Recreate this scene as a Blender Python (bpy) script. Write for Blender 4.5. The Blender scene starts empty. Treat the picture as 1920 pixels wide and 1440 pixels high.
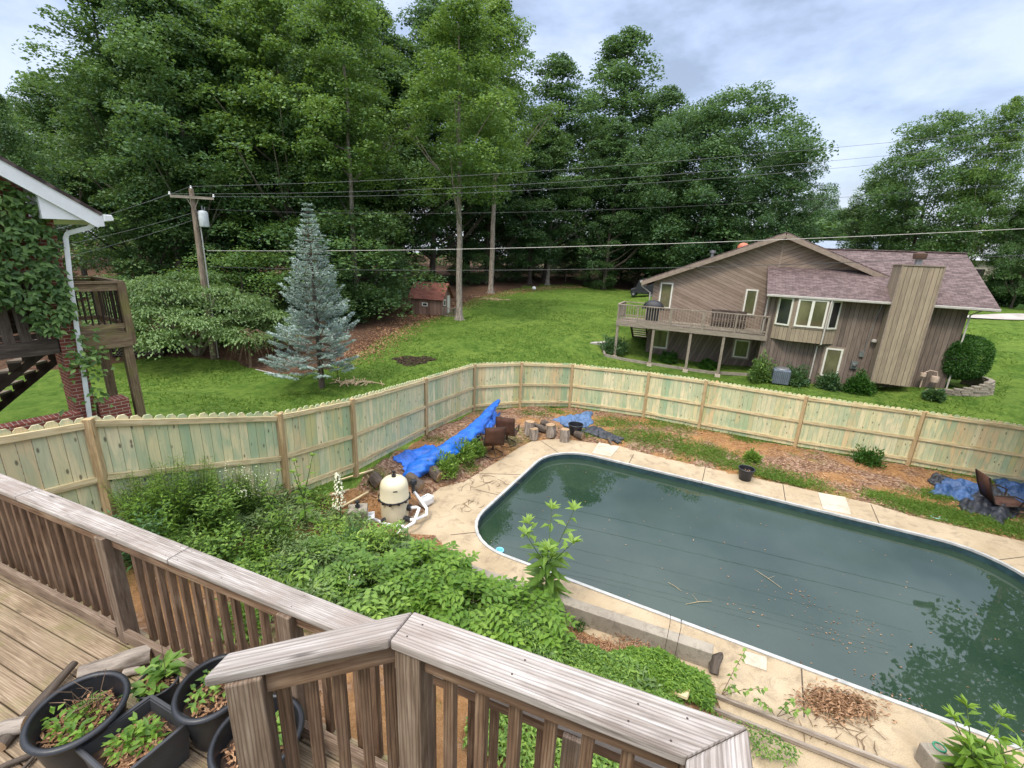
import bpy, math, random
import numpy as np
from mathutils import Vector, Matrix
C = bpy.context.scene.collection
R = np.array([[0.99903709, 0.04387354, 0.0], [0.01228192, -0.27966965, 0.96001773], [0.04211938, -0.95909332, -0.2799392]])
EYE = 6.0
F = 842.0
rnd = random.Random(7)
NR = np.random.default_rng(11)

# ---------------------------------------------------------------- survey helpers
def ray(px, py):
    return R @ np.array([px - 960.0, py - 720.0, F])
def at(px, py, z=0.0):
    """plan position of a surveyed point lying at height z"""
    d = ray(px, py); t = (z - EYE) / d[2]
    return np.array([d[0]*t, d[1]*t, z])
def at_r(px, py, r):
    d = ray(px, py); k = r/np.hypot(d[0], d[1])
    return np.array([d[0]*k, d[1]*k, EYE + d[2]*k])

# ---------------------------------------------------------------- terrain
PA = np.array([.8938, -.4486]); PN = np.array([.4486, .8938])     # pool axes
def poolp(a, n, z=0.0):
    p = PA*a + PN*n
    return np.array([p[0], p[1], z])
FENCE = [(-9.2, 0.2, 2.0), (-7.6, 2.85, 1.95), (-5.68, 5.60, 1.80), (-4.30, 7.80, 1.14), (-3.55, 9.45, .92), (-2.60, 12.95, .47), (-1.38, 15.75, .28),
         (.33, 16.60, .22), (2.40, 17.55, .0), (5.18, 16.55, .05), (6.75, 15.10, .22), (9.75, 14.25, .05), (12.72, 13.18, .03), (15.4, 12.1, .0), (18.3, 11.0, .0), (21.0, 8.0, .0)]
CTRL = [(x, y, z, 1.6) for x, y, z in FENCE] + [
    (-15.8, 22.9, -.05, 4), (-9, 9, 1.3, 1.8), (-12, 12, .8, 3), (-7, 12, .55, 2), (-8.3, 18.6, 0, 3), (-12, 5, 1.9, 3),
    (-2.6, 8.6, .35, 1.2), (-3.4, 6.2, .75, 1.2), (-4.2, 4.4, 1.3, 1.3), (-1.6, 6.4, .35, 1.2), (-2.5, 3.5, .8, 1.5), (-5.2, 2.2, 1.7, 2),
    (0, 4.4, .3, 1.1), (1.5, 5.2, .25, .8), (2.6, 4.4, .22, .8), (1.0, 3, .35, 1.2), (-.5, 1, .5, 1.5), (3, 2.5, .15, 1.2),
    (16, 23.4, -.15, 2.5), (10, 24, -.45, 2.5), (7.5, 24.2, -.6, 2), (20.6, 24.2, .45, 1.6), (22.5, 22.5, .5, 2), (17, 19, -.1, 2.5), (26, 24.5, .75, 2), (29.5, 27.5, 1.55, 3.5), (36, 34, 2.55, 5), (43, 41, 3.15, 7), (52, 50, 3.8, 9), (72, 70, 5.0, 14), (30, 42, 2.6, 7), (44, 26, 1.6, 7),
    (5, 10, 0, 2), (8, 8, 0, 2), (10, 6, 0, 2), (3, 8, 0, 1.5), (0, 10.5, 0, 1), (7, 2.5, 0, 2), (12, 10, 0, 2), (14, 8, 0, 2)]
CT = np.array(CTRL)
def hill(x, y):
    a = y - 18.0 - .62*np.maximum(x-4, 0) - .25*np.maximum(-x-6, 0)
    s = np.log1p(np.exp(np.clip(a/2.5, -20, 20)))*2.5
    s = np.minimum(s, 60)
    return .072*s - .0003*s*s
CRES = CT[:, 2]-hill(CT[:, 0], CT[:, 1])
PATIO_FAR = [at(*p)[:2] for p in [(745, 1000), (752, 975), (795, 960), (809, 928), (826, 914), (871, 903), (913, 877), (941, 860), (975, 838), (1000, 826), (1050, 822), (1108, 830), (1162, 836), (1209, 850), (1296, 870), (1378, 888), (1480, 910), (1545, 925), (1631, 943), (1709, 967), (1801, 988), (1915, 1014)]]
PATIO = [tuple(p) for p in PATIO_FAR] + [tuple(poolp(8.6, 12.9)[:2]), tuple(poolp(8.9, 2.2)[:2]), tuple(poolp(3.0, 3.4)[:2])]
PSEG = np.array([[*PATIO[i], *PATIO[i+1]] for i in range(len(PATIO)-2)])
PATIO += [tuple(poolp(.9, 5.1)[:2]), tuple(poolp(.5, 6.0)[:2]), tuple(poolp(-3.5, 6.0)[:2]), tuple(poolp(-5.2, 6.9)[:2])]
PSEG = np.array([[*PATIO[i], *PATIO[(i+1) % len(PATIO)]] for i in range(len(PATIO))])
def T(x, y):
    x = np.asarray(x, float); y = np.asarray(y, float)
    h = hill(x, y)
    d2 = (x[..., None]-CT[:, 0])**2 + (y[..., None]-CT[:, 1])**2; s2 = CT[:, 3]**2
    w = np.exp(-d2/(2*s2)) / (d2/s2 + .05)
    num = (w*CRES).sum(-1); den = w.sum(-1)+.02
    bump = .03*np.sin(x*.9+1)*np.sin(y*.8) + .05*np.sin(x*.23)*np.cos(y*.31+2)
    z = h + num/den + bump*np.clip((y-18)/10, 0, 1)
    # the ground runs down flush to the paving
    ax, ay = PSEG[:, 0], PSEG[:, 1]; bx, by = PSEG[:, 2]-ax, PSEG[:, 3]-ay
    t = np.clip(((x[..., None]-ax)*bx+(y[..., None]-ay)*by)/(bx*bx+by*by+1e-9), 0, 1)
    dist = np.sqrt(((x[..., None]-ax-t*bx)**2+(y[..., None]-ay-t*by)**2).min(-1))
    return np.minimum(z, .01+.3*dist+.14*dist*dist)
HR = 2*1.004**np.arange(1260)
def hit(px, py, up=0.0):
    """walk a sight line down to the terrain"""
    d = ray(px, py); h = np.hypot(d[0], d[1]); d = d/h
    rr = HR; below = EYE+d[2]*rr <= T(d[0]*rr, d[1]*rr)+up
    r = rr[int(np.argmax(below))] if below.any() else 300.
    p = d*r
    return np.array([p[0], p[1], float(T(p[0], p[1]))])
def Tz(x, y): return float(T(x, y))

# ---------------------------------------------------------------- scene helpers
def tag(o, label=None, cat=None, group=None, kind=None):
    if label: o['label'] = label
    if cat: o['category'] = cat
    if group: o['group'] = group
    if kind: o['kind'] = kind
    return o
def thing(name, loc, label, cat, group=None, rotz=0.0):
    o = bpy.data.objects.new(name, None); C.objects.link(o)
    o.empty_display_size = .2
    o.location = Vector([float(v) for v in loc]); o.rotation_euler = (0, 0, rotz)
    return tag(o, label, cat, group)
def dup(root, loc=None, rotz=None, scale=None, label=None):
    r = root.copy(); C.objects.link(r)
    if loc is not None: r.location = Vector([float(v) for v in loc])
    if rotz is not None: r.rotation_euler = (0, 0, rotz)
    if scale is not None: r.scale = scale
    if label: r['label'] = label
    for ch in root.children:
        c = ch.copy(); C.objects.link(c); c.parent = r
        for g in ch.children:
            d = g.copy(); C.objects.link(d); d.parent = c
    return r

def link_obj(name, me, mat, parent=None):
    o = bpy.data.objects.new(name, me); C.objects.link(o)
    if mat is not None:
        for m in (mat if isinstance(mat, (list, tuple)) else [mat]): me.materials.append(m)
    if parent is not None: o.parent = parent
    return o
def root_loc(o):
    v = Vector((0, 0, 0))
    while o is not None:
        v += o.location; o = o.parent
    return np.array(v)

class MB:
    """collects solids and becomes ONE mesh; gc = along-the-grain coordinates, var = per-solid random"""
    def __init__(s): s.v = []; s.f = []; s.gc = []; s.var = []; s.mi = []
    def add(s, vs, fs, gcs=None, var=None, mi=0):
        b = len(s.v); var = rnd.random() if var is None else var
        off = rnd.random()*50
        s.v += [tuple(map(float, p)) for p in vs]
        s.gc += [tuple(map(float, (g[0]+off, g[1], g[2]))) for g in (gcs if gcs is not None else vs)]
        s.var += [var]*len(vs); s.f += [tuple(b+i for i in f) for f in fs]; s.mi += [mi]*len(fs)
    def box(s, c, sz, X=(1, 0, 0), Y=(0, 1, 0), Z=None, var=None, mi=0):
        X = np.array(X, float); X /= np.linalg.norm(X); Y = np.array(Y, float); Y /= np.linalg.norm(Y)
        Z = np.cross(X, Y) if Z is None else np.array(Z, float)
        c = np.array(c, float); h = np.array(sz)/2.0; k = int(np.argmax(sz)); o = [k]+[i for i in range(3) if i != k]
        vs = []; g = []
        for i in (-1, 1):
            for j in (-1, 1):
                for l in (-1, 1):
                    q = np.array([i*h[0], j*h[1], l*h[2]]); vs.append(c+X*q[0]+Y*q[1]+Z*q[2]); g.append((q[o[0]], q[o[1]], q[o[2]]))
        s.add(vs, [(0, 1, 3, 2), (4, 6, 7, 5), (0, 4, 5, 1), (2, 3, 7, 6), (0, 2, 6, 4), (1, 5, 7, 3)], g, var, mi)
    def bar(s, a, b, w, h, up=(0, 0, 1), var=None, mi=0):
        """square-cut timber from a to b, w across, h along 'up'"""
        a = np.array(a, float); b = np.array(b, float); X = b-a; L = np.linalg.norm(X); X /= L
        up = np.array(up, float)
        if abs(X @ up) > .98: up = np.array([1., 0, 0]) if abs(X[0]) < .9 else np.array([0, 1., 0])
        Y = np.cross(up, X); Y /= np.linalg.norm(Y); Z = np.cross(X, Y)
        s.box((a+b)/2, (L, w, h), X, Y, Z, var, mi)
    def prism(s, poly, z0, z1, var=None, mi=0, gdir=None):
        n = len(poly); P = [(p[0], p[1]) for p in poly]
        area = sum(P[i][0]*P[(i+1) % n][1]-P[(i+1) % n][0]*P[i][1] for i in range(n))
        if area < 0: P = P[::-1]
        vs = [(x, y, z0) for x, y in P]+[(x, y, z1) for x, y in P]
        fs = [tuple(range(n))[::-1], tuple(range(n, 2*n))]+[(i, (i+1) % n, n+(i+1) % n, n+i) for i in range(n)]
        g = None
        if gdir is not None:
            d = np.array(gdir)/np.linalg.norm(gdir); g = [(v[0]*d[0]+v[1]*d[1], -v[0]*d[1]+v[1]*d[0], v[2]) for v in vs]
        s.add(vs, fs, g, var, mi)
    def hexa(s, bot, top, var=None, mi=0, gc=None):
        s.add(list(bot)+list(top), [(3, 2, 1, 0), (4, 5, 6, 7), (0, 1, 5, 4), (1, 2, 6, 5), (2, 3, 7, 6), (3, 0, 4, 7)], gc, var, mi)
    def tube(s, pts, rad, seg=8, cap=True, var=None, mi=0, wob=0.0):
        pts = [np.array(p, float) for p in pts]; n = len(pts)
        if not hasattr(rad, '__len__'): rad = [rad]*n
        vs = []; gs = []; L = 0; prev = None
        for i, p in enumerate(pts):
            t = pts[min(i+1, n-1)]-pts[max(i-1, 0)]; t /= (np.linalg.norm(t)+1e-9)
            if prev is None:
                a = np.array([0, 0, 1.]) if abs(t[2]) < .9 else np.array([1., 0, 0]); u = np.cross(t, a)
            else: u = prev - t*(prev @ t)
            u /= np.linalg.norm(u); prev = u; w = np.cross(t, u)
            if i: L += np.linalg.norm(p-pts[i-1])
            for k in range(seg):
                th = 2*math.pi*k/seg; r = rad[i]*(1+(wob*(rnd.random()-.5) if wob else 0))
                vs.append(p+(u*math.cos(th)+w*math.sin(th))*r); gs.append((L, math.cos(th)*rad[i], math.sin(th)*rad[i]))
        fs = []
        for i in range(n-1):
            for k in range(seg):
                k2 = (k+1) % seg; fs.append((i*seg+k, i*seg+k2, (i+1)*seg+k2, (i+1)*seg+k))
        if cap: fs += [tuple(range(seg))[::-1], tuple((n-1)*seg+k for k in range(seg))]
        s.add(vs, fs, gs, var, mi)
    def lathe(s, c, prof, seg=24, sx=1., sy=1., rot=0., var=None, mi=0, tilt=None):
        """prof: list of (r, z); open surface of revolution (close it with r=0 ends)"""
        c = np.array(c, float); vs = []; n = len(prof)
        ca, sa = math.cos(rot), math.sin(rot)
        for r, z in prof:
            for k in range(seg):
                th = 2*math.pi*k/seg; x = r*math.cos(th)*sx; y = r*math.sin(th)*sy
                q = np.array([x*ca-y*sa, x*sa+y*ca, z])
                if tilt is not None: q = tilt @ q
                vs.append(c+q)
        fs = []
        for i in range(n-1):
            for k in range(seg):
                k2 = (k+1) % seg; fs.append((i*seg+k, i*seg+k2, (i+1)*seg+k2, (i+1)*seg+k))
        s.add(vs, fs, None, var, mi)
    def torus(s, c, R_, r_, seg=24, sx=1., sy=1., rot=0., z=0., mi=0, var=None, sub=8):
        prof = [(R_+r_*math.cos(2*math.pi*k/sub), z+r_*math.sin(2*math.pi*k/sub)) for k in range(sub+1)]
        s.lathe(c, prof, seg, sx, sy, rot, var, mi)
    def build(s, name, mat, parent=None, smooth=False, bevel=0.0):
        me = bpy.data.meshes.new(name); off = root_loc(parent) if parent is not None else np.zeros(3)
        V = np.array(s.v) - off
        me.from_pydata(V.tolist(), [], s.f)
        a = me.attributes.new('gc', 'FLOAT_VECTOR', 'POINT'); a.data.foreach_set('vector', np.array(s.gc, dtype=np.float32).ravel())
        a = me.attributes.new('var', 'FLOAT', 'POINT'); a.data.foreach_set('value', np.array(s.var, dtype=np.float32))
        if any(s.mi): me.polygons.foreach_set('material_index', s.mi)
        if smooth:
            me.polygons.foreach_set('use_smooth', [True]*len(s.f))
        me.update()
        o = link_obj(name, me, mat, parent)
        if smooth and smooth != 'all':
            try: me.set_sharp_from_angle(angle=math.radians(42))
            except Exception: pass
        if bevel:
            m = o.modifiers.new('bevel', 'BEVEL'); m.width = bevel; m.segments = 2; m.limit_method = 'ANGLE'; m.angle_limit = math.radians(40)
        return o

def np_mesh(name, V, faces, var, mat, parent=None, smooth=False, sub=True):
    """fast mesh from numpy: faces (M,k)"""
    me = bpy.data.meshes.new(name)
    V = np.asarray(V, float)
    if parent is not None and sub: V = V - root_loc(parent)
    M, k = faces.shape
    me.vertices.add(len(V)); me.vertices.foreach_set('co', V.astype(np.float32).ravel())
    me.loops.add(M*k); me.loops.foreach_set('vertex_index', faces.astype(np.int32).ravel())
    me.polygons.add(M); me.polygons.foreach_set('loop_start', np.arange(0, M*k, k, dtype=np.int32))
    me.polygons.foreach_set('loop_total', np.full(M, k, dtype=np.int32))
    me.update(calc_edges=True)
    a = me.attributes.new('var', 'FLOAT', 'POINT'); a.data.foreach_set('value', np.asarray(var, dtype=np.float32))
    if smooth: me.polygons.foreach_set('use_smooth', [True]*M)
    return link_obj(name, me, mat, parent)

def unit(a):
    a = np.asarray(a, float); return a/(np.linalg.norm(a, axis=-1, keepdims=True)+1e-9)
class Leaves:
    """batches of folded leaf blades (two triangles each, hinged on the midrib)"""
    def __init__(s): s.V = []; s.Fc = []; s.var = []; s.n = 0
    def add(s, P, D, N, L, W, var=None, fold=.25, droop=.15):
        P = np.asarray(P, float); m = len(P)
        if m == 0: return
        D = unit(D); N = np.asarray(N, float); S = unit(np.cross(D, N)); N = unit(np.cross(S, D))
        L = np.broadcast_to(np.asarray(L, float), (m,))[:, None]; W = np.broadcast_to(np.asarray(W, float), (m,))[:, None]
        tip = P + D*L - N*L*droop; mid = P + D*L*.45
        r = mid + S*W*.5 + N*W*fold; l = mid - S*W*.5 + N*W*fold
        V = np.stack([P, r, tip, l], 1).reshape(-1, 3)
        b = s.n + np.arange(m)*4
        s.Fc.append(np.stack([np.stack([b, b+1, b+2], 1), np.stack([b, b+2, b+3], 1)], 1).reshape(-1, 3))
        s.V.append(V); v = NR.random(m) if var is None else np.broadcast_to(var, (m,)); s.var.append(np.repeat(v, 4)); s.n += 4*m
    def blades(s, P, D, L, W, bend, var=None, seg=4):
        """long arching strap leaves / grass"""
        P = np.asarray(P, float); m = len(P); D = unit(D)
        L = np.broadcast_to(np.asarray(L, float), (m,)); W = np.broadcast_to(np.asarray(W, float), (m,)); bend = np.broadcast_to(np.asarray(bend, float), (m,))
        side = NR.normal(size=(m, 3)); side = unit(np.cross(D, side))
        H = D.copy(); H[:, 2] = 0; H = H + NR.normal(size=(m, 3))*.1; H[:, 2] = 0; H = unit(H)
        rows = []
        for i in range(seg+1):
            t = i/seg
            c = P + D*(L*t)[:, None] + (H*.6 - np.array([0, 0, 1.]))*(bend*L*t*t)[:, None]
            w = (W*(1-t**2.2)*.5+.0008)[:, None]
            rows.append(c-side*w); rows.append(c+side*w)
        V = np.stack(rows, 1).reshape(-1, 3); k = 2*(seg+1); b = s.n+np.arange(m)*k
        fc = []
        for i in range(seg):
            q = 2*i; fc.append(np.stack([b+q, b+q+1, b+q+3], 1)); fc.append(np.stack([b+q, b+q+3, b+q+2], 1))
        s.Fc.append(np.stack(fc, 1).reshape(-1, 3)); s.V.append(V)
        v = NR.random(m) if var is None else np.broadcast_to(var, (m,)); s.var.append(np.repeat(v, k)); s.n += k*m
    def build(s, name, mat, parent=None, sub=True):
        return np_mesh(name, np.concatenate(s.V), np.concatenate(s.Fc), np.concatenate(s.var), mat, parent, sub=sub)

# ---------------------------------------------------------------- materials
class NT:
    def __init__(s, name):
        s.m = bpy.data.materials.new(name); s.m.use_nodes = True; s.t = s.m.node_tree; s.t.nodes.clear()
        s.out = s.n('ShaderNodeOutputMaterial')
    def n(s, typ, **kw):
        nd = s.t.nodes.new(typ)
        for k, v in kw.items(): setattr(nd, k, v)
        return nd
    def l(s, a, b): s.t.links.new(a, b)
    def attr(s, name, out='Vector'):
        a = s.n('ShaderNodeAttribute'); a.attribute_name = name; return a.outputs[out]
    def coord(s, out='Object'): return s.n('ShaderNodeTexCoord').outputs[out]
    def map(s, vec, scale=(1, 1, 1), rot=(0, 0, 0), loc=(0, 0, 0)):
        m = s.n('ShaderNodeMapping'); s.l(vec, m.inputs[0]); m.inputs['Scale'].default_value = scale; m.inputs['Rotation'].default_value = rot; m.inputs['Location'].default_value = loc; return m.outputs[0]
    def noise(s, vec, scale=5, detail=4, rough=.55, dist=0.0, out=0):
        x = s.n('ShaderNodeTexNoise'); s.l(vec, x.inputs['Vector']); x.inputs['Scale'].default_value = scale; x.inputs['Detail'].default_value = detail
        x.inputs['Roughness'].default_value = rough; x.inputs['Distortion'].default_value = dist; return x.outputs[out]
    def vor(s, vec, scale=5, feature='F1', out='Distance', rand=1.0):
        x = s.n('ShaderNodeTexVoronoi'); x.feature = feature; s.l(vec, x.inputs['Vector']); x.inputs['Scale'].default_value = scale
        if 'Randomness' in x.inputs: x.inputs['Randomness'].default_value = rand
        return x.outputs[out]
    def ramp(s, fac, stops, interp='LINEAR'):
        r = s.n('ShaderNodeValToRGB'); s.l(fac, r.inputs[0]); e = r.color_ramp.elements; r.color_ramp.interpolation = interp
        while len(e) < len(stops): e.new(.5)
        for i, (p, c) in enumerate(stops):
            e[i].position = p; e[i].color = (c, c, c, 1) if not hasattr(c, '__len__') else (*c, 1)
        return r.outputs[0]
    def mix(s, fac, a, b, mode='MIX'):
        x = s.n('ShaderNodeMix', data_type='RGBA', blend_type=mode)
        for sock, v in ((x.inputs[0], fac), (x.inputs[6], a), (x.inputs[7], b)):
            if hasattr(v, 'is_output'): s.l(v, sock)
            elif hasattr(v, '__len__'): sock.default_value = (*v, 1)
            else: sock.default_value = v
        return x.outputs[2]
    def math(s, op, a, b=0.0, clamp=False):
        x = s.n('ShaderNodeMath', operation=op); x.use_clamp = clamp
        for sock, v in ((x.inputs[0], a), (x.inputs[1], b)):
            if hasattr(v, 'is_output'): s.l(v, sock)
            else: sock.default_value = v
        return x.outputs[0]
    def bump(s, h, strength=.3, dist=.01):
        b = s.n('ShaderNodeBump'); s.l(h, b.inputs['Height']); b.inputs['Strength'].default_value = strength; b.inputs['Distance'].default_value = dist; return b.outputs[0]
    def pbr(s, col, rough=.7, normal=None, metal=0.0, spec=.3, **kw):
        p = s.n('ShaderNodeBsdfPrincipled')
        for key, v in (('Base Color', col), ('Roughness', rough), ('Metallic', metal), ('Specular IOR Level', spec)):
            if hasattr(v, 'is_output'): s.l(v, p.inputs[key])
            elif hasattr(v, '__len__'): p.inputs[key].default_value = (*v, 1)
            else: p.inputs[key].default_value = v
        for k, v in kw.items(): p.inputs[k.replace('_', ' ')].default_value = v
        if normal is not None: s.l(normal, p.inputs['Normal'])
        s.l(p.outputs[0], s.out.inputs[0]); return s.m

def plain(name, col, rough=.6, metal=0.0, spec=.4, dirt=.18, scale=6):
    t = NT(name); c = t.coord(); f = t.ramp(t.noise(c, scale, 5, .6), [(.3, 0.), (.75, 1.)])
    dark = tuple(v*(1-dirt*1.6) for v in col); lite = tuple(min(1, v*(1+dirt*.6)) for v in col)
    return t.pbr(t.mix(f, dark, lite), rough, t.bump(t.noise(c, scale*8, 3), .15, .003), metal, spec)

def wood(name, dark, mid, light, moss=0.0, grain=1.0, rough=.85, stain=None, bump=.5, wave=.5):
    t = NT(name); gc = t.attr('gc'); var = t.attr('var', 'Fac')
    g1 = t.noise(t.map(gc, (2.2*grain, 34, 34)), 1.6, 6, .65, .6)
    g2 = t.noise(t.map(gc, (.9, 9, 9)), 2.2, 3, .5, 1.8)
    w = t.n('ShaderNodeTexWave', wave_type='BANDS', bands_direction='Y'); t.l(t.map(gc, (.55, 12, 7)), w.inputs['Vector'])
    w.inputs['Scale'].default_value = 2.1; w.inputs['Distortion'].default_value = 9.5; w.inputs['Detail'].default_value = 4; w.inputs['Detail Scale'].default_value = .8; w.inputs['Detail Roughness'].default_value = .6
    wv = t.ramp(w.outputs['Fac'], [(.0, 0.), (.35, .75), (1., 1.)])
    g3 = t.noise(t.coord(), 3.1, 5, .65, .6)
    f = t.math('ADD', t.math('ADD', t.math('MULTIPLY', g1, .45), t.math('MULTIPLY', g2, .35)), t.math('MULTIPLY', g3, .2))
    col = t.ramp(f, [(.38, dark), (.5, mid), (.62, light)])
    col = t.mix(t.math('MULTIPLY', t.math('SUBTRACT', 1.0, wv), wave), col, tuple(v*.42 for v in dark))
    col = t.mix(t.math('MULTIPLY', var, .38), col, tuple(v*.55 for v in mid))
    kn = t.vor(t.map(gc, (1.6, 7, 7)), 1.0); kf = t.ramp(kn, [(.03, 1.), (.09, 0.)])
    col = t.mix(t.math('MULTIPLY', kf, .8), col, tuple(v*.25 for v in dark))
    if stain:
        sf = t.ramp(t.noise(t.coord(), 2.3, 4, .6), [(.48, 0.), (.62, 1.)]); col = t.mix(t.math('MULTIPLY', sf, .55), col, stain)
    if moss:
        mf = t.ramp(t.noise(t.coord(), 1.7, 5, .6), [(.5, 0.), (.68, 1.)]); col = t.mix(t.math('MULTIPLY', mf, moss), col, (.16, .17, .03))
    h = t.math('ADD', g1, t.math('MULTIPLY', wv, .6))
    return t.pbr(col, rough, t.bump(h, bump, .004), 0, .25)

def leafmat(name, dark, mid, light, trans=.28, rough=.5, spec=.35):
    t = NT(name); var = t.attr('var', 'Fac')
    big = t.noise(t.coord(), .35, 3, .5)
    f = t.math('ADD', t.math('MULTIPLY', var, .6), t.math('MULTIPLY', t.ramp(big, [(.3, 0.), (.7, 1.)]), .4))
    col = t.ramp(f, [(.1, dark), (.5, mid), (.92, light)])
    p = t.n('ShaderNodeBsdfPrincipled'); t.l(col, p.inputs['Base Color']); p.inputs['Roughness'].default_value = rough; p.inputs['Specular IOR Level'].default_value = spec
    tr = t.n('ShaderNodeBsdfTranslucent'); t.l(t.mix(.55, col, (light[0]*1.5, light[1]*1.5, light[2]*.8)), tr.inputs[0])
    mx = t.n('ShaderNodeMixShader'); mx.inputs[0].default_value = trans; t.l(p.outputs[0], mx.inputs[1]); t.l(tr.outputs[0], mx.inputs[2]); t.l(mx.outputs[0], t.out.inputs[0])
    return t.m

M = {}
M['cap'] = wood('cap_timber', (.19, .155, .13), (.385, .34, .305), (.58, .535, .5), grain=.5, rough=.8, stain=(.26, .21, .18), bump=.8, wave=.4)
M['railwood'] = wood('rail_timber', (.08, .043, .025), (.2, .122, .075), (.34, .235, .155), grain=.9, stain=(.16, .1, .07), bump=.7)
M['postwood'] = wood('post_timber', (.1, .065, .043), (.24, .17, .12), (.38, .3, .225), grain=.8, bump=.6)
M['floorwood'] = wood('floor_timber', (.16, .11, .068), (.31, .23, .15), (.46, .36, .25), moss=.75, grain=.8, stain=(.24, .19, .11), bump=.4)
M['fencepost'] = wood('fence_post_timber', (.36, .23, .11), (.52, .38, .2), (.62, .49, .29), grain=1, bump=.4)
M['fencerail'] = wood('fence_rail_timber', (.42, .31, .15), (.66, .54, .31), (.8, .69, .43), grain=.7, bump=.4)
M['greywood'] = wood('grey_deck_timber', (.2, .16, .13), (.33, .275, .22), (.45, .39, .32), grain=.8)
M['darkwood'] = wood('dark_timber', (.05, .035, .028), (.1, .075, .06), (.16, .125, .105), grain=.8)
M['oldwood'] = wood('old_timber', (.09, .06, .035), (.22, .15, .09), (.36, .27, .16), moss=.5, grain=.8)
def picket():
    t = NT('fence_picket_timber'); gc = t.attr('gc'); var = t.attr('var', 'Fac')
    base = t.ramp(var, [(0., (.52, .49, .22)), (.16, (.70, .62, .36)), (.34, (.74, .66, .42)), (.5, (.55, .56, .33)), (.62, (.72, .64, .37)), (.78, (.36, .46, .26)), (.9, (.70, .5, .27)), (1., (.58, .53, .3))])
    p = t.coord()
    patch = t.ramp(t.noise(t.map(gc, (1.1, 3.5, 3.5)), 1.3, 3, .55, .8), [(.42, 0.), (.62, 1.)])
    col = t.mix(t.math('MULTIPLY', patch, .6), base, (.27, .42, .27))
    patch2 = t.ramp(t.noise(p, .8, 3, .5), [(.45, 0.), (.65, 1.)]); col = t.mix(t.math('MULTIPLY', patch2, .35), col, (.62, .55, .36))
    g1 = t.noise(t.map(gc, (1.5, 42, 42)), 1.6, 5, .6, .5); col = t.mix(t.math('MULTIPLY', t.ramp(g1, [(.5, 0.), (.7, 1.)]), .4), col, (.26, .27, .17))
    kn = t.ramp(t.vor(t.map(gc, (3.4, 9, 9)), 1.0), [(.09, 1.), (.17, 0.)]); col = t.mix(t.math('MULTIPLY', kn, .85), col, (.10, .09, .06))
    return t.pbr(col, .8, t.bump(g1, .3, .003), 0, .25)
M['picket'] = picket()

def siding(name, base, light, dark, vec='gc', sx=.28, axis='Y', bumpd=.012, wnw=.35):
    """boards: var-free striped siding; groove lines across gc.y"""
    t = NT(name); gc = t.attr('gc'); sep = t.n('ShaderNodeSeparateXYZ'); t.l(gc, sep.inputs[0])
    y = t.math('DIVIDE', sep.outputs['Y'], sx); fr = t.math('FRACT', y); fl = t.math('FLOOR', y)
    groove = t.math('LESS_THAN', fr, .07)
    wn = t.n('ShaderNodeTexWhiteNoise', noise_dimensions='1D'); t.l(fl, wn.inputs['W'])
    f = t.noise(t.map(gc, (.9, 8, 8)), 2.0, 5, .65)
    col = t.ramp(t.math('ADD', t.math('MULTIPLY', f, .65), t.math('MULTIPLY', wn.outputs['Value'], wnw)), [(.3-.1*(.35-wnw), dark), (.5-.5*(.35-wnw), base), (.72-.6*(.35-wnw), light)])
    st = t.ramp(t.noise(t.map(gc, (.5, 1.3, 1.3)), .8, 4, .6), [(.45, 0.), (.7, 1.)]); col = t.mix(t.math('MULTIPLY', st, .35), col, tuple(v*.62 for v in base))
    col = t.mix(groove, col, tuple(v*.28 for v in dark))
    return t.pbr(col, .85, t.bump(t.math('SUBTRACT', 1.0, groove), .6, bumpd), 0, .2)
M['siding_diag'] = siding('diagonal_siding', (.27, .205, .16), (.36, .285, .23), (.2, .15, .115), sx=.19, wnw=.18)
M['siding_vert'] = siding('vertical_siding', (.19, .145, .12), (.27, .215, .18), (.12, .095, .08), sx=.2, wnw=.22)
M['chimney_side'] = siding('chimney_siding', (.33, .265, .19), (.43, .35, .255), (.25, .2, .15), sx=.2, wnw=.16)
M['trim'] = plain('brown_trim', (.3, .235, .185), .8)
M['darkside'] = plain('shaded_siding', (.2, .165, .14), .85)
def shingles(name, a, b, c):
    t = NT(name); gc = t.attr('gc')
    br = t.n('ShaderNodeTexBrick'); t.l(gc, br.inputs['Vector']); br.inputs['Scale'].default_value = 1.0
    br.inputs['Brick Width'].default_value = .32; br.inputs['Row Height'].default_value = .15; br.inputs['Mortar Size'].default_value = .008
    br.inputs['Color1'].default_value = (*a, 1); br.inputs['Color2'].default_value = (*b, 1); br.inputs['Mortar'].default_value = (*c, 1)
    n = t.noise(gc, 2.2, 4, .6); col = t.mix(t.math('MULTIPLY', t.ramp(n, [(.4, 0.), (.7, 1.)]), .4), br.outputs[0], tuple(v*.75 for v in a))
    wn = t.noise(t.map(gc, (3, 7, 7)), 1.0, 2); col = t.mix(t.math('MULTIPLY', t.ramp(wn, [(.5, 0.), (.6, 1.)]), .35), col, tuple(min(1, v*1.5) for v in b))
    return t.pbr(col, .9, t.bump(br.outputs['Fac'], .4, -.01), 0, .2)
M['shingle'] = shingles('roof_shingles', (.095, .068, .066), (.175, .13, .125), (.045, .033, .033))
M['shingle_red'] = shingles('red_roof_shingles', (.19, .07, .055), (.26, .11, .085), (.07, .03, .025))
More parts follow.
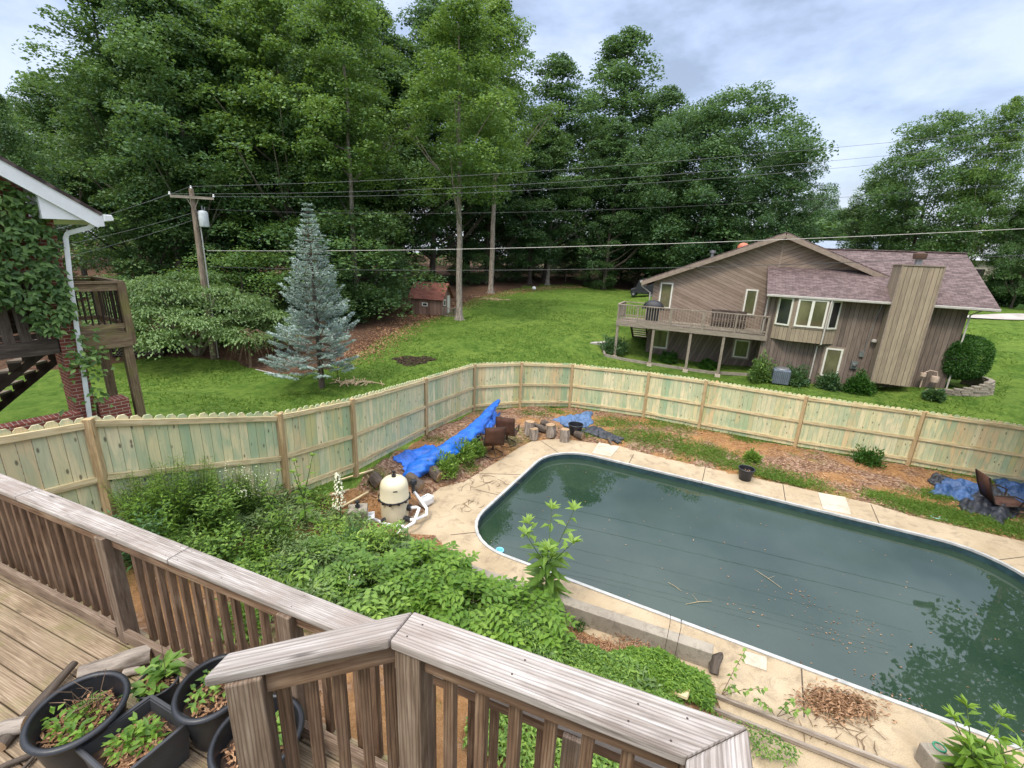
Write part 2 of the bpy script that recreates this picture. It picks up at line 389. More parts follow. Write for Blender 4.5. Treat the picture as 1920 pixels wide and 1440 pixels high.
def brickm():
    t = NT('red_brick'); gc = t.attr('gc')
    br = t.n('ShaderNodeTexBrick'); t.l(gc, br.inputs['Vector']); br.inputs['Scale'].default_value = 1.0
    br.inputs['Brick Width'].default_value = .205; br.inputs['Row Height'].default_value = .0677; br.inputs['Mortar Size'].default_value = .006
    br.inputs['Color1'].default_value = (.2, .055, .04, 1); br.inputs['Color2'].default_value = (.3, .09, .06, 1); br.inputs['Mortar'].default_value = (.5, .4, .33, 1)
    n = t.noise(gc, 9, 4, .6); col = t.mix(t.math('MULTIPLY', n, .35), br.outputs[0], (.1, .035, .03))
    return t.pbr(col, .85, t.bump(br.outputs['Fac'], .6, -.006), 0, .2)
M['brick'] = brickm()
M['white'] = plain('white_paint', (.78, .79, .8), .45, dirt=.06)
M['gutter'] = plain('pale_gutter', (.5, .47, .43), .5, dirt=.12)
M['winframe'] = plain('window_frame_paint', (.72, .7, .62), .5, dirt=.06)
def glassm(name, tint):
    t = NT(name); n = t.noise(t.map(t.coord(), (1, 1, .6)), 1.1, 3)
    return t.pbr(t.mix(t.ramp(n, [(.4, 0.), (.65, 1.)]), tuple(v*.45 for v in tint), tint), .06, None, 0, .9)
M['glass_green'] = glassm('curtained_glass', (.17, .16, .09)); M['glass_dark'] = glassm('dark_glass', (.035, .037, .04))
def concrete(name, a, b, c, sc=1.0):
    t = NT(name); p = t.coord()
    f = t.noise(p, 60*sc, 3, .7); big = t.noise(p, 1.1*sc, 5, .6); sp = t.vor(p, 45*sc)
    col = t.mix(t.ramp(big, [(.35, 0.), (.68, 1.)]), a, b); col = t.mix(t.math('MULTIPLY', t.ramp(f, [(.45, 0.), (.65, 1.)]), .5), col, c)
    st = t.ramp(t.noise(p, 2.9*sc, 8, .75, .5), [(.5, 0.), (.68, 1.)]); col = t.mix(t.math('MULTIPLY', st, .6), col, tuple(v*.55 for v in c))
    return t.pbr(col, .9, t.bump(t.math('ADD', f, sp), .35, .004), 0, .2)
M['patio'] = concrete('patio_concrete', (.38, .295, .19), (.48, .385, .26), (.25, .19, .125))
M['pale_slab'] = concrete('pale_concrete', (.5, .43, .33), (.58, .5, .4), (.4, .33, .25))
M['grey_wall'] = concrete('grey_concrete', (.27, .235, .19), (.38, .335, .27), (.14, .12, .095), 1.5)
M['road'] = concrete('pale_road', (.44, .4, .37), (.52, .48, .45), (.38, .35, .32), .3)
M['coping'] = plain('white_coping', (.46, .46, .44), .5, dirt=.2)
M['liner'] = plain('pool_liner', (.035, .075, .085), .4, dirt=.3)
M['black_plastic'] = plain('black_plastic', (.018, .02, .025), .42, dirt=.3, spec=.5)
M['grey_plastic'] = plain('grey_plastic', (.05, .052, .057), .5, dirt=.2)
M['pvc'] = plain('white_pvc', (.78, .78, .78), .35, dirt=.06)
M['cream'] = plain('cream_fibreglass', (.66, .6, .43), .38, dirt=.08, scale=3)
M['metal'] = plain('grey_metal', (.3, .31, .32), .4, .6, dirt=.2)
M['ac'] = plain('blue_grey_metal', (.16, .19, .24), .5, .2, dirt=.15)
M['bronze'] = plain('dark_bronze_frame', (.05, .035, .028), .45, .3)
def fabric(name, a, scale=1.0, rough=.45, spec=.5):
    t = NT(name); p = t.coord(); n = t.noise(p, 3*scale, 5, .6)
    return t.pbr(t.mix(t.ramp(n, [(.35, 0.), (.65, 1.)]), tuple(v*.55 for v in a), a), rough, t.bump(t.noise(p, 14*scale, 5, .65, .8), .7, .03), 0, spec)
M['tarp_blue'] = fabric('blue_tarp', (.012, .15, .66), rough=.38)
M['tarp_pale'] = fabric('worn_blue_tarp', (.1, .19, .36), rough=.5)
M['tarp_navy'] = fabric('navy_tarp', (.045, .11, .27), rough=.42)
M['tarp_black'] = fabric('black_tarp', (.03, .034, .045), rough=.4)
M['sling'] = fabric('brown_sling', (.13, .06, .04), rough=.6, spec=.3)
M['cover_black'] = fabric('black_cover', (.02, .022, .028), rough=.5)
def barkm(name, a, b):
    t = NT(name); gc = t.attr('gc'); n = t.noise(t.map(gc, (2.2, 14, 14)), 1.0, 6, .7, .4)
    return t.pbr(t.ramp(n, [(.35, a), (.62, b)]), .95, t.bump(n, .8, .03), 0, .15)
M['bark'] = barkm('pale_bark', (.12, .095, .075), (.37, .32, .27)); M['bark_dark'] = barkm('dark_bark', (.05, .04, .032), (.13, .105, .085))
M['polewood'] = barkm('utility_pole_timber', (.14, .1, .07), (.3, .24, .19))
M['cutwood'] = plain('cut_wood_face', (.42, .28, .16), .9, dirt=.3, scale=12)
M['stem'] = plain('green_stem', (.07, .11, .03), .7); M['twig'] = plain('dry_twig', (.2, .13, .08), .9, dirt=.3); M['twig_pale'] = plain('straw', (.5, .38, .22), .9)
M['soil'] = plain('potting_soil', (.075, .045, .03), .95, dirt=.4, scale=25)
M['deadleaf'] = leafmat('dead_leaves', (.12, .06, .03), (.3, .17, .09), (.48, .3, .17), .1)
M['chips'] = leafmat('bark_chips', (.12, .06, .035), (.30, .165, .09), (.52, .34, .2), 0.0, .9, .1)
# foliage
M['leaf_forest'] = leafmat('forest_foliage', (.016, .048, .02), (.065, .14, .045), (.19, .3, .095))
M['leaf_bright'] = leafmat('bright_foliage', (.02, .06, .02), (.085, .17, .042), (.24, .36, .085))
M['leaf_cool'] = leafmat('cool_foliage', (.018, .052, .026), (.062, .135, .052), (.17, .28, .105))
M['leaf_dogwood'] = leafmat('dogwood_foliage', (.05, .10, .035), (.12, .2, .065), (.22, .32, .12))
M['leaf_spruce'] = leafmat('blue_spruce_needles', (.07, .11, .10), (.28, .37, .35), (.62, .72, .70), .08)
M['leaf_hedge'] = leafmat('hedge_foliage', (.018, .06, .01), (.04, .12, .016), (.075, .18, .026))
M['leaf_ivy'] = leafmat('creeper_foliage', (.03, .08, .018), (.085, .165, .036), (.18, .29, .07))
M['leaf_weed'] = leafmat('weed_foliage', (.04, .1, .018), (.13, .235, .04), (.3, .44, .085))
M['leaf_grey'] = leafmat('mint_foliage', (.06, .11, .035), (.14, .22, .07), (.25, .34, .13))
M['leaf_lime'] = leafmat('lime_foliage', (.05, .125, .015), (.13, .245, .03), (.26, .4, .06), .35)
M['leaf_bulb'] = leafmat('strap_foliage', (.03, .09, .03), (.07, .16, .055), (.14, .24, .09))
M['grass'] = leafmat('grass_blades', (.05, .11, .012), (.1, .18, .026), (.19, .28, .05), .3, .6, .2)
M['petal'] = plain('cream_petals', (.75, .74, .55), .6, dirt=.05)
# ================================================================= GROUND
def in_poly(X, Y, poly):
    ins = np.zeros(X.shape, bool); n = len(poly)
    for i in range(n):
        x1, y1 = poly[i][:2]; x2, y2 = poly[(i+1) % n][:2]
        c = ((y1 > Y) != (y2 > Y)) & (X < (x2-x1)*(Y-y1)/((y2-y1)+1e-12)+x1); ins ^= c
    return ins
YARD = [(p[0], p[1]) for p in FENCE] + [(21, -8), (-9.2, -8)]
woods_px = [(-60, 700), (150, 690), (300, 668), (430, 676), (500, 700), (560, 706), (610, 690), (660, 668), (715, 634), (770, 606), (830, 592), (870, 568), (920, 552), (985, 537), (1060, 533), (1130, 537), (1210, 546)]
WOODS = [tuple(hit(*p)[:2]) for p in woods_px]
WOODS += [(WOODS[-1][0]+40, WOODS[-1][1]+8), (160, 90), (160, 260), (-260, 260), (-260, 20)]
POOL_A0, POOL_A1, POOL_N0, POOL_N1 = -4.75, 6.25, 7.08, 12.73
def pool_outline(off=0.0, seg=8):
    """rounded pool rectangle, grown outwards by off"""
    a0, a1, n0, n1 = POOL_A0-off, POOL_A1+off, POOL_N0-off, POOL_N1+off
    pts = []
    for ca, cn, r, t0 in ((a1, n1, 1.35, 0), (a0, n1, 1.35, 90), (a0, n0, 1.2, 180), (a1, n0, 1.2, 270)):
        r = r+off; sa = 1 if ca == a1 else -1; sn = 1 if cn == n1 else -1
        cx, cy = ca-sa*r, cn-sn*r
        for k in range(seg+1):
            th = math.radians(t0+90*k/seg); pts.append(tuple(poolp(cx+r*math.cos(th), cy+r*math.sin(th))[:2]))
    return pts

def axis_pts(lo, hi, fine0, fine1, st):
    a = list(np.arange(fine0, fine1, st)); s = st; x = fine0
    while x > lo: s *= 1.09; x -= s; a.insert(0, x)
    s = st; x = a[-1]
    while x < hi: s *= 1.09; x += s; a.append(x)
    return np.array(a)
gx = axis_pts(-280, 320, -13, 22, .2); gy = axis_pts(-60, 380, -1, 27, .2)
GX, GY = np.meshgrid(gx, gy, indexing='xy'); GZ = T(GX, GY)
yard = in_poly(GX, GY, YARD); woods = in_poly(GX, GY, WOODS) & ~yard
in_patio = in_poly(GX, GY, PATIO); in_pool = in_poly(GX, GY, pool_outline(.25))
GZ = np.where(in_patio, np.minimum(GZ, -.05), GZ); GZ = np.where(in_pool, -1.8, GZ)
GZ = GZ + np.where(yard & ~in_patio, .035*np.sin(GX*5.1+GY*2)*np.sin(GY*4.3-GX), 0)
GZ = GZ + np.where(woods, .05*np.sin(GX*2.1)*np.sin(GY*1.7), 0)
def blur(a, n=2):
    a = a.astype(float)
    for _ in range(n):
        b = a.copy(); b[1:-1, 1:-1] = (a[1:-1, 1:-1]*2+a[:-2, 1:-1]+a[2:, 1:-1]+a[1:-1, :-2]+a[1:-1, 2:])/6; a = b
    return a
ny, nx = GX.shape
V = np.stack([GX.ravel(), GY.ravel(), GZ.ravel()], 1)
ii = np.arange(ny*nx).reshape(ny, nx)
Fq = np.stack([ii[:-1, :-1].ravel(), ii[:-1, 1:].ravel(), ii[1:, 1:].ravel(), ii[1:, :-1].ravel()], 1)
def groundmat():
    t = NT('ground'); p = t.coord(); yard = t.attr('yard', 'Fac'); wd = t.attr('woods', 'Fac')
    # mown lawn
    fine = t.noise(t.map(p, (1, .6, 1), (0, 0, .5)), 4.2, 9, .82, .4); mid = t.noise(p, 1.1, 5, .6, .5); big = t.noise(p, .13, 4, .55)
    g = t.ramp(fine, [(.36, (.02, .05, .006)), (.49, (.076, .138, .021)), (.6, (.175, .248, .052))])
    g = t.mix(t.ramp(mid, [(.4, 0.), (.62, .65)]), g, (.15, .22, .04)); g = t.mix(t.ramp(mid, [(.3, .6), (.45, 0.)]), g, (.045, .1, .014))
    g = t.mix(t.ramp(big, [(.42, 0.), (.62, .5)]), g, (.07, .135, .02))
    # bare soil with chips
    v = t.vor(p, 16); vc = t.vor(p, 16, out='Color'); sp = t.n('ShaderNodeSeparateColor'); t.l(vc, sp.inputs[0])
    d = t.ramp(sp.outputs[0], [(0., (.13, .07, .045)), (.4, (.24, .14, .09)), (.7, (.33, .21, .14)), (1., (.43, .3, .21))])
    clay = t.ramp(t.noise(p, 7, 5, .7), [(.3, (.30, .15, .06)), (.7, (.46, .26, .12))])
    cl = t.ramp(t.noise(t.map(p, loc=(3.3, 1.2, 0)), .62, 4, .55), [(.48, 0.), (.56, 1.)])
    d = t.mix(cl, d, clay)
    gy_ = t.ramp(t.noise(t.map(p, loc=(8, 2, 0)), .8, 5, .6), [(.57, 0.), (.66, .6)]); d = t.mix(gy_, d, t.mix(.35, g, (.2, .15, .06)))
    w = t.ramp(t.noise(p, 6, 6, .75), [(.3, (.045, .028, .02)), (.55, (.12, .07, .045)), (.72, (.26, .16, .11))])
    soft = t.math('ADD', wd, t.math('MULTIPLY', t.math('SUBTRACT', t.noise(p, .9, 4, .6), .5), .9)); wf = t.ramp(soft, [(.42, 0.), (.58, 1.)])
    col = t.mix(wf, g, w); yf = t.ramp(yard, [(.45, 0.), (.55, 1.)]); col = t.mix(yf, col, d)
    h = t.math('ADD', t.math('MULTIPLY', fine, 1.2), t.noise(p, 22, 3, .7))
    return t.pbr(col, 1.0, t.bump(h, .9, .07), 0, .08)
M['ground'] = groundmat()
lawn = np_mesh('ground', V, Fq, np.zeros(len(V)), M['ground'], smooth=True); tag(lawn, kind='structure')
for nm, arr in (('yard', blur(yard, 1)), ('woods', blur(woods, 3))):
    a = lawn.data.attributes.new(nm, 'FLOAT', 'POINT'); a.data.foreach_set('value', arr.ravel().astype(np.float32))

def strip(name, pts, w, mat, up=.03, step=1.0, label=None):
    """ribbon draped over the terrain"""
    vs = []; pts = [np.array(p[:2], float) for p in pts]; path = []
    for a, b in zip(pts[:-1], pts[1:]):
        n = max(1, int(np.linalg.norm(b-a)/step)); path += [a+(b-a)*k/n for k in range(n)]
    path.append(pts[-1]); fs = []; m = 3
    for i, p in enumerate(path):
        t = path[min(i+1, len(path)-1)]-path[max(i-1, 0)]; t /= np.linalg.norm(t); s = np.array([-t[1], t[0]])
        for k in range(m+1):
            q = p+s*w*(k/m-.5); vs.append((q[0], q[1], Tz(*q)+up))
    for i in range(len(path)-1):
        for k in range(m): a = i*(m+1)+k; fs.append((a, a+1, a+m+2, a+m+1))
    b = MB(); b.add(vs, fs); o = b.build(name, mat, smooth=True); return tag(o, kind='structure')
r1 = hit(1880, 597); r2 = hit(1815, 596)
dr = (r1-r2)[:2]; dr /= np.linalg.norm(dr)
strip('road', [r2[:2]-dr*7, r1[:2]+dr*90], 1.9, M['road'], up=.09)
qa = at_r(1822, 520, 92); qb = at_r(1925, 520, 84); strip('driveway', [qa[:2], (qa*.5+qb*.5)[:2], qb[:2]+(qb-qa)[:2]], 5.0, M['road'], up=.25)

# ================================================================= POOL AND PATIO
def ring_slab(outer, inner, z0, z1):
    """slab with a hole, as an ngon mesh via bmesh boolean-free bridging"""
    import bmesh
    bm = bmesh.new()
    def loop(pts, z): return [bm.verts.new((p[0], p[1], z)) for p in pts]
    o1 = loop(outer, z1); i1 = loop(inner, z1); eo = [bm.edges.new((o1[k], o1[(k+1) % len(o1)])) for k in range(len(o1))]
    ei = [bm.edges.new((i1[k], i1[(k+1) % len(i1)])) for k in range(len(i1))]
    bmesh.ops.triangle_fill(bm, use_beauty=True, use_dissolve=False, edges=eo+ei)
    o0 = loop(outer, z0); i0 = loop(inner, z0)
    for A, B in ((o1, o0), (i1, i0)):
        for k in range(len(A)): bm.faces.new((A[k], A[(k+1) % len(A)], B[(k+1) % len(A)], B[k]))
    bmesh.ops.recalc_face_normals(bm, faces=bm.faces)
    me = bpy.data.meshes.new('patio'); bm.to_mesh(me); bm.free(); return me
patio = link_obj('patio', ring_slab(PATIO, pool_outline(.03), -.4, 0.0), M['patio']); tag(patio, kind='structure')
pool = thing('swimming_pool', poolp(.7, 9.9, -.5), 'inground swimming pool with a pale vinyl lip, rounded corners and dark green liner', 'swimming pool')
b = MB(); outl = pool_outline(0); n = len(outl)
b.add([(x, y, -.02) for x, y in outl]+[(x, y, -1.7) for x, y in outl], [(k, n+k, n+(k+1) % n, (k+1) % n) for k in range(n)]+[tuple(n+k for k in range(n))]); b.build('liner_wall', M['liner'], pool)
b = MB(); A = pool_outline(-.012); B_ = pool_outline(.055)
vs = [(x, y, -.03) for x, y in A]+[(x, y, .022) for x, y in A]+[(x, y, .022) for x, y in B_]+[(x, y, .002) for x, y in B_]
b.add(vs, [(j*n+k, j*n+(k+1) % n, (j+1)*n+(k+1) % n, (j+1)*n+k) for j in range(3) for k in range(n)]); b.build('coping', M['coping'], pool)
def watermat():
    t = NT('pool_water'); p = t.coord()
    n = t.noise(p, .45, 4, .55); col = t.ramp(n, [(.35, (.014, .032, .02)), (.65, (.028, .05, .032))])
    bp = t.bump(t.noise(p, 2.2, 2, .5), .02, .02)
    m = t.pbr(col, .02, bp, 0, .5); m.node_tree.nodes['Principled BSDF'].inputs['IOR'].default_value = 1.66
    return m
M['water'] = watermat()
b = MB(); b.add([(x, y, -.17) for x, y in pool_outline(.004)], [tuple(range(n))]); w = b.build('water', M['water']); tag(w, kind='structure')
# floating debris
lv = Leaves(); m = 260
a_ = NR.uniform(-4.3, 5.9, m); n_ = NR.uniform(7.3, 12.4, m); cl = NR.normal(size=(5, 2))*[1.6, .7]+[1.6, 8.3]
k = NR.integers(0, 5, m); g = NR.random(m) < .5; a_ = np.where(g, cl[k, 0]+NR.normal(size=m)*.3, a_); n_ = np.where(g, cl[k, 1]+NR.normal(size=m)*.18, n_)
a_ = np.clip(a_, -4.3, 5.9); n_ = np.clip(n_, 7.3, 12.4)
P = np.stack([PA[0]*a_+PN[0]*n_, PA[1]*a_+PN[1]*n_, np.full(m, -.163)], 1)
D = np.stack([NR.normal(size=m), NR.normal(size=m), np.zeros(m)], 1)
lv.add(P, D, np.tile([0, 0, 1.], (m, 1)), NR.uniform(.015, .05, m)*(1+1.2*(NR.random(m) < .06)), NR.uniform(.01, .03, m), fold=.1, droop=0)
o = lv.build('floating_leaves', M['deadleaf']); tag(o, 'scatter of small tan leaves and seeds floating on the pool water', 'floating leaves', kind='stuff')
for i, (x, y, ln, an, lab) in enumerate([(1310, 1130, .55, .2, 'bent straw stalk floating at middle of the pool by a leaf cluster'), (1440, 1085, .6, -1.1, 'long pale straw floating in the pool, upper right of the leaf cluster'), (1265, 1100, .3, -.9, 'short pale straw floating near the near edge of the pool')]):
    c = at(x, y, -.16); d = np.array([math.cos(an), math.sin(an), 0]); b = MB()
    b.tube([c-d*ln/2, c+np.array([0, .02, .004]), c+d*ln/2], [.003, .005, .003], 5)
    if i < 2: b.tube([c, c+np.array([-d[1], d[0], 0])*.22], [.003, .002], 4)
    tag(b.build('straw_stalk', M['twig_pale']), lab, 'straw')
c = at(937, 1033, -.15); t_ = thing('chlorine_floater', c, 'pale blue round chlorine floater at the left end of the pool', 'pool floater')
b = MB(); b.torus(c, .075, .022, 20, z=.02); b.build('float_ring', plain('pale_blue_plastic', (.2, .55, .72), .4), t_, smooth='all')
b = MB(); b.lathe(c, [(.0, .035), (.05, .035), (.055, .0), (.05, -.04), (0, -.04)], 16); b.build('basket', plain('aqua_plastic', (.1, .42, .6), .4), t_, smooth=True)
# paving joints: shallow dark strips let into the slab
b = MB()
def seam(p, q, w=.02, z=.003):
    p = np.array(p, float); q = np.array(q, float); d = q-p; L = np.linalg.norm(d); d /= L; s = np.array([-d[1], d[0]])*w/2
    b.prism([p-s, q-s, q+s, p+s], -.02, z)
for pa, pb in [((1323, 874), (1316, 906)), ((1188, 852), (1178, 871)), ((1468, 908), (1473, 941)), ((1633, 946), (1650, 985)), ((1871, 1050), (1920, 1044)), ((1008, 822), (1050, 851)), ((865, 887), (978, 890)), ((893, 918), (938, 929)), ((845, 1003), (893, 998)), ((1502, 1240), (1508, 1345))]:
    seam(at(*pa)[:2], at(*pb)[:2])
tag(b.build('patio_joints', plain('dark_joint', (.09, .07, .05), .95)), kind='structure')
def lid(pxs, lab, mat='pale_slab', z1=.02, name='skimmer_lid'):
    b = MB(); P = [at(*p)[:2] for p in pxs]; b.prism(P, -.05, z1); o = b.build(name, M[mat], bevel=.006); return tag(o, lab, 'concrete lid')
lid([(1123, 830), (1162, 838), (1145, 857), (1110, 850)], 'square pale concrete lid on far edge of the patio near the log stumps')
lid([(1533, 924), (1585, 933), (1596, 966), (1543, 955)], 'worn pale square lid in the patio at far side of the pool on the right')
lid([(1396, 1222), (1438, 1233), (1437, 1259), (1393, 1244)], 'small white square lid on the near patio beside the retaining wall end', 'pale_slab')
# retaining kerb wall
wall = thing('retaining_wall', at(1185, 1175, 0), 'low weathered concrete retaining wall along the near side of the pool patio', 'retaining wall')
A = [at(1028, 1106, .30)[:2], at(1339, 1208, .30)[:2], at(1336, 1226, .30)[:2], at(1015, 1118, .30)[:2]]
d_ = (A[0]-A[1])/np.linalg.norm(A[0]-A[1]); A[0] = A[0]+d_*1.9; A[3] = A[3]+d_*1.9
b = MB(); b.prism(A, -.1, .30, gdir=d_); b.build('wall_block', M['grey_wall'], wall, bevel=.012)
tag_ = at(1338, 1250, .1); b = MB(); b.tube([at(1338, 1262, 0.02), at(1340, 1240, .14), at(1352, 1228, .1)], [.07, .09, .05], 9, wob=.5); b.build('broken_end', M['bark_dark'], wall)
# timber edging boards at the bottom of the frame
for (p, q, lab) in [((1290, 1283), (1720, 1452), 'upper weathered edging board lying along the near patio'), ((1310, 1318), (1660, 1458), 'lower weathered edging board lying along the near patio')]:
    b = MB(); P, Q = at(*p, .05), at(*q, .05); b.bar(P, Q, .045, .05); tag(b.build('edging_board', M['greywood']), lab, 'board', 'edging boards on the near patio')

# ================================================================= PRIVACY FENCE
FH = [1.83]*len(FENCE)
fence = thing('privacy_fence', (*FENCE[7][:2], FENCE[7][2]), 'new green tinted pine privacy fence with dog eared pickets round the pool yard', 'fence')
cen = np.array([3., 8.])
for i, (x, y, z) in enumerate(FENCE):
    b = MB(); b.bar((x, y, z-.1), (x, y, z+1.82), .1, .1, up=np.array([*(cen-np.array([x, y])), 0]))
    b.build('post', M['fencepost'], fence, bevel=.004)
for i in range(len(FENCE)-1):
    p = np.array(FENCE[i]); q = np.array(FENCE[i+1]); d = (q-p)[:2]; L = np.linalg.norm(d); d /= L; nrm = np.array([-d[1], d[0]])
    if nrm @ (cen-p[:2]) > 0: nrm = -nrm           # outward
    for zo in (1.735, .93, .22):
        A = np.array([*(p[:2]+d*.055+nrm*.0), p[2]+zo]); B2 = np.array([*(q[:2]-d*.055+nrm*.0), q[2]+zo])
        b = MB(); b.bar(A, B2, .04, .088); b.build('rail', M['fencerail'], fence)
    b = MB(); np_ = int(round((L)/.142)); w = L/np_; tint = rnd.random(); run = 0
    for k in range(np_):
        if run <= 0: tint = rnd.random(); run = rnd.choice([1, 1, 2, 3, 4])
        run -= 1
        s0 = k*w+.003; s1 = (k+1)*w-.003; zc = p[2]+(q[2]-p[2])*(k+.5)/np_; h = 1.845+rnd.uniform(-.012, .012); z0 = .03
        prof = [(s0, z0), (s1, z0), (s1, h-.045), (s1-.035, h), (s0+.035, h), (s0, h-.045)]
        fr = []; bk = []; gcs = []
        for s, zz in prof:
            o1 = p[:2]+d*s+nrm*.024; o2 = p[:2]+d*s+nrm*.043; fr.append((o1[0], o1[1], zc+zz)); bk.append((o2[0], o2[1], zc+zz)); gcs.append((zz, s, 0))
        b.add(fr+bk, [(0, 1, 2, 3, 4, 5), (11, 10, 9, 8, 7, 6)]+[(j, j+6, (j+1) % 6+6, (j+1) % 6) for j in range(6)], gcs*2, (tint+rnd.uniform(-.05, .05)) % 1)
    b.build('picket_panel', M['picket'], fence)

# ================================================================= OUR DECK
DA = np.array([.9336, -.3584]); DN = np.array([.3584, .9336]); ZF = 3.14; ZC = 4.07
def dk(a, n, z): p = DA*a+DN*n; return np.array([p[0], p[1], z])
deck = thing('wooden_deck', dk(-3, .5, ZF), 'weathered lower timber deck with grey capped railing above the garden', 'deck')
def seg_boards():
    b = MB(); n = 1.56; k = 0
    while n > -1.6:
        b.box(dk(-2.5, n-.068, ZF-.019), (9.0, .134, .036), (*DA, 0), (*DN, 0)); n -= .141; k += 1
    b.build('floor_boards', M['floorwood'], deck, bevel=.004)
    b = MB(); b.bar(dk(-7, 1.40, ZF-.16), dk(2, 1.40, ZF-.16), .04, .22); b.bar(dk(-7, -.2, ZF-.16), dk(2, -.2, ZF-.16), .04, .22); b.build('joist', M['darkwood'], deck)
seg_boards()
caps = [(-7.0, -4.86), (-4.853, -1.62-.0), (-1.613, 2.2)]
ca = at(60, 920, ZC)[:2] @ DA; cb = at(338, 1035, ZC)[:2] @ DA
for s0, s1 in ((-7, ca-.003), (ca+.003, cb-.003), (cb+.003, 2.2)):
    b = MB(); b.box(dk((s0+s1)/2, 1.52, ZC-.019), (s1-s0, .142, .038), (*DA, 0), (*DN, 0)); b.build('cap_rail', M['cap'], deck, bevel=.007)
b = MB(); b.bar(dk(-7, 1.497, ZC-.084), dk(2.2, 1.497, ZC-.084), .038, .089); b.build('top_rail', M['railwood'], deck, bevel=.003)
p0 = at(232, 1206, ZF)[:2] @ DA
posts = [p0-2.02, p0, p0+1.66, p0+3.3]
for a in posts:
    b = MB(); b.bar(dk(a, 1.475, ZF-.3), dk(a, 1.475, ZC-.04), .092, .092, up=(*DN, 0)); b.build('post', M['postwood'], deck, bevel=.005)
for a0, a1 in zip(posts[:-1], posts[1:]):
    b = MB(); b.bar(dk(a0+.047, 1.44, ZF+.085), dk(a1-.047, 1.44, ZF+.085), .04, .089); b.build('bottom_rail', M['capr'] if 'capr' in M else M['postwood'], deck, bevel=.004)
    m = int((a1-a0-.09)/.128)
    for k in range(1, m+1):
        a = a0+.045+(a1-a0-.09)*k/(m+1)-.0
        b = MB(); b.bar(dk(a, 1.537, ZF-.12), dk(a, 1.537, ZC-.045), .038, .038, up=(*DN, 0)); b.build('baluster', M['railwood'], deck, bevel=.003)
a0 = posts[0]
b = MB(); b.bar(dk(a0-1.6, 1.44, ZF+.085), dk(a0-.047, 1.44, ZF+.085), .04, .089); b.build('bottom_rail', M['postwood'], deck, bevel=.004)
for k in range(12):
    b = MB(); a = a0-.12-.13*k; b.bar(dk(a, 1.537, ZF-.12), dk(a, 1.537, ZC-.045), .038, .038, up=(*DN, 0)); b.build('baluster', M['railwood'], deck, bevel=.003)
for a in (-5, -2.7, -.4, 1.8):
    g_ = dk(a, 1.25, 0); b = MB(); b.bar((g_[0], g_[1], Tz(*g_[:2])-.1), (g_[0], g_[1], ZF-.04), .14, .14); b.build('support_post', M['postwood'], deck)

# upper landing with its railing (nearest to the viewer)
UA = np.array([.9397, -.342]); UN = np.array([.342, .9397]); ZU = 4.80; ZUF = 3.87
def uk(a, n, z): p = UA*a+UN*n; return np.array([p[0], p[1], z])
up = thing('deck_landing', uk(-.3, .6, ZUF), 'raised landing railing of weathered timber with mitred grey cap, nearest to the viewer', 'railing')
near0 = at(730, 1200, ZU)[:2]; far0 = at(775, 1145, ZU)[:2]; far1 = at(1403, 1362, ZU)[:2]; near1 = at(1287, 1419, ZU)[:2]
def capboard(poly, gd):
    b = MB(); b.prism(poly, ZU-.038, ZU, gdir=gd); b.build('cap_rail', M['cap'], up, bevel=.007)
capboard([near0+UA*.002, near1, far1, far0+UA*.002], UA)
sl0 = at(380, 1272, ZU)[:2]; sl1 = at(428, 1223, ZU)[:2]; SD = unit(((near0+far0)/2-(sl0+sl1)/2)); SN = np.array([-SD[1], SD[0]])
capboard([sl0, near0-SD*.003, far0-SD*.003, sl1], SD)
mv = (near1+far1)/2; EN = -UN
e0 = near1; e1 = far1; capboard([e0+EN*.004-UA*0, e1+EN*.004, e1+EN*1.0, e0+EN*(1.0)], EN)
def screw(par, p, r=.0024):
    b = MB(); b.lathe((p[0], p[1], p[2]), [(r*1.4, -.003), (r*1.4, .0006), (0, .0009)], 8); return b
def screws(par, pts):
    for p in pts: screw(par, p).build('screw', M['bronze'], par)
screws(deck, [dk(a, 1.52+o, ZC) for a in (cb-.05, cb+.06, ca-.05, ca+.06, cb+.45, cb+1.0, cb-.55, cb-1.1) for o in (-.045, .045)])
screws(up, [uk(a, n_, ZU) for a, n_ in ((-.68, .985), (-.66, 1.045), (-.32, .99), (-.3, 1.05), (.02, .98), (.04, 1.04), (.13, .97), (.17, 1.05))])
def rail_run(p, q, zt, h=.089, w=.038, name='top_rail', mat='railwood'):
    b = MB(); b.bar((p[0], p[1], zt-h/2), (q[0], q[1], zt-h/2), w, h); b.build(name, M[mat], up, bevel=.003)
def upost(c, d, z0=ZUF-.75, wd=.092):
    b = MB(); b.bar((c[0], c[1], z0), (c[0], c[1], ZU-.039), wd, wd, up=(d[0], d[1], 0)); b.build('post', M['postwood'], up, bevel=.006)
mc = (near0+far0)/2
P1 = near0+UA*.053+UN*.06; upost(P1, UN)
P2 = (near1+far1)/2-UA*.035-UN*.005; upost(P2, UN)
P0 = (sl0+sl1)/2+SD*.075; upost(P0, SN, ZUF-.75, .098)
rail_run(P1+UA*.047, P2-UA*.047, ZU-.04); rail_run(P0+SD*.05, mc-SD*.002, ZU-.04)
rail_run(P2-UN*.047, P2-UN*1.0, ZU-.04)
rail_run(P1+UA*.047, P2-UA*.047, ZUF+.16); rail_run(P0+SD*.05, P1-SD*.05, ZUF+.13)
def ubal(c, d):
    b = MB(); b.bar((c[0], c[1], ZUF-.12), (c[0], c[1], ZU-.045), .038, .038, up=(d[0], d[1], 0)); b.build('baluster', M['railwood'], up, bevel=.003)
L = np.linalg.norm(P2-P1); k = .115
while k < L-.06: ubal(P1+UA*k+UN*.0385, UN); k += .118
Ls = np.linalg.norm(P1-P0); m = 5
for j in range(1, m+1): ubal(P0+SD*Ls*j/(m+1)+SN*.037, SN)
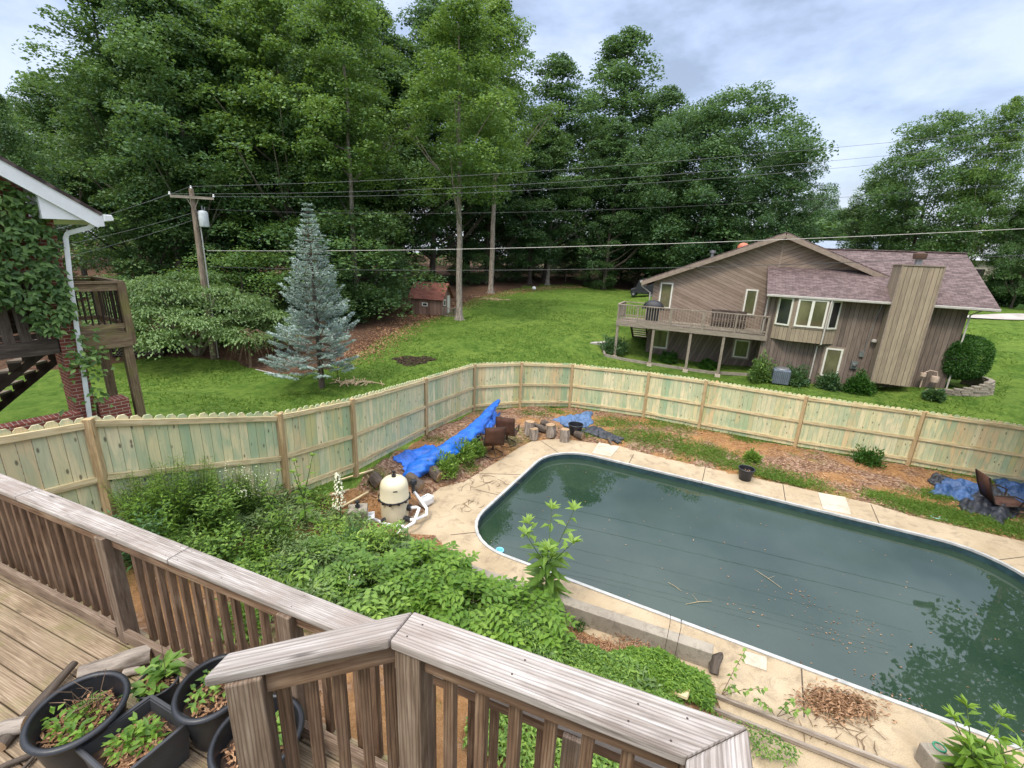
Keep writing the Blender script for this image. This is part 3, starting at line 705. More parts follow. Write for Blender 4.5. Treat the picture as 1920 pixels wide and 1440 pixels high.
for k in (.12, .22): ubal(P2-UN*k+UA*.037, UN)
b = MB()
for k in range(7): b.box(uk(-.05, .90-.141*k-.07, ZUF-.019), (1.0, .134, .036), (*UA, 0), (*UN, 0))
b.build('floor_boards', M['floorwood'], up)
# ================================================================= BROWN HOUSE (right)
HU = np.array([.91764, -.39742]); HN = np.array([.39742, .91764]); HB = at(1516, 724, -.3)[:2]
def hw(s, o, z): p = HB+HU*s+HN*o; return np.array([p[0], p[1], z])
house = thing('brown_house', hw(-2, 4, -.3), 'two storey brown timber clad house with a low gable, mauve shingle roof and bay window', 'house')
def hp(px, py, o):
    """(s, z) on the vertical plane o metres behind the bay wall"""
    d = ray(px, py); t = (HB @ HN+o)/(d[:2] @ HN); p = d[:2]*t
    return float((p-HB) @ HU), float(EYE+d[2]*t)
X3 = (*HU, 0); Y3 = (*HN, 0)
def wallpoly(b, pts, o, th=.12, ang=0.0, var=None, mi=0):
    """vertical wall in the facade direction; gc rotated by ang so boards run that way"""
    ca, sa = math.cos(ang), math.sin(ang); n = len(pts)
    fr = [hw(s, o, z) for s, z in pts]; bk = [hw(s, o+th, z) for s, z in pts]
    gcs = [(z*ca+s*sa, s*ca-z*sa, 0) for s, z in pts]
    b.add(fr+bk, [tuple(range(n)), tuple(range(2*n-1, n-1, -1))]+[(j, n+j, n+(j+1) % n, (j+1) % n) for j in range(n)], gcs*2, var, mi)
def sidewall(b, s, o0, o1, zpts, th=.12, mi=0):
    """wall running back from the facade at s; zpts list of (o,z)"""
    n = len(zpts); fr = [hw(s, o, z) for o, z in zpts]; bk = [hw(s+th, o, z) for o, z in zpts]; g = [(z, o, 0) for o, z in zpts]
    b.add(fr+bk, [tuple(range(n)), tuple(range(2*n-1, n-1, -1))]+[(j, n+j, n+(j+1) % n, (j+1) % n) for j in range(n)], g*2, None, mi)
GO = 2.0; SL = .41; GP = 7.62; GS = -2.35
def gz(s): return GP-SL*abs(s-GS)
b = MB(); ang = math.radians(90-22)
wallpoly(b, [(-9.05, 2.2), (GS, 2.2), (GS, gz(GS)-.05), (-9.05, gz(-9.05)-.05)], GO, .12, -ang)
wallpoly(b, [(GS, 2.2), (4.3, 2.2), (4.3, gz(4.3)-.05), (GS, gz(GS)-.05)], GO, .12, ang)
b.build('gable_wall', M['siding_diag'], house)
b = MB(); b.bar(hw(GS, GO-.02, 5.6), hw(GS, GO-.02, GP-.25), .1, .03, up=Y3); b.build('centre_batten', M['trim'], house)
b = MB(); wallpoly(b, [(-9.05, -.9), (-2.6, -.9), (-2.6, 2.2), (-9.05, 2.2)], GO+.001, .12, math.radians(20)); b.build('lower_wall', M['siding_vert'], house)
b = MB(); sidewall(b, -9.05, GO, 14, [(GO+.12, -.9), (14, -.3), (14, gz(-9.05)-.08), (GO+.12, gz(-9.05)-.08)]); sidewall(b, 4.3, GO, 14, [(4, .2), (14, .2), (14, gz(4.3)-.08), (4, gz(4.3)-.08)])
wallpoly(b, [(-9.05, -.5), (4.3, -.5), (4.3, gz(4.3)-.1), (GS, GP-.1), (-9.05, gz(-9.05)-.1)], 13.9); b.build('side_wall', M['siding_vert'], house)
# wing
b = MB(); wallpoly(b, [(-2.68, -.8), (5.6, -.2), (5.6, 4.42), (-2.68, 4.42)], 0, .14); sidewall(b, -2.68, 0, GO, [(.14, -.8), (GO, -.8), (GO, 4.6), (.14, 4.42)]); b.build('wing_wall', M['siding_vert'], house)
b = MB(); sidewall(b, 5.46, 0, 8, [(.14, -.3), (8, .2), (8, 4.45), (4, 6.7), (.14, 4.45)]); wallpoly(b, [(0, 0), (5.6, 0), (5.6, 4.4), (0, 4.4)], 7.9); b.build('end_wall', M['siding_vert'], house)
def roofplane(b, quad, th=.09, horiz=0):
    P = [np.array(q, float) for q in quad]; u = unit(P[1]-P[0]); nn = np.cross(P[1]-P[0], P[3]-P[0]); nn /= np.linalg.norm(nn)
    if nn[2] < 0: nn = -nn
    v = np.cross(nn, u); g = [((p-P[0]) @ u, (p-P[0]) @ v, 0) for p in P]
    lo = [p-nn*th for p in P]; b.add(P+lo, [(0, 1, 2, 3), (7, 6, 5, 4)]+[(j, (j+1) % 4, 4+(j+1) % 4, 4+j) for j in range(4)], g*2)
ER = 4.50; RZ = 6.98
b = MB(); roofplane(b, [hw(-2.9, -.52, ER), hw(6.45, -.52, ER), hw(6.3, 4, RZ), hw(-2.9, 4, RZ)])
roofplane(b, [hw(6.3, 4, RZ+.002), hw(-2.9, 4, RZ+.002), hw(-2.9, 8.6, ER), hw(6.45, 8.6, ER)]); b.build('wing_roof', M['shingle'], house)
b = MB(); b.bar(hw(-1.0, 4, RZ+.02), hw(6.3, 4, RZ+.02), .25, .05); b.build('ridge_cap', M['shingle'], house)
b = MB()
roofplane(b, [hw(-9.72, 1.55, gz(-9.72)+.12), hw(-9.72, 14.4, gz(-9.72)+.12), hw(GS, 14.4, GP+.12), hw(GS, 1.55, GP+.12)])
roofplane(b, [hw(GS, 1.55, GP+.122), hw(GS, 14.4, GP+.122), hw(5.0, 14.4, gz(5)+.12), hw(5.0, 1.55, gz(5)+.12)])
b.build('gable_roof', M['shingle'], house)
b = MB()
b.bar(hw(-9.74, 1.53, gz(-9.74)-.08), hw(GS, 1.53, GP-.08), .04, .24, up=(0, 0, 1)); b.bar(hw(GS, 1.53, GP-.08), hw(3.2, 1.53, gz(3.2)-.08), .04, .24); b.build('bargeboard', M['trim'], house)
b = MB(); b.bar(hw(-9.6, 1.75, gz(-9.6)-.22), hw(-9.6, 14, gz(-9.6)-.22), .3, .12); b.build('eave_box', M['trim'], house)
b = MB(); b.bar(hw(-2.9, -.56, ER-.07), hw(6.45, -.56, ER-.07), .12, .12); b.bar(hw(-9.8, 1.6, gz(-9.72)-.0), hw(-9.8, 14, gz(-9.72)-.0), .11, .11); b.build('gutter', M['gutter'], house, bevel=.02)
b = MB(); b.bar(hw(-2.85, -.25, ER-.14), hw(6.3, -.25, ER-.14), .5, .03); b.build('soffit', M['trim'], house)
# windows
def window(s0, s1, z0, z1, o, glass='glass_green', mull=0, trim=True, lean=None, sash=True):
    cx = (s0+s1)/2; cz = (z0+z1)/2; w = s1-s0; h = z1-z0
    b = MB(); f = .085
    if trim:
        t_ = .09; b.box(hw(cx, o-.015, z1+t_/2), (w+2*t_, .03, t_), X3, Y3, mi=1); b.box(hw(cx, o-.015, z0-t_/2), (w+2*t_, .03, t_), X3, Y3, mi=1)
        for s in (s0-t_/2, s1+t_/2): b.box(hw(s, o-.015, cz), (t_, .028, h), X3, Y3, mi=1)
    b.box(hw(cx, o-.03, z1-f/2), (w, .07, f), X3, Y3); b.box(hw(cx, o-.03, z0+f/2), (w, .08, f), X3, Y3)
    for s in (s0+f/2, s1-f/2): b.box(hw(s, o-.03, cz), (f, .068, h-2*f), X3, Y3)
    for k in range(mull): b.box(hw(s0+w*(k+1)/(mull+1), o-.03, cz), (.13, .066, h-2*f), X3, Y3)
    wf = b.build('window', [M['winframe'], M['trim']], house)
    b = MB(); b.box(hw(cx, o-.02, cz), (w-2*f, .03, h-2*f), X3, Y3); b.build('pane', M[glass], wf)
    return wf
window(-8.62, -7.87, 3.03, 4.63, GO); window(-3.78, -3.14, 3.05, 4.55, GO); window(.38, 1.15, .36, 1.9, 0)
for (pa, pb) in (((1226, 612), (1250, 654)), ((1379, 632), (1401, 672))):
    s0, z1 = hp(pa[0], pa[1]+4, GO); s1, z0 = hp(*pb, GO); window(s0, s1, z0, z1, GO)
# bay
zb0, zb1 = 2.12, 4.41
b = MB(); fp = [(-2.3, 0), (-1.52, -.5), (.0, -.5), (.62, 0)]
P = [hw(s, o, 0) for s, o in fp]+[hw(.62, .1, 0), hw(-2.3, .1, 0)]
gl = 0
for i in range(3):
    p, q = P[i], P[i+1]; Lw = np.linalg.norm(q-p); vs = [(p[0], p[1], zb0), (q[0], q[1], zb0), (q[0], q[1], zb1), (p[0], p[1], zb1)]
    b.add(vs, [(0, 1, 2, 3)], [(zb0, gl, 0), (zb0, gl+Lw, 0), (zb1, gl+Lw, 0), (zb1, gl, 0)]); gl += Lw
b.add([(p[0], p[1], zb0) for p in P[:4]]+[(p[0], p[1], zb1) for p in P[:4]], [(3, 2, 1, 0), (4, 5, 6, 7)])
b.build('bay', M['chimney_side'], house)
window(-1.40, -.06, 2.92, 4.36, -.5, 'glass_green', 1)
def awin(p, q, f0, f1, z0, z1):
    d = (q-p)[:2]; L = np.linalg.norm(d); d = d/L; nn = np.array([d[1], -d[0]]); X = (*d, 0); Y = (-nn[0], -nn[1], 0)
    c = p[:2]+d*L*(f0+f1)/2+nn*.03; w = L*(f1-f0); h = z1-z0; cz = (z0+z1)/2; b = MB(); f = .08
    def B(u, z, sz): pp = c+d*u; b.box((pp[0], pp[1], z), sz, X, Y)
    B(0, z1-f/2, (w, .06, f)); B(0, z0+f/2, (w, .07, f)); B(-w/2+f/2, cz, (f, .058, h-2*f)); B(w/2-f/2, cz, (f, .058, h-2*f))
    wf = b.build('window', M['winframe'], house); b = MB(); pp = c-nn*.01; b.box((pp[0], pp[1], cz), (w-2*f, .03, h-2*f), X, Y); b.build('pane', M['glass_dark'], wf)
awin(P[0], P[1], .12, .92, 2.9, 4.36); awin(P[2], P[3], .1, .9, 2.9, 4.36)
# downspouts
def spout(pts, mat='gutter', w=.07, name='downspout'):
    b = MB(); b.tube(pts, w/2*1.2, 4); b.build(name, M[mat], house)
spout([hw(.05, -.55, 4.4), hw(.03, -.58, 4.2), hw(.0, -.58, 2.1), hw(-.05, -.1, 1.95), hw(-.05, -.07, .1)])
b = MB(); b.bar(hw(-.05, -.09, .1), hw(-.05, -.09, -.55), .12, .12); b.build('drain_boot', M['black_plastic'], house)
spout([hw(-2.75, -.45, 4.4), hw(-2.75, -.12, 4.15), hw(-2.75, -.1, 2.3)]); spout([hw(-9.8, 1.75, gz(-9.72)), hw(-9.75, 1.8, 4.35), hw(-9.2, 1.9, 3.95), hw(-9.12, 1.9, 2.3)])
spout([hw(5.9, -.5, 4.4), hw(5.65, -.1, 4.1), hw(5.65, -.1, .4)])
# chimney
b = MB(); s0, s1 = 2.44, 4.0
def chim(s, o, z): return hw(s, o, z)
cz0, cz1 = .5, 6.2
for (o0, o1, z1) in ((-.72, .62, cz1),):
    pts = [(s0, -.72), (s1, -.72), (s1, .62), (s0, .62)]; gl = 0; c4 = [hw(s, o, 0)[:2] for s, o in pts]
    for i in range(4):
        p, q = c4[i], c4[(i+1) % 4]; L = np.linalg.norm(q-p)
        b.add([(p[0], p[1], cz0), (q[0], q[1], cz0), (q[0], q[1], z1), (p[0], p[1], z1)], [(0, 1, 2, 3)], [(cz0, gl, 0), (cz0, gl+L, 0), (z1, gl+L, 0), (z1, gl, 0)]); gl += L
    b.prism(c4, cz0-.02, cz0+.01); b.prism(c4, z1-.01, z1+.01)
ch = b.build('chimney', M['chimney_side'], house)
b = MB(); b.prism([hw(s, o, 0)[:2] for s, o in ((s0-.04, -.76), (s1+.04, -.76), (s1+.04, .66), (s0-.04, .66))], cz1+.01, cz1+.06); b.build('chimney_trim', M['trim'], ch)
for s in (s0, s1):
    b = MB(); b.bar(hw(s, -.735, cz0), hw(s, -.735, cz1), .07, .025, up=Y3); b.build('corner_board', M['trim'], ch)
c = hw(3.2, .0, cz1); b = MB(); b.lathe(c, [(0, 0), (.14, 0), (.14, .35), (0, .35)], 14); b.build('flue', M['metal'], ch, smooth=True)
b = MB(); b.lathe(c+np.array([0, 0, .33]), [(.0, 0), (.24, 0), (.27, .06), (.27, .26), (.1, .32), (0, .32)], 14); b.build('flue_cap', plain('rusty_metal', (.12, .07, .05), .8), ch, smooth=True)
b = MB(); b.box(hw(1.75, -.05, 1.15), (.28, .12, .4), X3, Y3); b.box(hw(1.95, -.04, 1.75), (.2, .1, .28), X3, Y3); b.tube([hw(1.98, -.03, 1.6), hw(2.1, -.03, 3.1), hw(2.25, -.03, 4.3)], .018, 6); b.lathe(hw(1.75, -.14, 1.17), [(.0, -.07), (.09, -.05), (.09, .05), (0, .07)], 14)
b.build('electric_meter', M['metal'], house)
b = MB(); g0 = hw(4.55, -.35, .45); b.tube([g0, g0+[0, 0, .75]], .03, 8); b.tube([hw(4.55, -.35, 1.2), hw(4.75, -.3, 1.35), hw(5.05, -.3, 1.3), hw(5.1, -.3, 1.1)], .022, 8)
b.lathe(hw(4.5, -.42, 1.12), [(0, -.1), (.12, -.08), (.12, .08), (0, .1)], 14); b.lathe(hw(5.0, -.38, .95), [(0, -.16), (.15, -.14), (.17, 0), (.15, .14), (0, .16)], 14); b.build('gas_meter', plain('tan_paint', (.55, .42, .33), .5), house, smooth=True)
b = MB(); b.lathe(hw(2.3, -.12, 2.5), [(0, -.09), (.12, -.06), (.12, .05), (0, .09)], 12); b.build('vent_hood', M['gutter'], house, smooth=True)
# roof details
vx = hw(-4.2, 6, gz(-4.2)); b = MB(); b.lathe(vx, [(0, 0), (.35, 0), (.35, .2), (.2, .38), (0, .42)], 16); b.build('roof_ventilator', plain('orange_vent', (.55, .16, .09), .5), house, smooth=True)
vx = hw(-6, 6.5, gz(-6)); b = MB(); b.lathe(vx, [(0, 0), (.1, 0), (.1, .45), (.2, .45), (.2, .6), (0, .62)], 12); b.build('vent_pipe', M['metal'], house, smooth=True)
# deck of the brown house (a structure one could lift away from the wall)
hd = thing('raised_deck', hw(-6.5, .8, 1.9), 'grey raised timber deck on tall posts across the gable of the brown house', 'deck')
sL, sR = -10.72, -2.5
b = MB()
for k in range(int((sR-sL)/.14)): b.box(hw(sL+.07+.14*k, .9, 2.27), (.132, 2.16, .035), X3, Y3)
b.build('floor_boards', M['greywood'], hd)
for (p, q) in ((hw(sL, -.2, 2.12), hw(sR, -.2, 2.08)), (hw(sL, -.2, 2.12), hw(sL, 1.98, 2.12)), (hw(sR, -.2, 2.08), hw(sR, 0, 2.08))):
    b = MB(); b.bar(p, q, .06, .27); b.build('fascia_beam', M['greywood'], hd)
b = MB(); b.bar(hw(sL, 1.9, 2.1), hw(-2.7, 1.9, 2.1), .1, .2); b.build('ledger', M['darkwood'], hd)
rz = 3.26
for (p, q) in ((hw(sL, -.15, rz), hw(sR, -.15, rz)), (hw(sL, -.15, rz), hw(sL, 1.95, rz)), (hw(sL, 1.95, rz), hw(-9.2, 1.95, rz))):
    b = MB(); b.bar(p, q, .12, .05); b.build('cap_rail', M['greywood'], hd)
    b = MB(); b.bar(p-[0, 0, .85], q-[0, 0, .85], .04, .08); b.build('bottom_rail', M['greywood'], hd)
for s, o in ((sL+.05, -.15), (-9.5, -.15), (-7.6, -.15), (-5.8, -.15), (-4.1, -.15), (sR-.03, -.15), (sL+.05, 1.95), (-9.3, 1.95)):
    b = MB(); b.bar(hw(s, o, 2.1), hw(s, o, rz), .09, .09, up=Y3); b.build('rail_post', M['greywood'], hd)
s = sL+.2
while s < sR-.1:
    b = MB(); b.bar(hw(s, -.19, 2.35), hw(s, -.19, rz-.03), .035, .035, up=Y3); b.build('baluster', M['greywood'], hd); s += .15
for k in range(11):
    b = MB(); b.bar(hw(sL, .0+.17*k, 2.35), hw(sL, .0+.17*k, rz-.03), .035, .035, up=Y3); b.build('baluster', M['greywood'], hd)
for s in (-10.62, -8.45, -6.35, -4.58):
    p = hw(s, -.12, 0); gz_ = Tz(p[0], p[1]); b = MB(); b.bar(hw(s, -.12, gz_), hw(s, -.12, 2.0), .14, .14, up=Y3); b.build('support_post', M['greywood'], hd)
    b = MB(); b.bar(hw(s, -.12, gz_-.1), hw(s, -.12, gz_+.14), .28, .28, up=Y3); b.build('footing', M['pale_slab'], hd)
st = []
b = MB(); sa, sb = -10.25, -9.25
for s in (sa, sb): b.bar(hw(s, 1.95, 2.1), hw(s, 5.1, -.05), .05, .28)
b.build('stair_stringer', M['darkwood'], hd)
b = MB()
for k in range(11): b.box(hw((sa+sb)/2, 2.1+.27*k, 2.05-.185*k), (sb-sa-.06, .27, .045), X3, Y3)
b.build('stair_tread', M['greywood'], hd)
# things on and round the house
g = thing('barbecue_grill', hw(-8.75, .7, 2.29), 'black covered barbecue grill at the left end of the raised deck', 'grill')
b = MB(); c = hw(-8.75, .7, 2.29); b.box(c+[0, 0, .4], (.75, .5, .8), X3, Y3); b.build('cabinet', M['cover_black'], g, bevel=.05)
b = MB(); b.lathe(c+[0, 0, .82], [(.62, 0), (.64, .1), (.5, .32), (.3, .45), (0, .5)], 20, 1, .6, math.atan2(HU[1], HU[0])); b.box(c+[0, 0, .8], (1.3, .5, .05), X3, Y3); b.build('lid', M['cover_black'], g, smooth=True)
t_ = thing('deck_bench', hw(-4.4, 1.3, 2.29), 'dark slatted bench at the right end of the raised deck', 'bench'); b = MB(); b.box(hw(-4.5, 1.3, 2.75), (1.9, .5, .06), X3, Y3); b.build('seat', M['darkwood'], t_)
b = MB(); b.box(hw(-4.5, 1.55, 3.0), (1.9, .05, .55), X3, Y3); b.build('backrest', M['darkwood'], t_)
for s in (-5.35, -3.65): b = MB(); b.box(hw(s, 1.3, 2.5), (.06, .5, .46), X3, Y3); b.build('leg', M['darkwood'], t_)
c = hit(1463, 722); c = hw(-1.55, -1.0, 0); c[2] = Tz(c[0], c[1]); t_ = thing('air_conditioner', c, 'blue grey outdoor air conditioner unit beside the bay window wall', 'air conditioner')
b = MB(); b.box(c+[0, 0, .42], (.8, .8, .78), X3, Y3); b.build('casing', M['ac'], t_, bevel=.05)
b = MB()
for k in range(9): b.box(c+np.array([*(HU*(-.34+.085*k)), 0])+np.array([*(HN*-.405), .42]), (.02, .01, .6), X3, Y3)
b.build('louvre', plain('dark_louvre', (.06, .07, .09), .5), t_)
b = MB(); b.lathe(c+[0, 0, .82], [(.36, 0), (.34, .04), (.0, .06)], 18); b.build('fan_guard', M['metal'], t_)
# stacked stone planter by the house corner
c = hw(6.3, -.3, 0); c[2] = Tz(c[0], c[1]); t_ = thing('stone_wall', c, 'stacked stone retaining wall of curved courses under the round hedge', 'stone wall')
b = MB()
for k in range(8):
    r0 = 1.35; th = -2.75+.23*k
    while th < .6:
        w = rnd.uniform(.17, .3); cc = hw(6.0, .55, 0)[:2]; q = cc+np.array([math.cos(th), math.sin(th)])*(r0+rnd.uniform(-.03, .03)-.012*k); q = cc+(q-cc)*[1.15, 1.0]
        b.box((q[0], q[1], .38+.095*k), (.2, w*1.15, .088), (math.cos(th), math.sin(th), 0), (-math.sin(th), math.cos(th), 0)); th += w/1.4
b.build('stone_courses', M['grey_wall'], t_, bevel=.01)
# bed edging under the deck
b = MB()
e = [hw(s, o, 0) for s, o in ((-11.6, .6), (-11.2, -.4), (-10, -.1), (-8, .1), (-5, .3), (-3, .1), (-2.6, -.6))]
for p, q in zip(e[:-1], e[1:]):
    p[2] = Tz(*p[:2])+.06; q[2] = Tz(*q[:2])+.06; b.bar(p, q, .12, .16)
tag(b.build('bed_edging', M['grey_wall']), 'low curved stone edging of the bed below the raised deck', 'edging')
c = hit(1135, 641); t_ = MB(); q = [hit(*p)[:2] for p in ((1106, 645), (1122, 637), (1150, 638), (1155, 648), (1138, 650))]; t_.prism(q, c[2]-.3, c[2]+.03); tag(t_.build('stepping_slab', M['road']), 'pale concrete slab at foot of the raised deck stairs', 'slab')
# covered cart
c = hit(1204, 556); cart = thing('covered_cart', c, 'golf cart under a black cover at the left corner of the brown house', 'golf cart', rotz=0)
def cx_(a, d, z): return c+np.array([*(HU*a+HN*d), z])
prof = [(-1.25, .3), (-1.25, .75), (-.75, .95), (-.45, 1.75), (.3, 1.95), (1.0, 1.85), (1.35, 1.0), (1.4, .35)]
b = MB(); n = len(prof); rows = []
for dd, sc in ((-.6, .96), (-.35, 1.0), (.35, 1.0), (.6, .96)): rows += [cx_(a*sc, dd, z*sc) for a, z in prof]
b.add(rows, [tuple(range(n))[::-1], tuple(range(3*n, 4*n))]+[(j*n+k, j*n+(k+1) % n, (j+1)*n+(k+1) % n, (j+1)*n+k) for j in range(3) for k in range(n)]); b.build('cover', M['cover_black'], cart, bevel=.08)
for a in (-.85, .95):
    for dd in (-.6, .6):
        b = MB(); p = cx_(a, dd-.09, .25); q = cx_(a, dd+.09, .25); b.tube([p, q], .25, 16); w_ = b.build('wheel', M['black_plastic'], cart, bevel=.02)
        b = MB(); b.tube([p-np.array([*(HN*.005), 0]), q+np.array([*(HN*.005), 0])], .13, 12); b.build('rim', M['metal'], w_)

# ================================================================= BRICK HOUSE (left)
BU = np.array([.545, .8384]); BI = np.array([-.8384, .545]); BC = np.array([-8.34, 8.04])
def bw(t, o, z): p = BC+BU*t+BI*o; return np.array([p[0], p[1], z])
def bp(px, py, o=0.0):
    d = ray(px, py); k = (BC @ BI+o)/(d[:2] @ BI); p = d[:2]*k; return float((p-BC) @ BU), float(EYE+d[2]*k)
bh = thing('brick_house', bw(-3, 3, 1.2), 'red brick house corner with white eaves, downspout and creeper on the left', 'house')
BX = (*BU, 0); BY = (*BI, 0)
def brickbox(b, t0, t1, o0, o1, z0, z1):
    for (p, q) in (((t1, o0), (t0, o0)), ((t0, o0), (t0, o1)), ((t0, o1), (t1, o1)), ((t1, o1), (t1, o0))):
        P_ = bw(*p, 0); Q_ = bw(*q, 0); L = np.linalg.norm(Q_-P_)
        b.add([(P_[0], P_[1], z0), (Q_[0], Q_[1], z0), (Q_[0], Q_[1], z1), (P_[0], P_[1], z1)], [(0, 1, 2, 3)], [(0, z0, 0), (L, z0, 0), (L, z1, 0), (0, z1, 0)], var=.5)
        b.gc[-4:] = [(0+p[0], z0, 0), (L+p[0], z0, 0), (L+p[0], z1, 0), (0+p[0], z1, 0)]
    c4 = [bw(t0, o0, 0), bw(t1, o0, 0), bw(t1, o1, 0), bw(t0, o1, 0)]
    b.add([(p[0], p[1], z1) for p in c4], [(0, 1, 2, 3)], [(0, 0, 0), (0, t1-t0, 0), (o1-o0, t1-t0, 0), (o1-o0, 0, 0)], var=.5)
tR, _ = bp(152, 640); zE = 6.25
b = MB(); brickbox(b, 0, tR, 0, .55, .8, zE); b.build('brick_pier', M['brick'], bh)
b = MB(); brickbox(b, -5.0, -.002, .002, .4, 5.28, 7.0); b.build('wall', M['brick'], bh); b = MB(); brickbox(b, -6, -3.4, 3.4, 3.7, .8, 7.2); b.build('inner_wall', M['brick'], bh)
b = MB(); brickbox(b, -5, .0, -.25, .02, .8, 2.76); brickbox(b, tR+.02, tR+.5, -.1, .3, .8, 2.82); b.build('low_brick_wall', M['brick'], bh)
# eave and rake
tE, zEt = bp(192, 400, -.4); t0_, z0_ = bp(0, 292, -.4); sl = (z0_-zEt)/(tE-t0_)
def rk(t, dz=0.): return zEt+(tE-t)*sl+dz
tT = -3.0
b = MB(); P4 = [bw(tE, -.42, rk(tE)), bw(tT, -.42, rk(tT)), bw(tT, 5, rk(tT)), bw(tE, 5, rk(tE))]; roofplane(b, P4, .05); b.build('roof', M['shingle'], bh)
b = MB(); zb = -.24
n1 = [(tT, rk(tT, -.03)), (tE, rk(tE, -.03)), (tE, rk(tE, -.22)), (tE-.12, rk(tE, -.24)), (tT, rk(tT, -.32))]
b.add([bw(t, -.40, z) for t, z in n1]+[bw(t, -.37, z) for t, z in n1], [(0, 1, 2, 3, 4), (9, 8, 7, 6, 5)]+[(j, 5+j, 5+(j+1) % 5, (j+1) % 5) for j in range(5)]); b.build('rake_board', M['white'], bh)
tb, zbx = bp(118, 412, -.36)
b = MB(); n1 = [(tE-.05, rk(tE, -.2)), (tb-.25, rk(tb-.25, -.2)), (tb-.25, zbx-.0), (tE-.1, zbx+.02)]
b.add([bw(t, -.36, z) for t, z in n1]+[bw(t, 3, z) for t, z in n1], [(0, 1, 2, 3), (7, 6, 5, 4)]+[(j, 4+j, 4+(j+1) % 4, (j+1) % 4) for j in range(4)]); b.build('eave_box', M['white'], bh)
b = MB(); roofplane(b, [bw(tE-.2, -.36, rk(tE-.2, -.25)), bw(tT, -.36, rk(tT, -.25)), bw(tT, .3, rk(tT, -.25)), bw(tE-.2, .3, rk(tE-.2, -.25))], .02); b.build('soffit', M['white'], bh)
b = MB(); gp = [(0, 0), (.13, 0.02), (.14, .05), (.12, .12), (0, .12)]
vs = [bw(tE+x, -.44, rk(tE)-.14+z) for x, z in gp]+[bw(tE+x, 5, rk(tE)-.14+z) for x, z in gp]
b.add(vs, [(0, 1, 2, 3, 4), (9, 8, 7, 6, 5)]+[(j, 5+j, 5+(j+1) % 5, (j+1) % 5) for j in range(5)]); b.build('gutter', M['white'], bh, bevel=.01)
def bpt(px, py, o): t, z = bp(px, py, o); return bw(t, o, z)
b = MB(); b.tube([bpt(178, 412, -.3), bpt(176, 420, -.3), bpt(166, 427, -.25), bpt(145, 432, -.18), bpt(127, 437, -.1), bpt(123, 445, -.07), bpt(131, 520, -.06), bpt(143, 610, -.06), bpt(157, 700, -.06), bpt(168, 782, -.06), bpt(185, 900, -.06)], .05, 4); b.build('downspout', M['white'], bh)
# timber screen and porch beam left of the pier
z_b0, z_b1 = 3.86, 4.12
def lx(px, py): return bp(px, py)
b = MB(); tz, zz = bp(98, 636); b.bar(bw(-5, .08, 4.0), bw(-.02, .08, 4.0), .12, .26); b.build('porch_beam', M['darkwood'], bh)
for k in range(18):
    b = MB(); t = -.2-.21*k; b.bar(bw(t, .05, 4.1), bw(t, .05, 5.5), .145, .03, up=BY); b.build('screen_board', M['darkwood'], bh)
b = MB(); b.bar(bw(-5, .12, 4.75), bw(-.05, .12, 4.75), .04, .09); b.bar(bw(-5, .12, 4.2), bw(-.05, .12, 4.2), .04, .09); b.bar(bw(-5, .9, 5.0), bw(0, .9, 5.0), .5, 1.6); b.build('screen_rail_and_dark_block', M['darkwood'], bh)  # last bar is a dark block added to darken the interior behind the screen
# porch stairs under the beam
b = MB()
so_ = 1.0; st0, _ = bp(92, 650, so_); st1, _ = bp(0, 775, so_)
sdv = unit(-BU*.93+BI*.35); sta = unit(BU*.7+BI*.72)
s00 = bw(st0, so_, 0)[:2]
def stp(a, w, z): q = s00+sdv*a+sta*w; return np.array([q[0], q[1], z])
for w in (0., 1.0):
    b = MB(); b.bar(stp(-.1, w, 3.92), stp(2.5, w, 1.6), .05, .13)
    for k in range(12): b.bar(stp(.02+.21*k, w, 3.86-.19*k), stp(.2+.21*k, w, 3.86-.19*k), .05, .17)
    b.build('stair_stringer', M['bronze'], bh)
for k in range(12): b = MB(); b.box(stp(.12+.21*k, .5, 3.96-.19*k), (.25, .92, .04), (*sdv, 0), (*sta, 0)); b.build('stair_tread', M['greywood'], bh)
for k in range(10):
    b = MB(); t = -.9-.2*k; b.bar(bw(t, 1.75, 3.0-.19*k), bw(t, 1.75, 3.95-.19*k), .02, .02); b.build('baluster', M['bronze'], bh)
# balcony right of the pier
bal = thing('balcony', bw(tR+.8, .5, 1.3), 'small old timber balcony on tall mossy posts beside the brick pier', 'balcony')
tr, zr = bp(246, 633); t1b = tr
b = MB(); b.bar(bw(tR+.01, -.02, 4.0), bw(t1b, -.02, 4.0), .06, .27); b.bar(bw(t1b, -.02, 4.0), bw(t1b, 1.6, 4.0), .06, .27); b.build('beam', M['oldwood'], bal)
b = MB()
for k in range(9): b.box(bw((tR+t1b)/2, .1+.15*k, 4.15), (t1b-tR+.05, .14, .035), BX, BY)
b.build('floor_boards', M['oldwood'], bal)
tp, _ = bp(232, 560); tq, _ = bp(178, 640)
for (t, o, z0, z1, w) in ((tp, .03, 3.9, 5.12, .13), (tp, 1.5, 3.9, 5.12, .11), (tR+.12, 1.5, 3.9, 5.12, .11)):
    b = MB(); b.bar(bw(t, o, z0), bw(t, o, z1), w, w, up=BY); b.build('rail_post', M['oldwood'], bal)
for (t, o, z1) in ((bp(240, 650)[0], .06, 3.9), (bp(203, 700, 1.5)[0], 1.5, 3.9)):
    p = bw(t, o, 0); b = MB(); b.bar(bw(t, o, Tz(p[0], p[1])-.1), bw(t, o, z1), .15, .15, up=BY); b.build('support_post', M['oldwood'], bal)
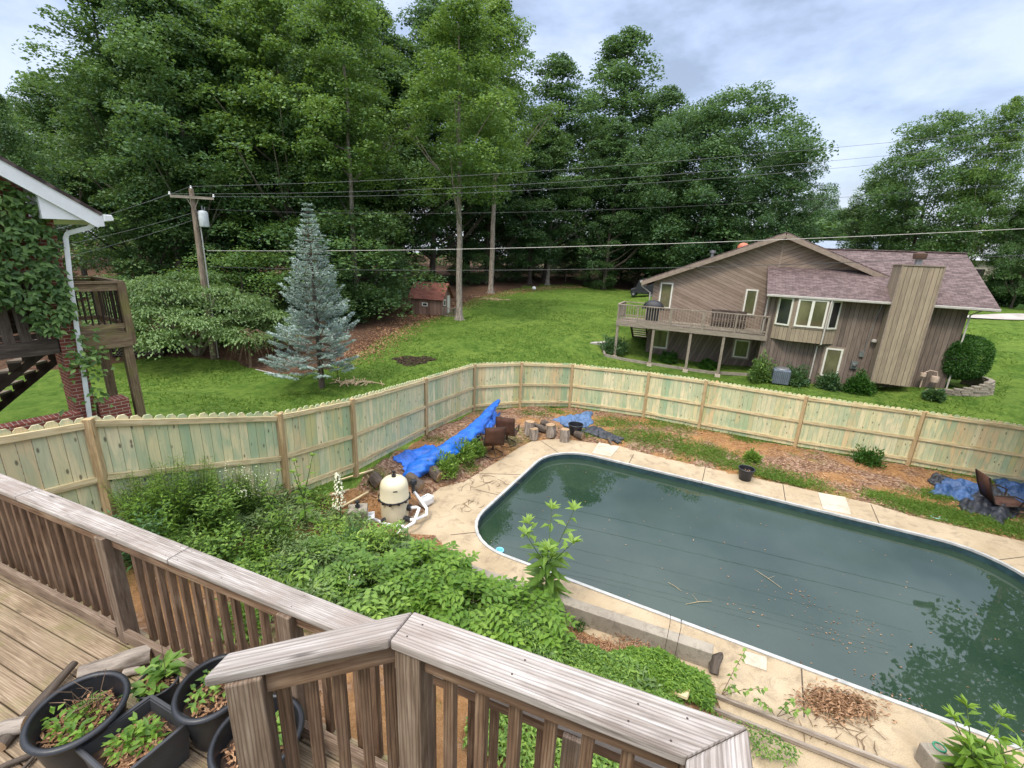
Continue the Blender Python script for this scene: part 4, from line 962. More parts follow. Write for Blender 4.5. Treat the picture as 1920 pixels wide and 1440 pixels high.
for (p, q) in (((tR+.02, .02), (tp, .02)), ((tp, .02), (tp, 1.5)), ((tR+.02, 1.5), (tp, 1.5))):
    b = MB(); b.bar(bw(*p, 5.13), bw(*q, 5.13), .12, .04); b.build('cap_rail', M['oldwood'], bal); b = MB(); b.bar(bw(*p, 5.03), bw(*q, 5.03), .04, .12); b.build('top_rail', M['oldwood'], bal); b = MB(); b.bar(bw(*p, 4.28), bw(*q, 4.28), .04, .09); b.build('bottom_rail', M['oldwood'], bal)
for k in range(7):
    t = tR+.1+(tp-tR-.15)*(k+.5)/7; b = MB(); b.bar(bw(t, .03, 4.25), bw(t, .03, 5.0), .02, .02); b.build('baluster', M['bronze'], bal)
for k in range(9):
    o = .15+.15*k; b = MB(); b.bar(bw(tp, o, 4.25), bw(tp, o, 5.0), .02, .02); b.build('baluster', M['bronze'], bal)
    if k < 7: t = tR+.1+(tp-tR-.15)*(k+.5)/7; b = MB(); b.bar(bw(t, 1.5, 4.25), bw(t, 1.5, 5.0), .02, .02); b.build('baluster', M['bronze'], bal)
# creeper on the brick house
lv = Leaves(); m = 1500
tx = NR.uniform(-3.2, tR+.05, m*2); zz = NR.uniform(4.3, 7.3, m*2)
top = np.minimum(rk(tx, -.35), 7.3); low = np.where(tx < -.75, 5.42+.12*np.sin(tx*7), 4.75-.45*np.clip((tx+.75)/.75, 0, 1)*1.0+.25*np.sin(tx*9))
low = np.where(tx > .32, 4.95+1.6*(tx-.32), low)
ok = (zz < top) & (zz > low) & ~((tx > .2) & (zz > 5.2)) & (tx < .24); tx = tx[ok]; zz = zz[ok]; m = len(tx)
o = -NR.random(m)*.22-.03
P = np.stack([BC[0]+BU[0]*tx+BI[0]*o, BC[1]+BU[1]*tx+BI[1]*o, zz], 1); out = np.array([*(-BI), 0])
for j in range(3):
    ang = NR.normal(size=m)*.3+(j-1)*1.0; D = np.stack([np.sin(ang)*BU[0], np.sin(ang)*BU[1], -np.cos(ang)], 1)+out*.55+NR.normal(size=(m, 3))*.15
    N = out+np.array([0, 0, .75])+NR.normal(size=(m, 3))*.3
    lv.add(P+NR.normal(size=(m, 3))*.02, D, N, NR.uniform(.09, .15, m), NR.uniform(.05, .08, m), fold=.12)
tag(lv.build('creeper', M['leaf_ivy']), 'five leaved creeper covering the upper wall and pier of the brick house', 'climbing plant')
lv = Leaves()
for (px, py, n_) in ((150, 628, 25), (165, 670, 60), (150, 665, 40), (165, 695, 25), (172, 735, 16), (178, 750, 14)):
    t, z = bp(px, py, -.15); c = bw(t, -.15, z); m = n_; P = c+NR.normal(size=(m, 3))*[.14, .14, .1]; D = NR.normal(size=(m, 3))*[1, 1, .4]+out*.5+[0, 0, -.5]; lv.add(P, D, out+[0, 0, 1.]+NR.normal(size=(m, 3))*.3, NR.uniform(.1, .16, m), .07, fold=.12)
tag(lv.build('creeper', M['leaf_ivy']), 'loose creeper sprigs climbing the white downspout below the wall', 'climbing plant')
# lattice shed behind the balcony
c = hit(265, 668); sh = thing('lattice_shed', c, 'low shed with lattice side and reddish roof behind the balcony', 'shed'); fx = np.array([.93, .37, 0]); fy = np.array([-.37, .93, 0])
b = MB()
for k in range(26):
    for sgn in (-1, 1):
        x = -1.2+.16*k-.9; p = c+fx*x+[0, 0, .05]; q = c+fx*(x+sgn*1.25)+[0, 0, 1.3]
        x0 = np.clip(x, -1.2, .95); 
        if not (-1.2 <= x <= .95 and -1.2 <= x+sgn*1.25 <= .95):
            xa, xb = x, x+sgn*1.25; lo, hi = -1.2, .95; ta = 0; tb_ = 1
            for lim in (lo, hi):
                pass
            f0 = max(0, min(1, ((lo if sgn > 0 else hi)-xa)/(xb-xa))); f1 = max(0, min(1, ((hi if sgn > 0 else lo)-xa)/(xb-xa)))
            if f1 <= f0: continue
            p, q = p+(q-p)*f0, p+(q-p)*f1
        b.bar(p+fy*(.0 if sgn > 0 else .012), q+fy*(.0 if sgn > 0 else .012), .03, .008, up=fy)
b.build('lattice', M['greywood'], sh)
b = MB(); b.box(c+fx*-.1+fy*1.0+[0, 0, .65], (2.1, .1, 1.3), fx, fy); b.box(c+fx*.95+fy*.5+[0, 0, .65], (.08, 1.1, 1.3), fx, fy); b.box(c+fx*-1.2+fy*.5+[0, 0, .65], (.08, 1.1, 1.3), fx, fy); b.build('wall', M['darkwood'], sh)
b = MB(); roofplane(b, [c+fx*-1.6+fy*-.3+[0, 0, 1.35], c+fx*1.35+fy*-.3+[0, 0, 1.35], c+fx*1.1+fy*1.2+[0, 0, 1.95], c+fx*-1.6+fy*1.2+[0, 0, 1.95]]); b.build('roof', M['shingle_red'], sh)
# ================================================================= TREES
def crown_leaves(lv, centers, radii, per, size, flat=.62, shell=.55, droop=.0, var_j=.45):
    for c, r in zip(centers, radii):
        m = int(per*1.6*(r*r)); size_ = size*.79; 
        u = unit(NR.normal(size=(m, 3))); u[:, 2] = np.where(u[:, 2] < -.35, -u[:, 2], u[:, 2])
        rr = r*(shell+(1-shell)*NR.random(m)**.5)*NR.uniform(.8, 1.2, m)
        P = c+u*rr[:, None]*np.array([1, 1, flat]); 
        N = u*.55+np.array([0, 0, .75])+NR.normal(size=(m, 3))*.45; D = unit(NR.normal(size=(m, 3))*[1, 1, .35]+u*.5-np.array([0, 0, droop]))
        cv = NR.random(); v = np.clip(cv*(1-var_j)+NR.random(m)*var_j, 0, 1)
        s = size_*NR.uniform(.6, 1.3, m); lv.add(P-D*s[:, None]*.5, D, N, s, s*.62, v, fold=.12, droop=.1)
def bend_path(p0, p1, n=6, wob=.3):
    pts = []
    for i in range(n+1):
        t = i/n; p = np.array(p0)*(1-t)+np.array(p1)*t; p = p+np.array([rnd.uniform(-1, 1), rnd.uniform(-1, 1), 0])*wob*math.sin(math.pi*t); pts.append(p)
    return pts
PROTO = {}
def tree_proto(key, H, Rr, base, ncl, crad, per, size, leaf, bark='bark', profile='maple', seed=1, limbs=14, trunk_r=None, flat=.62, asym=.25):
    """unit tree at the origin: returns (trunk mesh obj, crown mesh obj) specs stored for copying"""
    global rnd, NR
    rnd = random.Random(seed); NR = np.random.default_rng(seed)
    tr = trunk_r or H*.013
    cs = []; rs = []
    dirs = [rnd.uniform(0, 6.28) for _ in range(4)]
    for k in range(ncl):
        t = rnd.random()**.9; z = H*(base+(1-base)*t)
        if profile == 'maple': w = (math.sin(math.pi*min(1, .12+.88*t)**.75))**.7
        elif profile == 'column': w = (1-t)**.5*(.6+.4*min(1, t*4))+.03
        elif profile == 'round': w = math.sqrt(max(0, 1-(2*t-.92)**2/1.2))
        else: w = (1-t)**.6*(.6+.4*min(1, t*6))
        th = rnd.uniform(0, 2*math.pi); lob = 1+asym*math.sin(3*th+dirs[0]+t*4)+asym*.7*math.sin(5*th+dirs[1]-t*7)
        rr = Rr*w*lob*(rnd.random()**.42)
        cs.append(np.array([rr*math.cos(th), rr*math.sin(th), z-crad*.35+rnd.uniform(-.3, .3)])); rs.append(crad*rnd.uniform(.55, 1.3)*(.5+.65*w if profile == 'column' else .68+.42*w))
    b = MB(); top = H*(.93 if profile != 'round' else .75)
    lean = rnd.uniform(-.02, .02)*H; path = bend_path((0, 0, -.4), (lean, rnd.uniform(-.02, .02)*H, top), 10, H*.006)
    rad = [tr*(1.9 if i == 0 else 1)*(1-.93*(i/10)**1.1)+.02 for i in range(11)]; rad[1] = tr*1.0
    path[1] = path[0]+np.array([0, 0, .9]); b.tube(path, rad, 9, wob=.12)
    for th in range(6): a = th*1.05+.3; b.tube([np.array([math.cos(a)*tr*2.6, math.sin(a)*tr*2.6, -.15]), np.array([math.cos(a)*tr*1.1, math.sin(a)*tr*1.1, .18*tr/.3]), np.array([math.cos(a)*tr*.5, math.sin(a)*tr*.5, 1.2*tr/.3])], [tr*.12, tr*.35, tr*.4], 6)
    order = sorted(range(ncl), key=lambda i: -np.hypot(cs[i][0], cs[i][1]))[:limbs*2]
    for i in rnd.sample(order, min(limbs, len(order))):
        c = cs[i]; z0 = max(H*base*.75, c[2]-np.hypot(c[0], c[1])*rnd.uniform(.5, 1.1)); f = min(1, z0/top); p0 = path[min(10, int(f*10))].copy(); p0 = np.array([p0[0], p0[1], z0])
        r0 = tr*(1-.9*f)*.45+.02; mid = p0*.5+c*.5+np.array([rnd.uniform(-.3, .3), rnd.uniform(-.3, .3), -.4]); b.tube([p0, mid, c+np.array([0, 0, .2])], [r0, r0*.6, .02], 6)
    tm = b.build('trunk', M[bark], None, smooth=True)
    lv = Leaves(); crown_leaves(lv, cs, rs, per, size, flat); cm = lv.build('crown', M[leaf], None, sub=False)
    for o in (tm, cm): C.objects.unlink(o)
    PROTO[key] = (tm, cm, H)
NP = 0
def put_tree(key, loc, scale, rotz, name, label, group=None, leaf=None, cat='tree', sz=None):
    tm, cm, H = PROTO[key]
    t = thing(name, loc, label, cat, group, rotz); s = scale if hasattr(scale, '__len__') else (scale,)*3; t.scale = s
    a = tm.copy(); a.name = 'trunk'; C.objects.link(a); a.parent = t
    c = cm.copy(); c.name = 'crown'; C.objects.link(c); c.parent = t
    if leaf:
        k2 = (key, leaf)
        if k2 not in PROTO: me = cm.data.copy(); me.materials.clear(); me.materials.append(M[leaf]); PROTO[k2] = me
        c.data = PROTO[k2]
    return t
tree_proto('maple', 24, 6.0, .22, 240, 1.38, 76, .34, 'leaf_forest', profile='maple', seed=3)
tree_proto('maple2', 24, 5.4, .10, 240, 1.35, 76, .33, 'leaf_forest', 'bark_dark', 'maple', seed=9)
tree_proto('tall', 26, 4.6, .40, 190, 1.18, 84, .30, 'leaf_forest', 'bark', 'maple', seed=15, trunk_r=.27, limbs=5)
tree_proto('column', 22, 5.0, .14, 300, 1.15, 84, .30, 'leaf_cool', 'bark_dark', 'column', seed=22, asym=.3)
tree_proto('oak', 16, 7.0, .12, 270, 1.25, 84, .30, 'leaf_cool', 'bark_dark', 'round', seed=31, asym=.15)
tree_proto('bush', 7, 3.2, .02, 60, 1.15, 110, .24, 'leaf_forest', 'bark_dark', 'round', seed=41, limbs=8, trunk_r=.12)
rnd = random.Random(5); NR = np.random.default_rng(5)
# (key, base px, base py, height m, width factor, label, leaf)
def stand(key, px, py, topy, wf, label, leaf=None, group=None, rot=None, name='tree', r=None, cat='tree'):
    if r is None: c = hit(px, py)
    else:
        d = ray(px, py); h = np.hypot(d[0], d[1]); x, y = d[0]/h*r, d[1]/h*r; c = np.array([x, y, Tz(x, y)])
    rr = np.hypot(c[0], c[1]); d = ray(px, topy)
    # top height seen at topy along the trunk's own vertical
    best = None
    for z in np.arange(1, 45, .25):
        q = R.T @ (np.array([c[0], c[1], c[2]+z])-np.array([0, 0, EYE])); yy = q[1]/q[2]*F+720
        if yy <= topy: best = z; break
    Hh = best or 30; H = PROTO[key][2]; s = Hh/H
    return put_tree(key, (c[0], c[1], c[2]-.05), (s*wf, s*wf, s), rnd.uniform(0, 6.28) if rot is None else rot, name, label, group, leaf, cat)
FG = 'crowded tall trees of the wood behind the lawn'
# distinct trees along the lawn edge
stand('tall', 861, 600, -35, 1.05, 'tall maple with a bare pale trunk standing on the lawn beside the playhouse', 'leaf_bright', name='maple_tree', rot=.6)
stand('tall', 920, 550, -10, .95, 'tall tree with a slim grey trunk just right of and behind the bare pale trunk', 'leaf_bright', name='maple_tree')
stand('tall', 672, 655, -60, .95, 'leaning tall tree with a curved pale trunk behind the blue spruce', 'leaf_bright', name='maple_tree', r=36)
stand('maple2', 728, 640, 15, .8, 'dark dense tall tree between the curved trunk and the playhouse', name='tree', r=50)
stand('column', 1022, 528, 98, 1.15, 'narrow pointed tree with sparse top in the middle of the tree line', name='tree')
stand('column', 1130, 526, 52, 1.2, 'tallest pointed tree at right of the wood, its top clear against the sky', name='tree')
stand('column', 1212, 520, 160, 1.1, 'small pointed tree top between the tallest pointed tree and the round crowned one', name='tree', r=66)
stand('oak', 1262, 505, 200, .85, 'round crowned tree with a pale leaning trunk behind the left eave of the brown house', name='oak_tree', r=60)
stand('oak', 1345, 500, 176, 1.0, 'broad round dark tree rising directly behind the gable of the brown house', name='oak_tree', r=62)
stand('oak', 1432, 500, 285, .75, 'lower right shoulder tree of the round group, ending at the open sky', name='oak_tree', r=58)
stand('oak', 1700, 500, 222, .82, 'big bushy tree on the right behind the mauve roof', 'leaf_forest', name='maple_tree', r=62)
stand('maple', 1808, 500, 178, .6, 'tall yellow green tree top at right, rising above the bushy tree', 'leaf_bright', name='maple_tree', r=60)
stand('oak', 1625, 500, 330, .7, 'lower bushy tree left of the big bushy tree behind the mauve roof', 'leaf_forest', name='maple_tree', r=64)
stand('oak', 1915, 520, 335, .6, 'tree cut by the right edge of the frame, above the hedge', 'leaf_forest', name='maple_tree', r=60)
stand('maple2', 1868, 540, 385, .75, 'spreading shade tree beside the pale driveway at right', 'leaf_bright', name='maple_tree', r=63)
stand('oak', 1520, 495, 365, .7, 'small distant tree in the gap above the gable peak', name='tree', r=85)
# front row of the left wood
row1 = [(0, 560, 290, 'maple', .8, 'leaf_bright', 36), (80, 570, 170, 'maple2', .62, None, 38), (350, 600, -60, 'maple', .56, None, 40), (290, 610, -40, 'maple2', 1.0, 'leaf_forest', 42), (395, 600, -30, 'maple', .95, None, 40), (480, 610, -50, 'maple2', .95, None, 42), (560, 620, -40, 'maple', .95, 'leaf_bright', 40), (615, 640, 40, 'maple2', .8, None, 38)]
labs = ['lime green rounded tree at the left edge, above the brick house roof', 'dark tree in the left wood below the first stretch of open sky', 'tall tree whose crown tops the wood left of the sky notch', 'tall dark tree behind the left arm of the utility pole', 'tall tree directly behind the utility pole', 'tall dark tree between the utility pole and the blue spruce', 'tall brighter tree directly behind the blue spruce', 'dark tree crowding the curved pale trunk on its left']
for (px, py, ty, k, wf, lf, r), lab in zip(row1, labs): stand(k, px, py, ty, wf, lab, lf, r=r)
# rows deeper in the wood
for i in range(26):
    px = -120+i*55+rnd.uniform(-15, 15); r = rnd.uniform(50, 66); ty = (-70 if px < 900 else 190)+rnd.uniform(-10, 60)
    if px < 150: ty = 260+rnd.uniform(0, 60)
    elif px < 330: ty = 110+rnd.uniform(0, 40)
    if 330 < px < 390 or 735 < px < 810: ty = 70
    if px > 1160: ty = 260+rnd.uniform(0, 40)
    stand(rnd.choice(['maple', 'maple2', 'column']), px, 500, ty, 1.0, 'dark trees packed together deep in the wood behind the front row', group=FG, r=r)
# understory bushes along the wood edge
und = [(250, 640, 520, 33), (470, 660, 470, 34), (430, 655, 560, 32), (672, 640, 390, 35), (690, 625, 560, 36), (640, 640, 500, 34), (700, 640, 455, 42), (770, 560, 478, 52), (1000, 525, 455, 66), (1165, 512, 450, 72), (1120, 545, 488, 58), (950, 530, 440, 60), (880, 545, 455, 55), (1060, 520, 470, 70), (1240, 500, 440, 66), (1320, 500, 420, 66), (560, 640, 520, 36)]
ulab = ['bush behind the balcony of the brick house', 'bush between the utility pole and the blue spruce', 'low bush at foot of the utility pole', 'leafy sapling tree right of the blue spruce top', 'bright drooping sapling left of the playhouse', 'bush tucked behind the blue spruce', 'sapling crown under the curved pale trunk', 'bush shading the back of the playhouse', 'bush at the back of the lawn in the middle', 'bush near the covered cart', 'round dark shrub at the far lawn edge left of the cart', 'low tree right behind the two pale trunks', 'bush between the playhouse and the slim grey trunk', 'far bush under the narrow pointed tree', 'bush showing over the left slope of the gable', 'bush behind the middle of the gable slope', 'low bush left of the blue spruce trunk']
for (px, py, ty, r), lab in zip(und, ulab): stand('bush', px, py, ty, rnd.uniform(1.1, 1.5), lab, rnd.choice(['leaf_bright', None, None]), r=r, name='bush', cat='bush')
# the far mass of the wood and horizon trees: nobody could count it
lv = Leaves(); cs = []; rs = []
for i in range(420):
    a = rnd.uniform(-62, 62); r = rnd.uniform(78, 100); x, y = math.sin(math.radians(a))*r, math.cos(math.radians(a))*r; px_ = 960+F*math.tan(math.radians(a))
    hmax = 22 if a < -2 else (11 if a < 24 else 7)
    if -1 < a < 12: hmax = 7
    z = Tz(x, y)+rnd.uniform(.5, hmax); cs.append(np.array([x, y, z])); rs.append(rnd.uniform(2.2, 3.6))
crown_leaves(lv, cs, rs, 16, .85, .8)
tag(lv.build('far_woods', M['leaf_forest']), 'far mass of dark green woodland closing the view behind the tree trunks', 'woodland', kind='stuff')
# blue spruce
def spruce(loc, H, Rr):
    t = thing('blue_spruce', loc, 'silvery blue spruce with a bare lower trunk on the lawn behind the fence', 'spruce tree'); loc = np.array(loc)
    b = MB(); b.tube([loc+[0, 0, -.1], loc+[0, 0, H*.5], loc+[-.1, 0, H*.97]], [.13, .09, .015], 9); b.build('trunk', M['bark_dark'], t, smooth=True)
    lv = Leaves(); b = MB(); z = .95
    while z < H*.985:
        f = (z-.5)/(H-.5); Rz = Rr*(1-f)**.95*min(1, .35+(1-f)*4)+.02; nb = max(5, int(12*(1-f)+5)); off = rnd.uniform(0, 6.3)
        for k in range(nb):
            th = off+2*math.pi*k/nb+rnd.uniform(-.2, .2); L = Rz*rnd.uniform(.55, 1.15); 
            if z < 2.2 and math.cos(th) > .2: L *= .75
            dz0 = -.06*L; p0 = loc+[0, 0, z]; dv = np.array([math.cos(th), math.sin(th), 0]); rise = (.12+.7*f)
            tip = p0+dv*L+np.array([0, 0, L*(rise-.16)]); mid = p0+dv*L*.55+np.array([0, 0, L*(rise*.4-.2)])
            b.tube([p0, mid, tip], [.022, .014, .005], 4, cap=False)
            sub = max(3, int(L*7)); s0 = .35 if z > 2.4 else .6
            for j in range(sub):
                u = s0+(1-s0)*(j+.5)/sub; c = p0*(1-u)**2+2*mid*u*(1-u)+tip*u*u
                c = p0+(mid-p0)*2*u if u < .5 else mid+(tip-mid)*(2*u-1)
                sl = (1.05-u)*L*.42+.10; side = np.array([-math.sin(th), math.cos(th), 0])
                for sg in (-1, 1):
                    e = c+(side*sg*.8+dv*.7)*sl+np.array([0, 0, .02]); m = int(7+sl*24)
                    w = NR.random(m)[:, None]; P = c*(1-w)+e*w; ax = unit(e-c)
                    D = NR.normal(size=(m, 3))*[.6, .6, .3]+ax*.8+[0, 0, .35]; lv.add(P, D, NR.normal(size=(m, 3))*.4+[0, 0, 1], NR.uniform(.07, .13, m), NR.uniform(.022, .034, m), np.clip(.55*u+NR.random(m)*.45, 0, 1), fold=.3, droop=0)
        z += .2+.15*(1-f)
    b.build('branches', M['twig'], t); lv.build('crown', M['leaf_spruce'], t)
c = hit(604, 728)
spruce(c, 7.6, 2.1)
# layered dogwood by the utility pole
def dogwood(loc, Rr, H):
    t = thing('dogwood_tree', loc, 'broad low dogwood with layered pale green foliage round the utility pole', 'tree'); loc = np.array(loc); b = MB(); lv = Leaves(); cs = []; rs = []
    for k in range(8):
        th = k*.8; e = loc+np.array([math.cos(th)*Rr*.6, math.sin(th)*Rr*.45, H*rnd.uniform(.5, .8)]); b.tube([loc+[0, 0, -.1], loc*.6+e*.4+[0, 0, .3], e], [.11, .07, .02], 7, wob=.2)
    b.build('trunk', M['bark'], t, smooth=True)
    for k in range(230):
        th = rnd.uniform(0, 6.28); u = rnd.random()**.5; x = math.cos(th)*Rr*u; y = math.sin(th)*Rr*.75*u; z = H*(1-.62*u**2.2)*rnd.uniform(.72, 1.0) if rnd.random() < .75 else H*rnd.uniform(.22, .6)
        c = loc+np.array([x, y, z]); m = 150; r = rnd.uniform(.45, .95); q = NR.normal(size=(m, 3))*[r*.55, r*.55, .07]; P = c+q; P[:, 2] -= (q[:, 0]**2+q[:, 1]**2)*.22
        D = unit(q*[1, 1, 0]+NR.normal(size=(m, 3))*.35-[0, 0, .25]); v = rnd.random()
        lv.add(P, D, NR.normal(size=(m, 3))*.25+[0, 0, 1], NR.uniform(.12, .2, m), NR.uniform(.06, .1, m), np.clip(v*.5+NR.random(m)*.5, 0, 1), fold=.15, droop=.25)
    lv.build('crown', M['leaf_dogwood'], t)
d0 = hit(372, 668); dogwood(d0, 4.9, 4.5)
d1 = hit(470, 690); b = MB()
for k in range(26):
    a = rnd.uniform(0, 6.28); p = d1+np.array([rnd.uniform(-.4, .4), rnd.uniform(-.4, .4), 1.9]); b.tube([p, p+np.array([math.cos(a)*.5, math.sin(a)*.5, -.3]), p+np.array([math.cos(a)*.9, math.sin(a)*.9, -1.5+rnd.uniform(0, .5)])], [.018, .012, .004], 4)
b.tube([d1, d1+[0, .1, 1.0], d1+[.1, 0, 2.0]], [.07, .06, .04], 6)
tag(b.build('bare_shrub', M['twig']), 'bare drooping grey shrub between the dogwood and the blue spruce', 'shrub')
# off-frame tree whose reflection fills the near corner of the pool
tree_proto('side', 13, 4.6, .16, 150, 1.05, 150, .26, 'leaf_forest', 'bark_dark', 'maple', seed=77)
rnd = random.Random(6); NR = np.random.default_rng(6)
put_tree('side', (17.2, 8.8, 0), 1.0, .3, 'maple_tree', 'dark tree right of the pool, seen mirrored in the near corner of the water')

# ================================================================= PLANTS OF THE YARD
def shrub(c, r, h, n, L, W, mat, label, name='shrub', per_stem=True, cat='shrub', upright=.4, hue=None):
    c = np.array(c, float); lv = Leaves(); u = unit(NR.normal(size=(n, 3))); u[:, 2] = abs(u[:, 2]); q1 = rnd.random()*6; lob = 1+.22*np.sin(u[:, 0]*4.3+q1)*np.sin(u[:, 1]*3.7+q1*2)+.14*np.sin(u[:, 2]*9+u[:, 0]*7+q1)
    rr = NR.random(n)**.35; P = c+u*(rr*lob)[:, None]*np.array([r, r, h])*NR.uniform(.8, 1.2, (n, 1)); D = u+NR.normal(size=(n, 3))*.6+[0, 0, upright]; N = u*.4+[0, 0, 1]+NR.normal(size=(n, 3))*.4
    lv.add(P, D, N, L*NR.uniform(.6, 1.3, n), W*NR.uniform(.7, 1.2, n), NR.random(n), fold=.15)
    return tag(lv.build(name, M[mat]), label, cat)
# round hedge on the stone wall + foundation shrubs
c = hw(6.05, .75, 0)
shrub((c[0], c[1], 1.2), 1.25, 1.15, 9000, .13, .05, 'leaf_hedge', 'large clipped round hedge ball beside the right corner of the brown house', 'hedge', cat='hedge')
o = bpy.data.objects[-1] if False else None
lv = Leaves(); n = 26000; u = unit(NR.normal(size=(n, 3))); e = np.sign(u)*abs(u)**.72; P = np.array([c[0], c[1], 2.0])+e*np.array([1.06, 1.06, 1.05])*NR.uniform(.9, 1.02, (n, 1)); lv.add(P, u*.6+NR.normal(size=(n, 3))*.6+[0, 0, .3], u+[0, 0, .6]+NR.normal(size=(n, 3))*.3, NR.uniform(.06, .14, n), .045, NR.random(n), fold=.15)
old = [x for x in C.objects if x.name == 'hedge'][0]; bpy.data.objects.remove(old)
tag(lv.build('hedge', M['leaf_hedge']), 'large clipped round hedge ball beside the right corner of the brown house', 'hedge')
for s, o, r, h, mt, lab in [(-2.45, -.75, .62, 1.25, 'leaf_bright', 'bright yellow green shrub at left of the air conditioner'), (-.85, -.75, .6, .85, 'leaf_cool', 'dark arching shrub at right of the air conditioner'), (.75, -.7, .5, .75, 'leaf_cool', 'small dark shrub under the lower window of the brown house'), (2.0, -.85, .6, .95, 'leaf_hedge', 'glossy dark shrub at the foot of the timber chimney'), (-10.9, .5, .8, .9, 'leaf_cool', 'silvery green shrub in the edged bed under the raised deck corner'), (-7.5, 1.2, .5, .5, 'leaf_hedge', 'low plant under the raised deck, left part'), (-5.2, 1.3, .45, .4, 'leaf_hedge', 'low plant under the raised deck, right part'), (4.9, -1.2, .35, .35, 'leaf_cool', 'low weed beside the gas meter')]:
    p = hw(s, o, 0); shrub((p[0], p[1], Tz(*p[:2])), r, h, 2600, .15, .06, mt, lab)
c = hit(1890, 560); 
for k, (px, py, r, h) in enumerate([(1885, 570, 2.0, 2.9), (1925, 572, 2.4, 3.4)]):
    c = hit(px, py); shrub(c, r, h, 7000, .4, .2, 'leaf_cool', ['dark hedge mass beyond the lawn at right, nearer the house', 'dark hedge mass cut by the right frame edge'][k], 'hedge', cat='hedge')

def stem_plant(c, h, nst, spread, L, W, mat, label, name='weed_plant', leafgap=.07, arch=.25, whorl=1, flower=None, cat='plant', stemr=.004, top_small=.5, droop=.15, seedd=None, group=None):
    """leafy stems, each with alternating leaves; one thing > stems, leaves (and flowers)"""
    c = np.array(c, float); t = thing(name, c, label, cat, group); b = MB(); lv = Leaves(); fl = Leaves()
    for k in range(nst):
        a = rnd.uniform(0, 6.28); hh = h*rnd.uniform(.65, 1.05); base = c+np.array([math.cos(a), math.sin(a), 0])*spread*.35*rnd.random(); tip = base+np.array([math.cos(a)*spread*rnd.random(), math.sin(a)*spread*rnd.random(), hh])
        mid = base*.5+tip*.5+np.array([-math.cos(a), -math.sin(a), 0])*arch*.3*hh*.3; b.tube([base, mid, tip], [stemr, stemr*.8, stemr*.4], 5, cap=False)
        m = max(4, int(hh/leafgap)); 
        for w in range(whorl):
            u = np.linspace(.18, 1, m)+NR.uniform(-.02, .02, m); u = np.clip(u, 0, 1)[:, None]; P = base*(1-u)**2+2*mid*u*(1-u)+tip*u*u
            th = np.arange(m)*2.4+w*6.28/whorl+a; D = np.stack([np.cos(th), np.sin(th), NR.uniform(.1, .7, m)], 1); sz = L*(1-(1-top_small)*u[:, 0]**1.5)*NR.uniform(.75, 1.2, m)
            lv.add(P, D, np.tile([0, 0, 1.], (m, 1))+NR.normal(size=(m, 3))*.2, sz, sz*W/L, NR.uniform(.2, 1, m)*(.55+.45*u[:, 0]), fold=.12, droop=droop)
        if flower and k % 3 == 0: m = 9; fl.add(tip+NR.normal(size=(m, 3))*[.05, .05, .05], NR.normal(size=(m, 3)), [0, 0, 1.]+NR.normal(size=(m, 3))*.3, .02, .018)
    b.build('stem', M['stem'], t); lv.build('foliage', M[mat], t)
    if flower: fl.build('flower', M['petal'], t)['kind'] = 'stuff'
    return t
def gp(px, py, z=None):
    return hit(px, py)
# garden bank: ground cover (uncountable) then the plants one can tell apart
lv = Leaves(); lv2 = Leaves()
gpoly = [at(*p, .4)[:2] for p in [(235, 985), (330, 930), (420, 905), (520, 930), (600, 960), (690, 985), (745, 1010), (800, 1035), (860, 1060), (900, 1110), (1010, 1118), (1040, 1150), (1110, 1260), (1200, 1275), (1250, 1300), (1180, 1360), (1000, 1290), (760, 1240), (600, 1200), (450, 1180), (330, 1150), (240, 1080)]]
xs = [p[0] for p in gpoly]; ys = [p[1] for p in gpoly]; n = 62000
X = NR.uniform(min(xs)-.3, max(xs), n); Y = NR.uniform(min(ys), max(ys), n); k = in_poly(X, Y, gpoly)
X = X[k]; Y = Y[k]; hn = .13+.13*np.sin(X*2.3+1.7*Y)+.10*np.sin(X*5.1-Y*4.2)+.07*np.sin(X*11+Y*9); hgt = np.clip(hn+.12, .03, .55); Z = T(X, Y)+hgt*NR.random(len(X))**.5
sel = (np.sin(X*1.9+.5)*np.cos(Y*2.2) > -.1)
for s_, LL, mt in ((sel, lv, 0), (~sel, lv2, 1)):
    P = np.stack([X[s_], Y[s_], Z[s_]], 1); m = len(P); D = NR.normal(size=(m, 3))*[1, 1, .3]+[0, 0, .5]; LL.add(P, D, NR.normal(size=(m, 3))*.35+[0, 0, 1], NR.uniform(.06, .13, m), NR.uniform(.024, .05, m), fold=.15, droop=.2)
tag(lv.build('ground_cover', M['leaf_grey']), 'grey green mint like ground cover filling the garden bank', 'ground cover', kind='stuff'); tag(lv2.build('ground_cover', M['leaf_weed']), 'bright green ground cover patches between the garden plants', 'ground cover', kind='stuff')
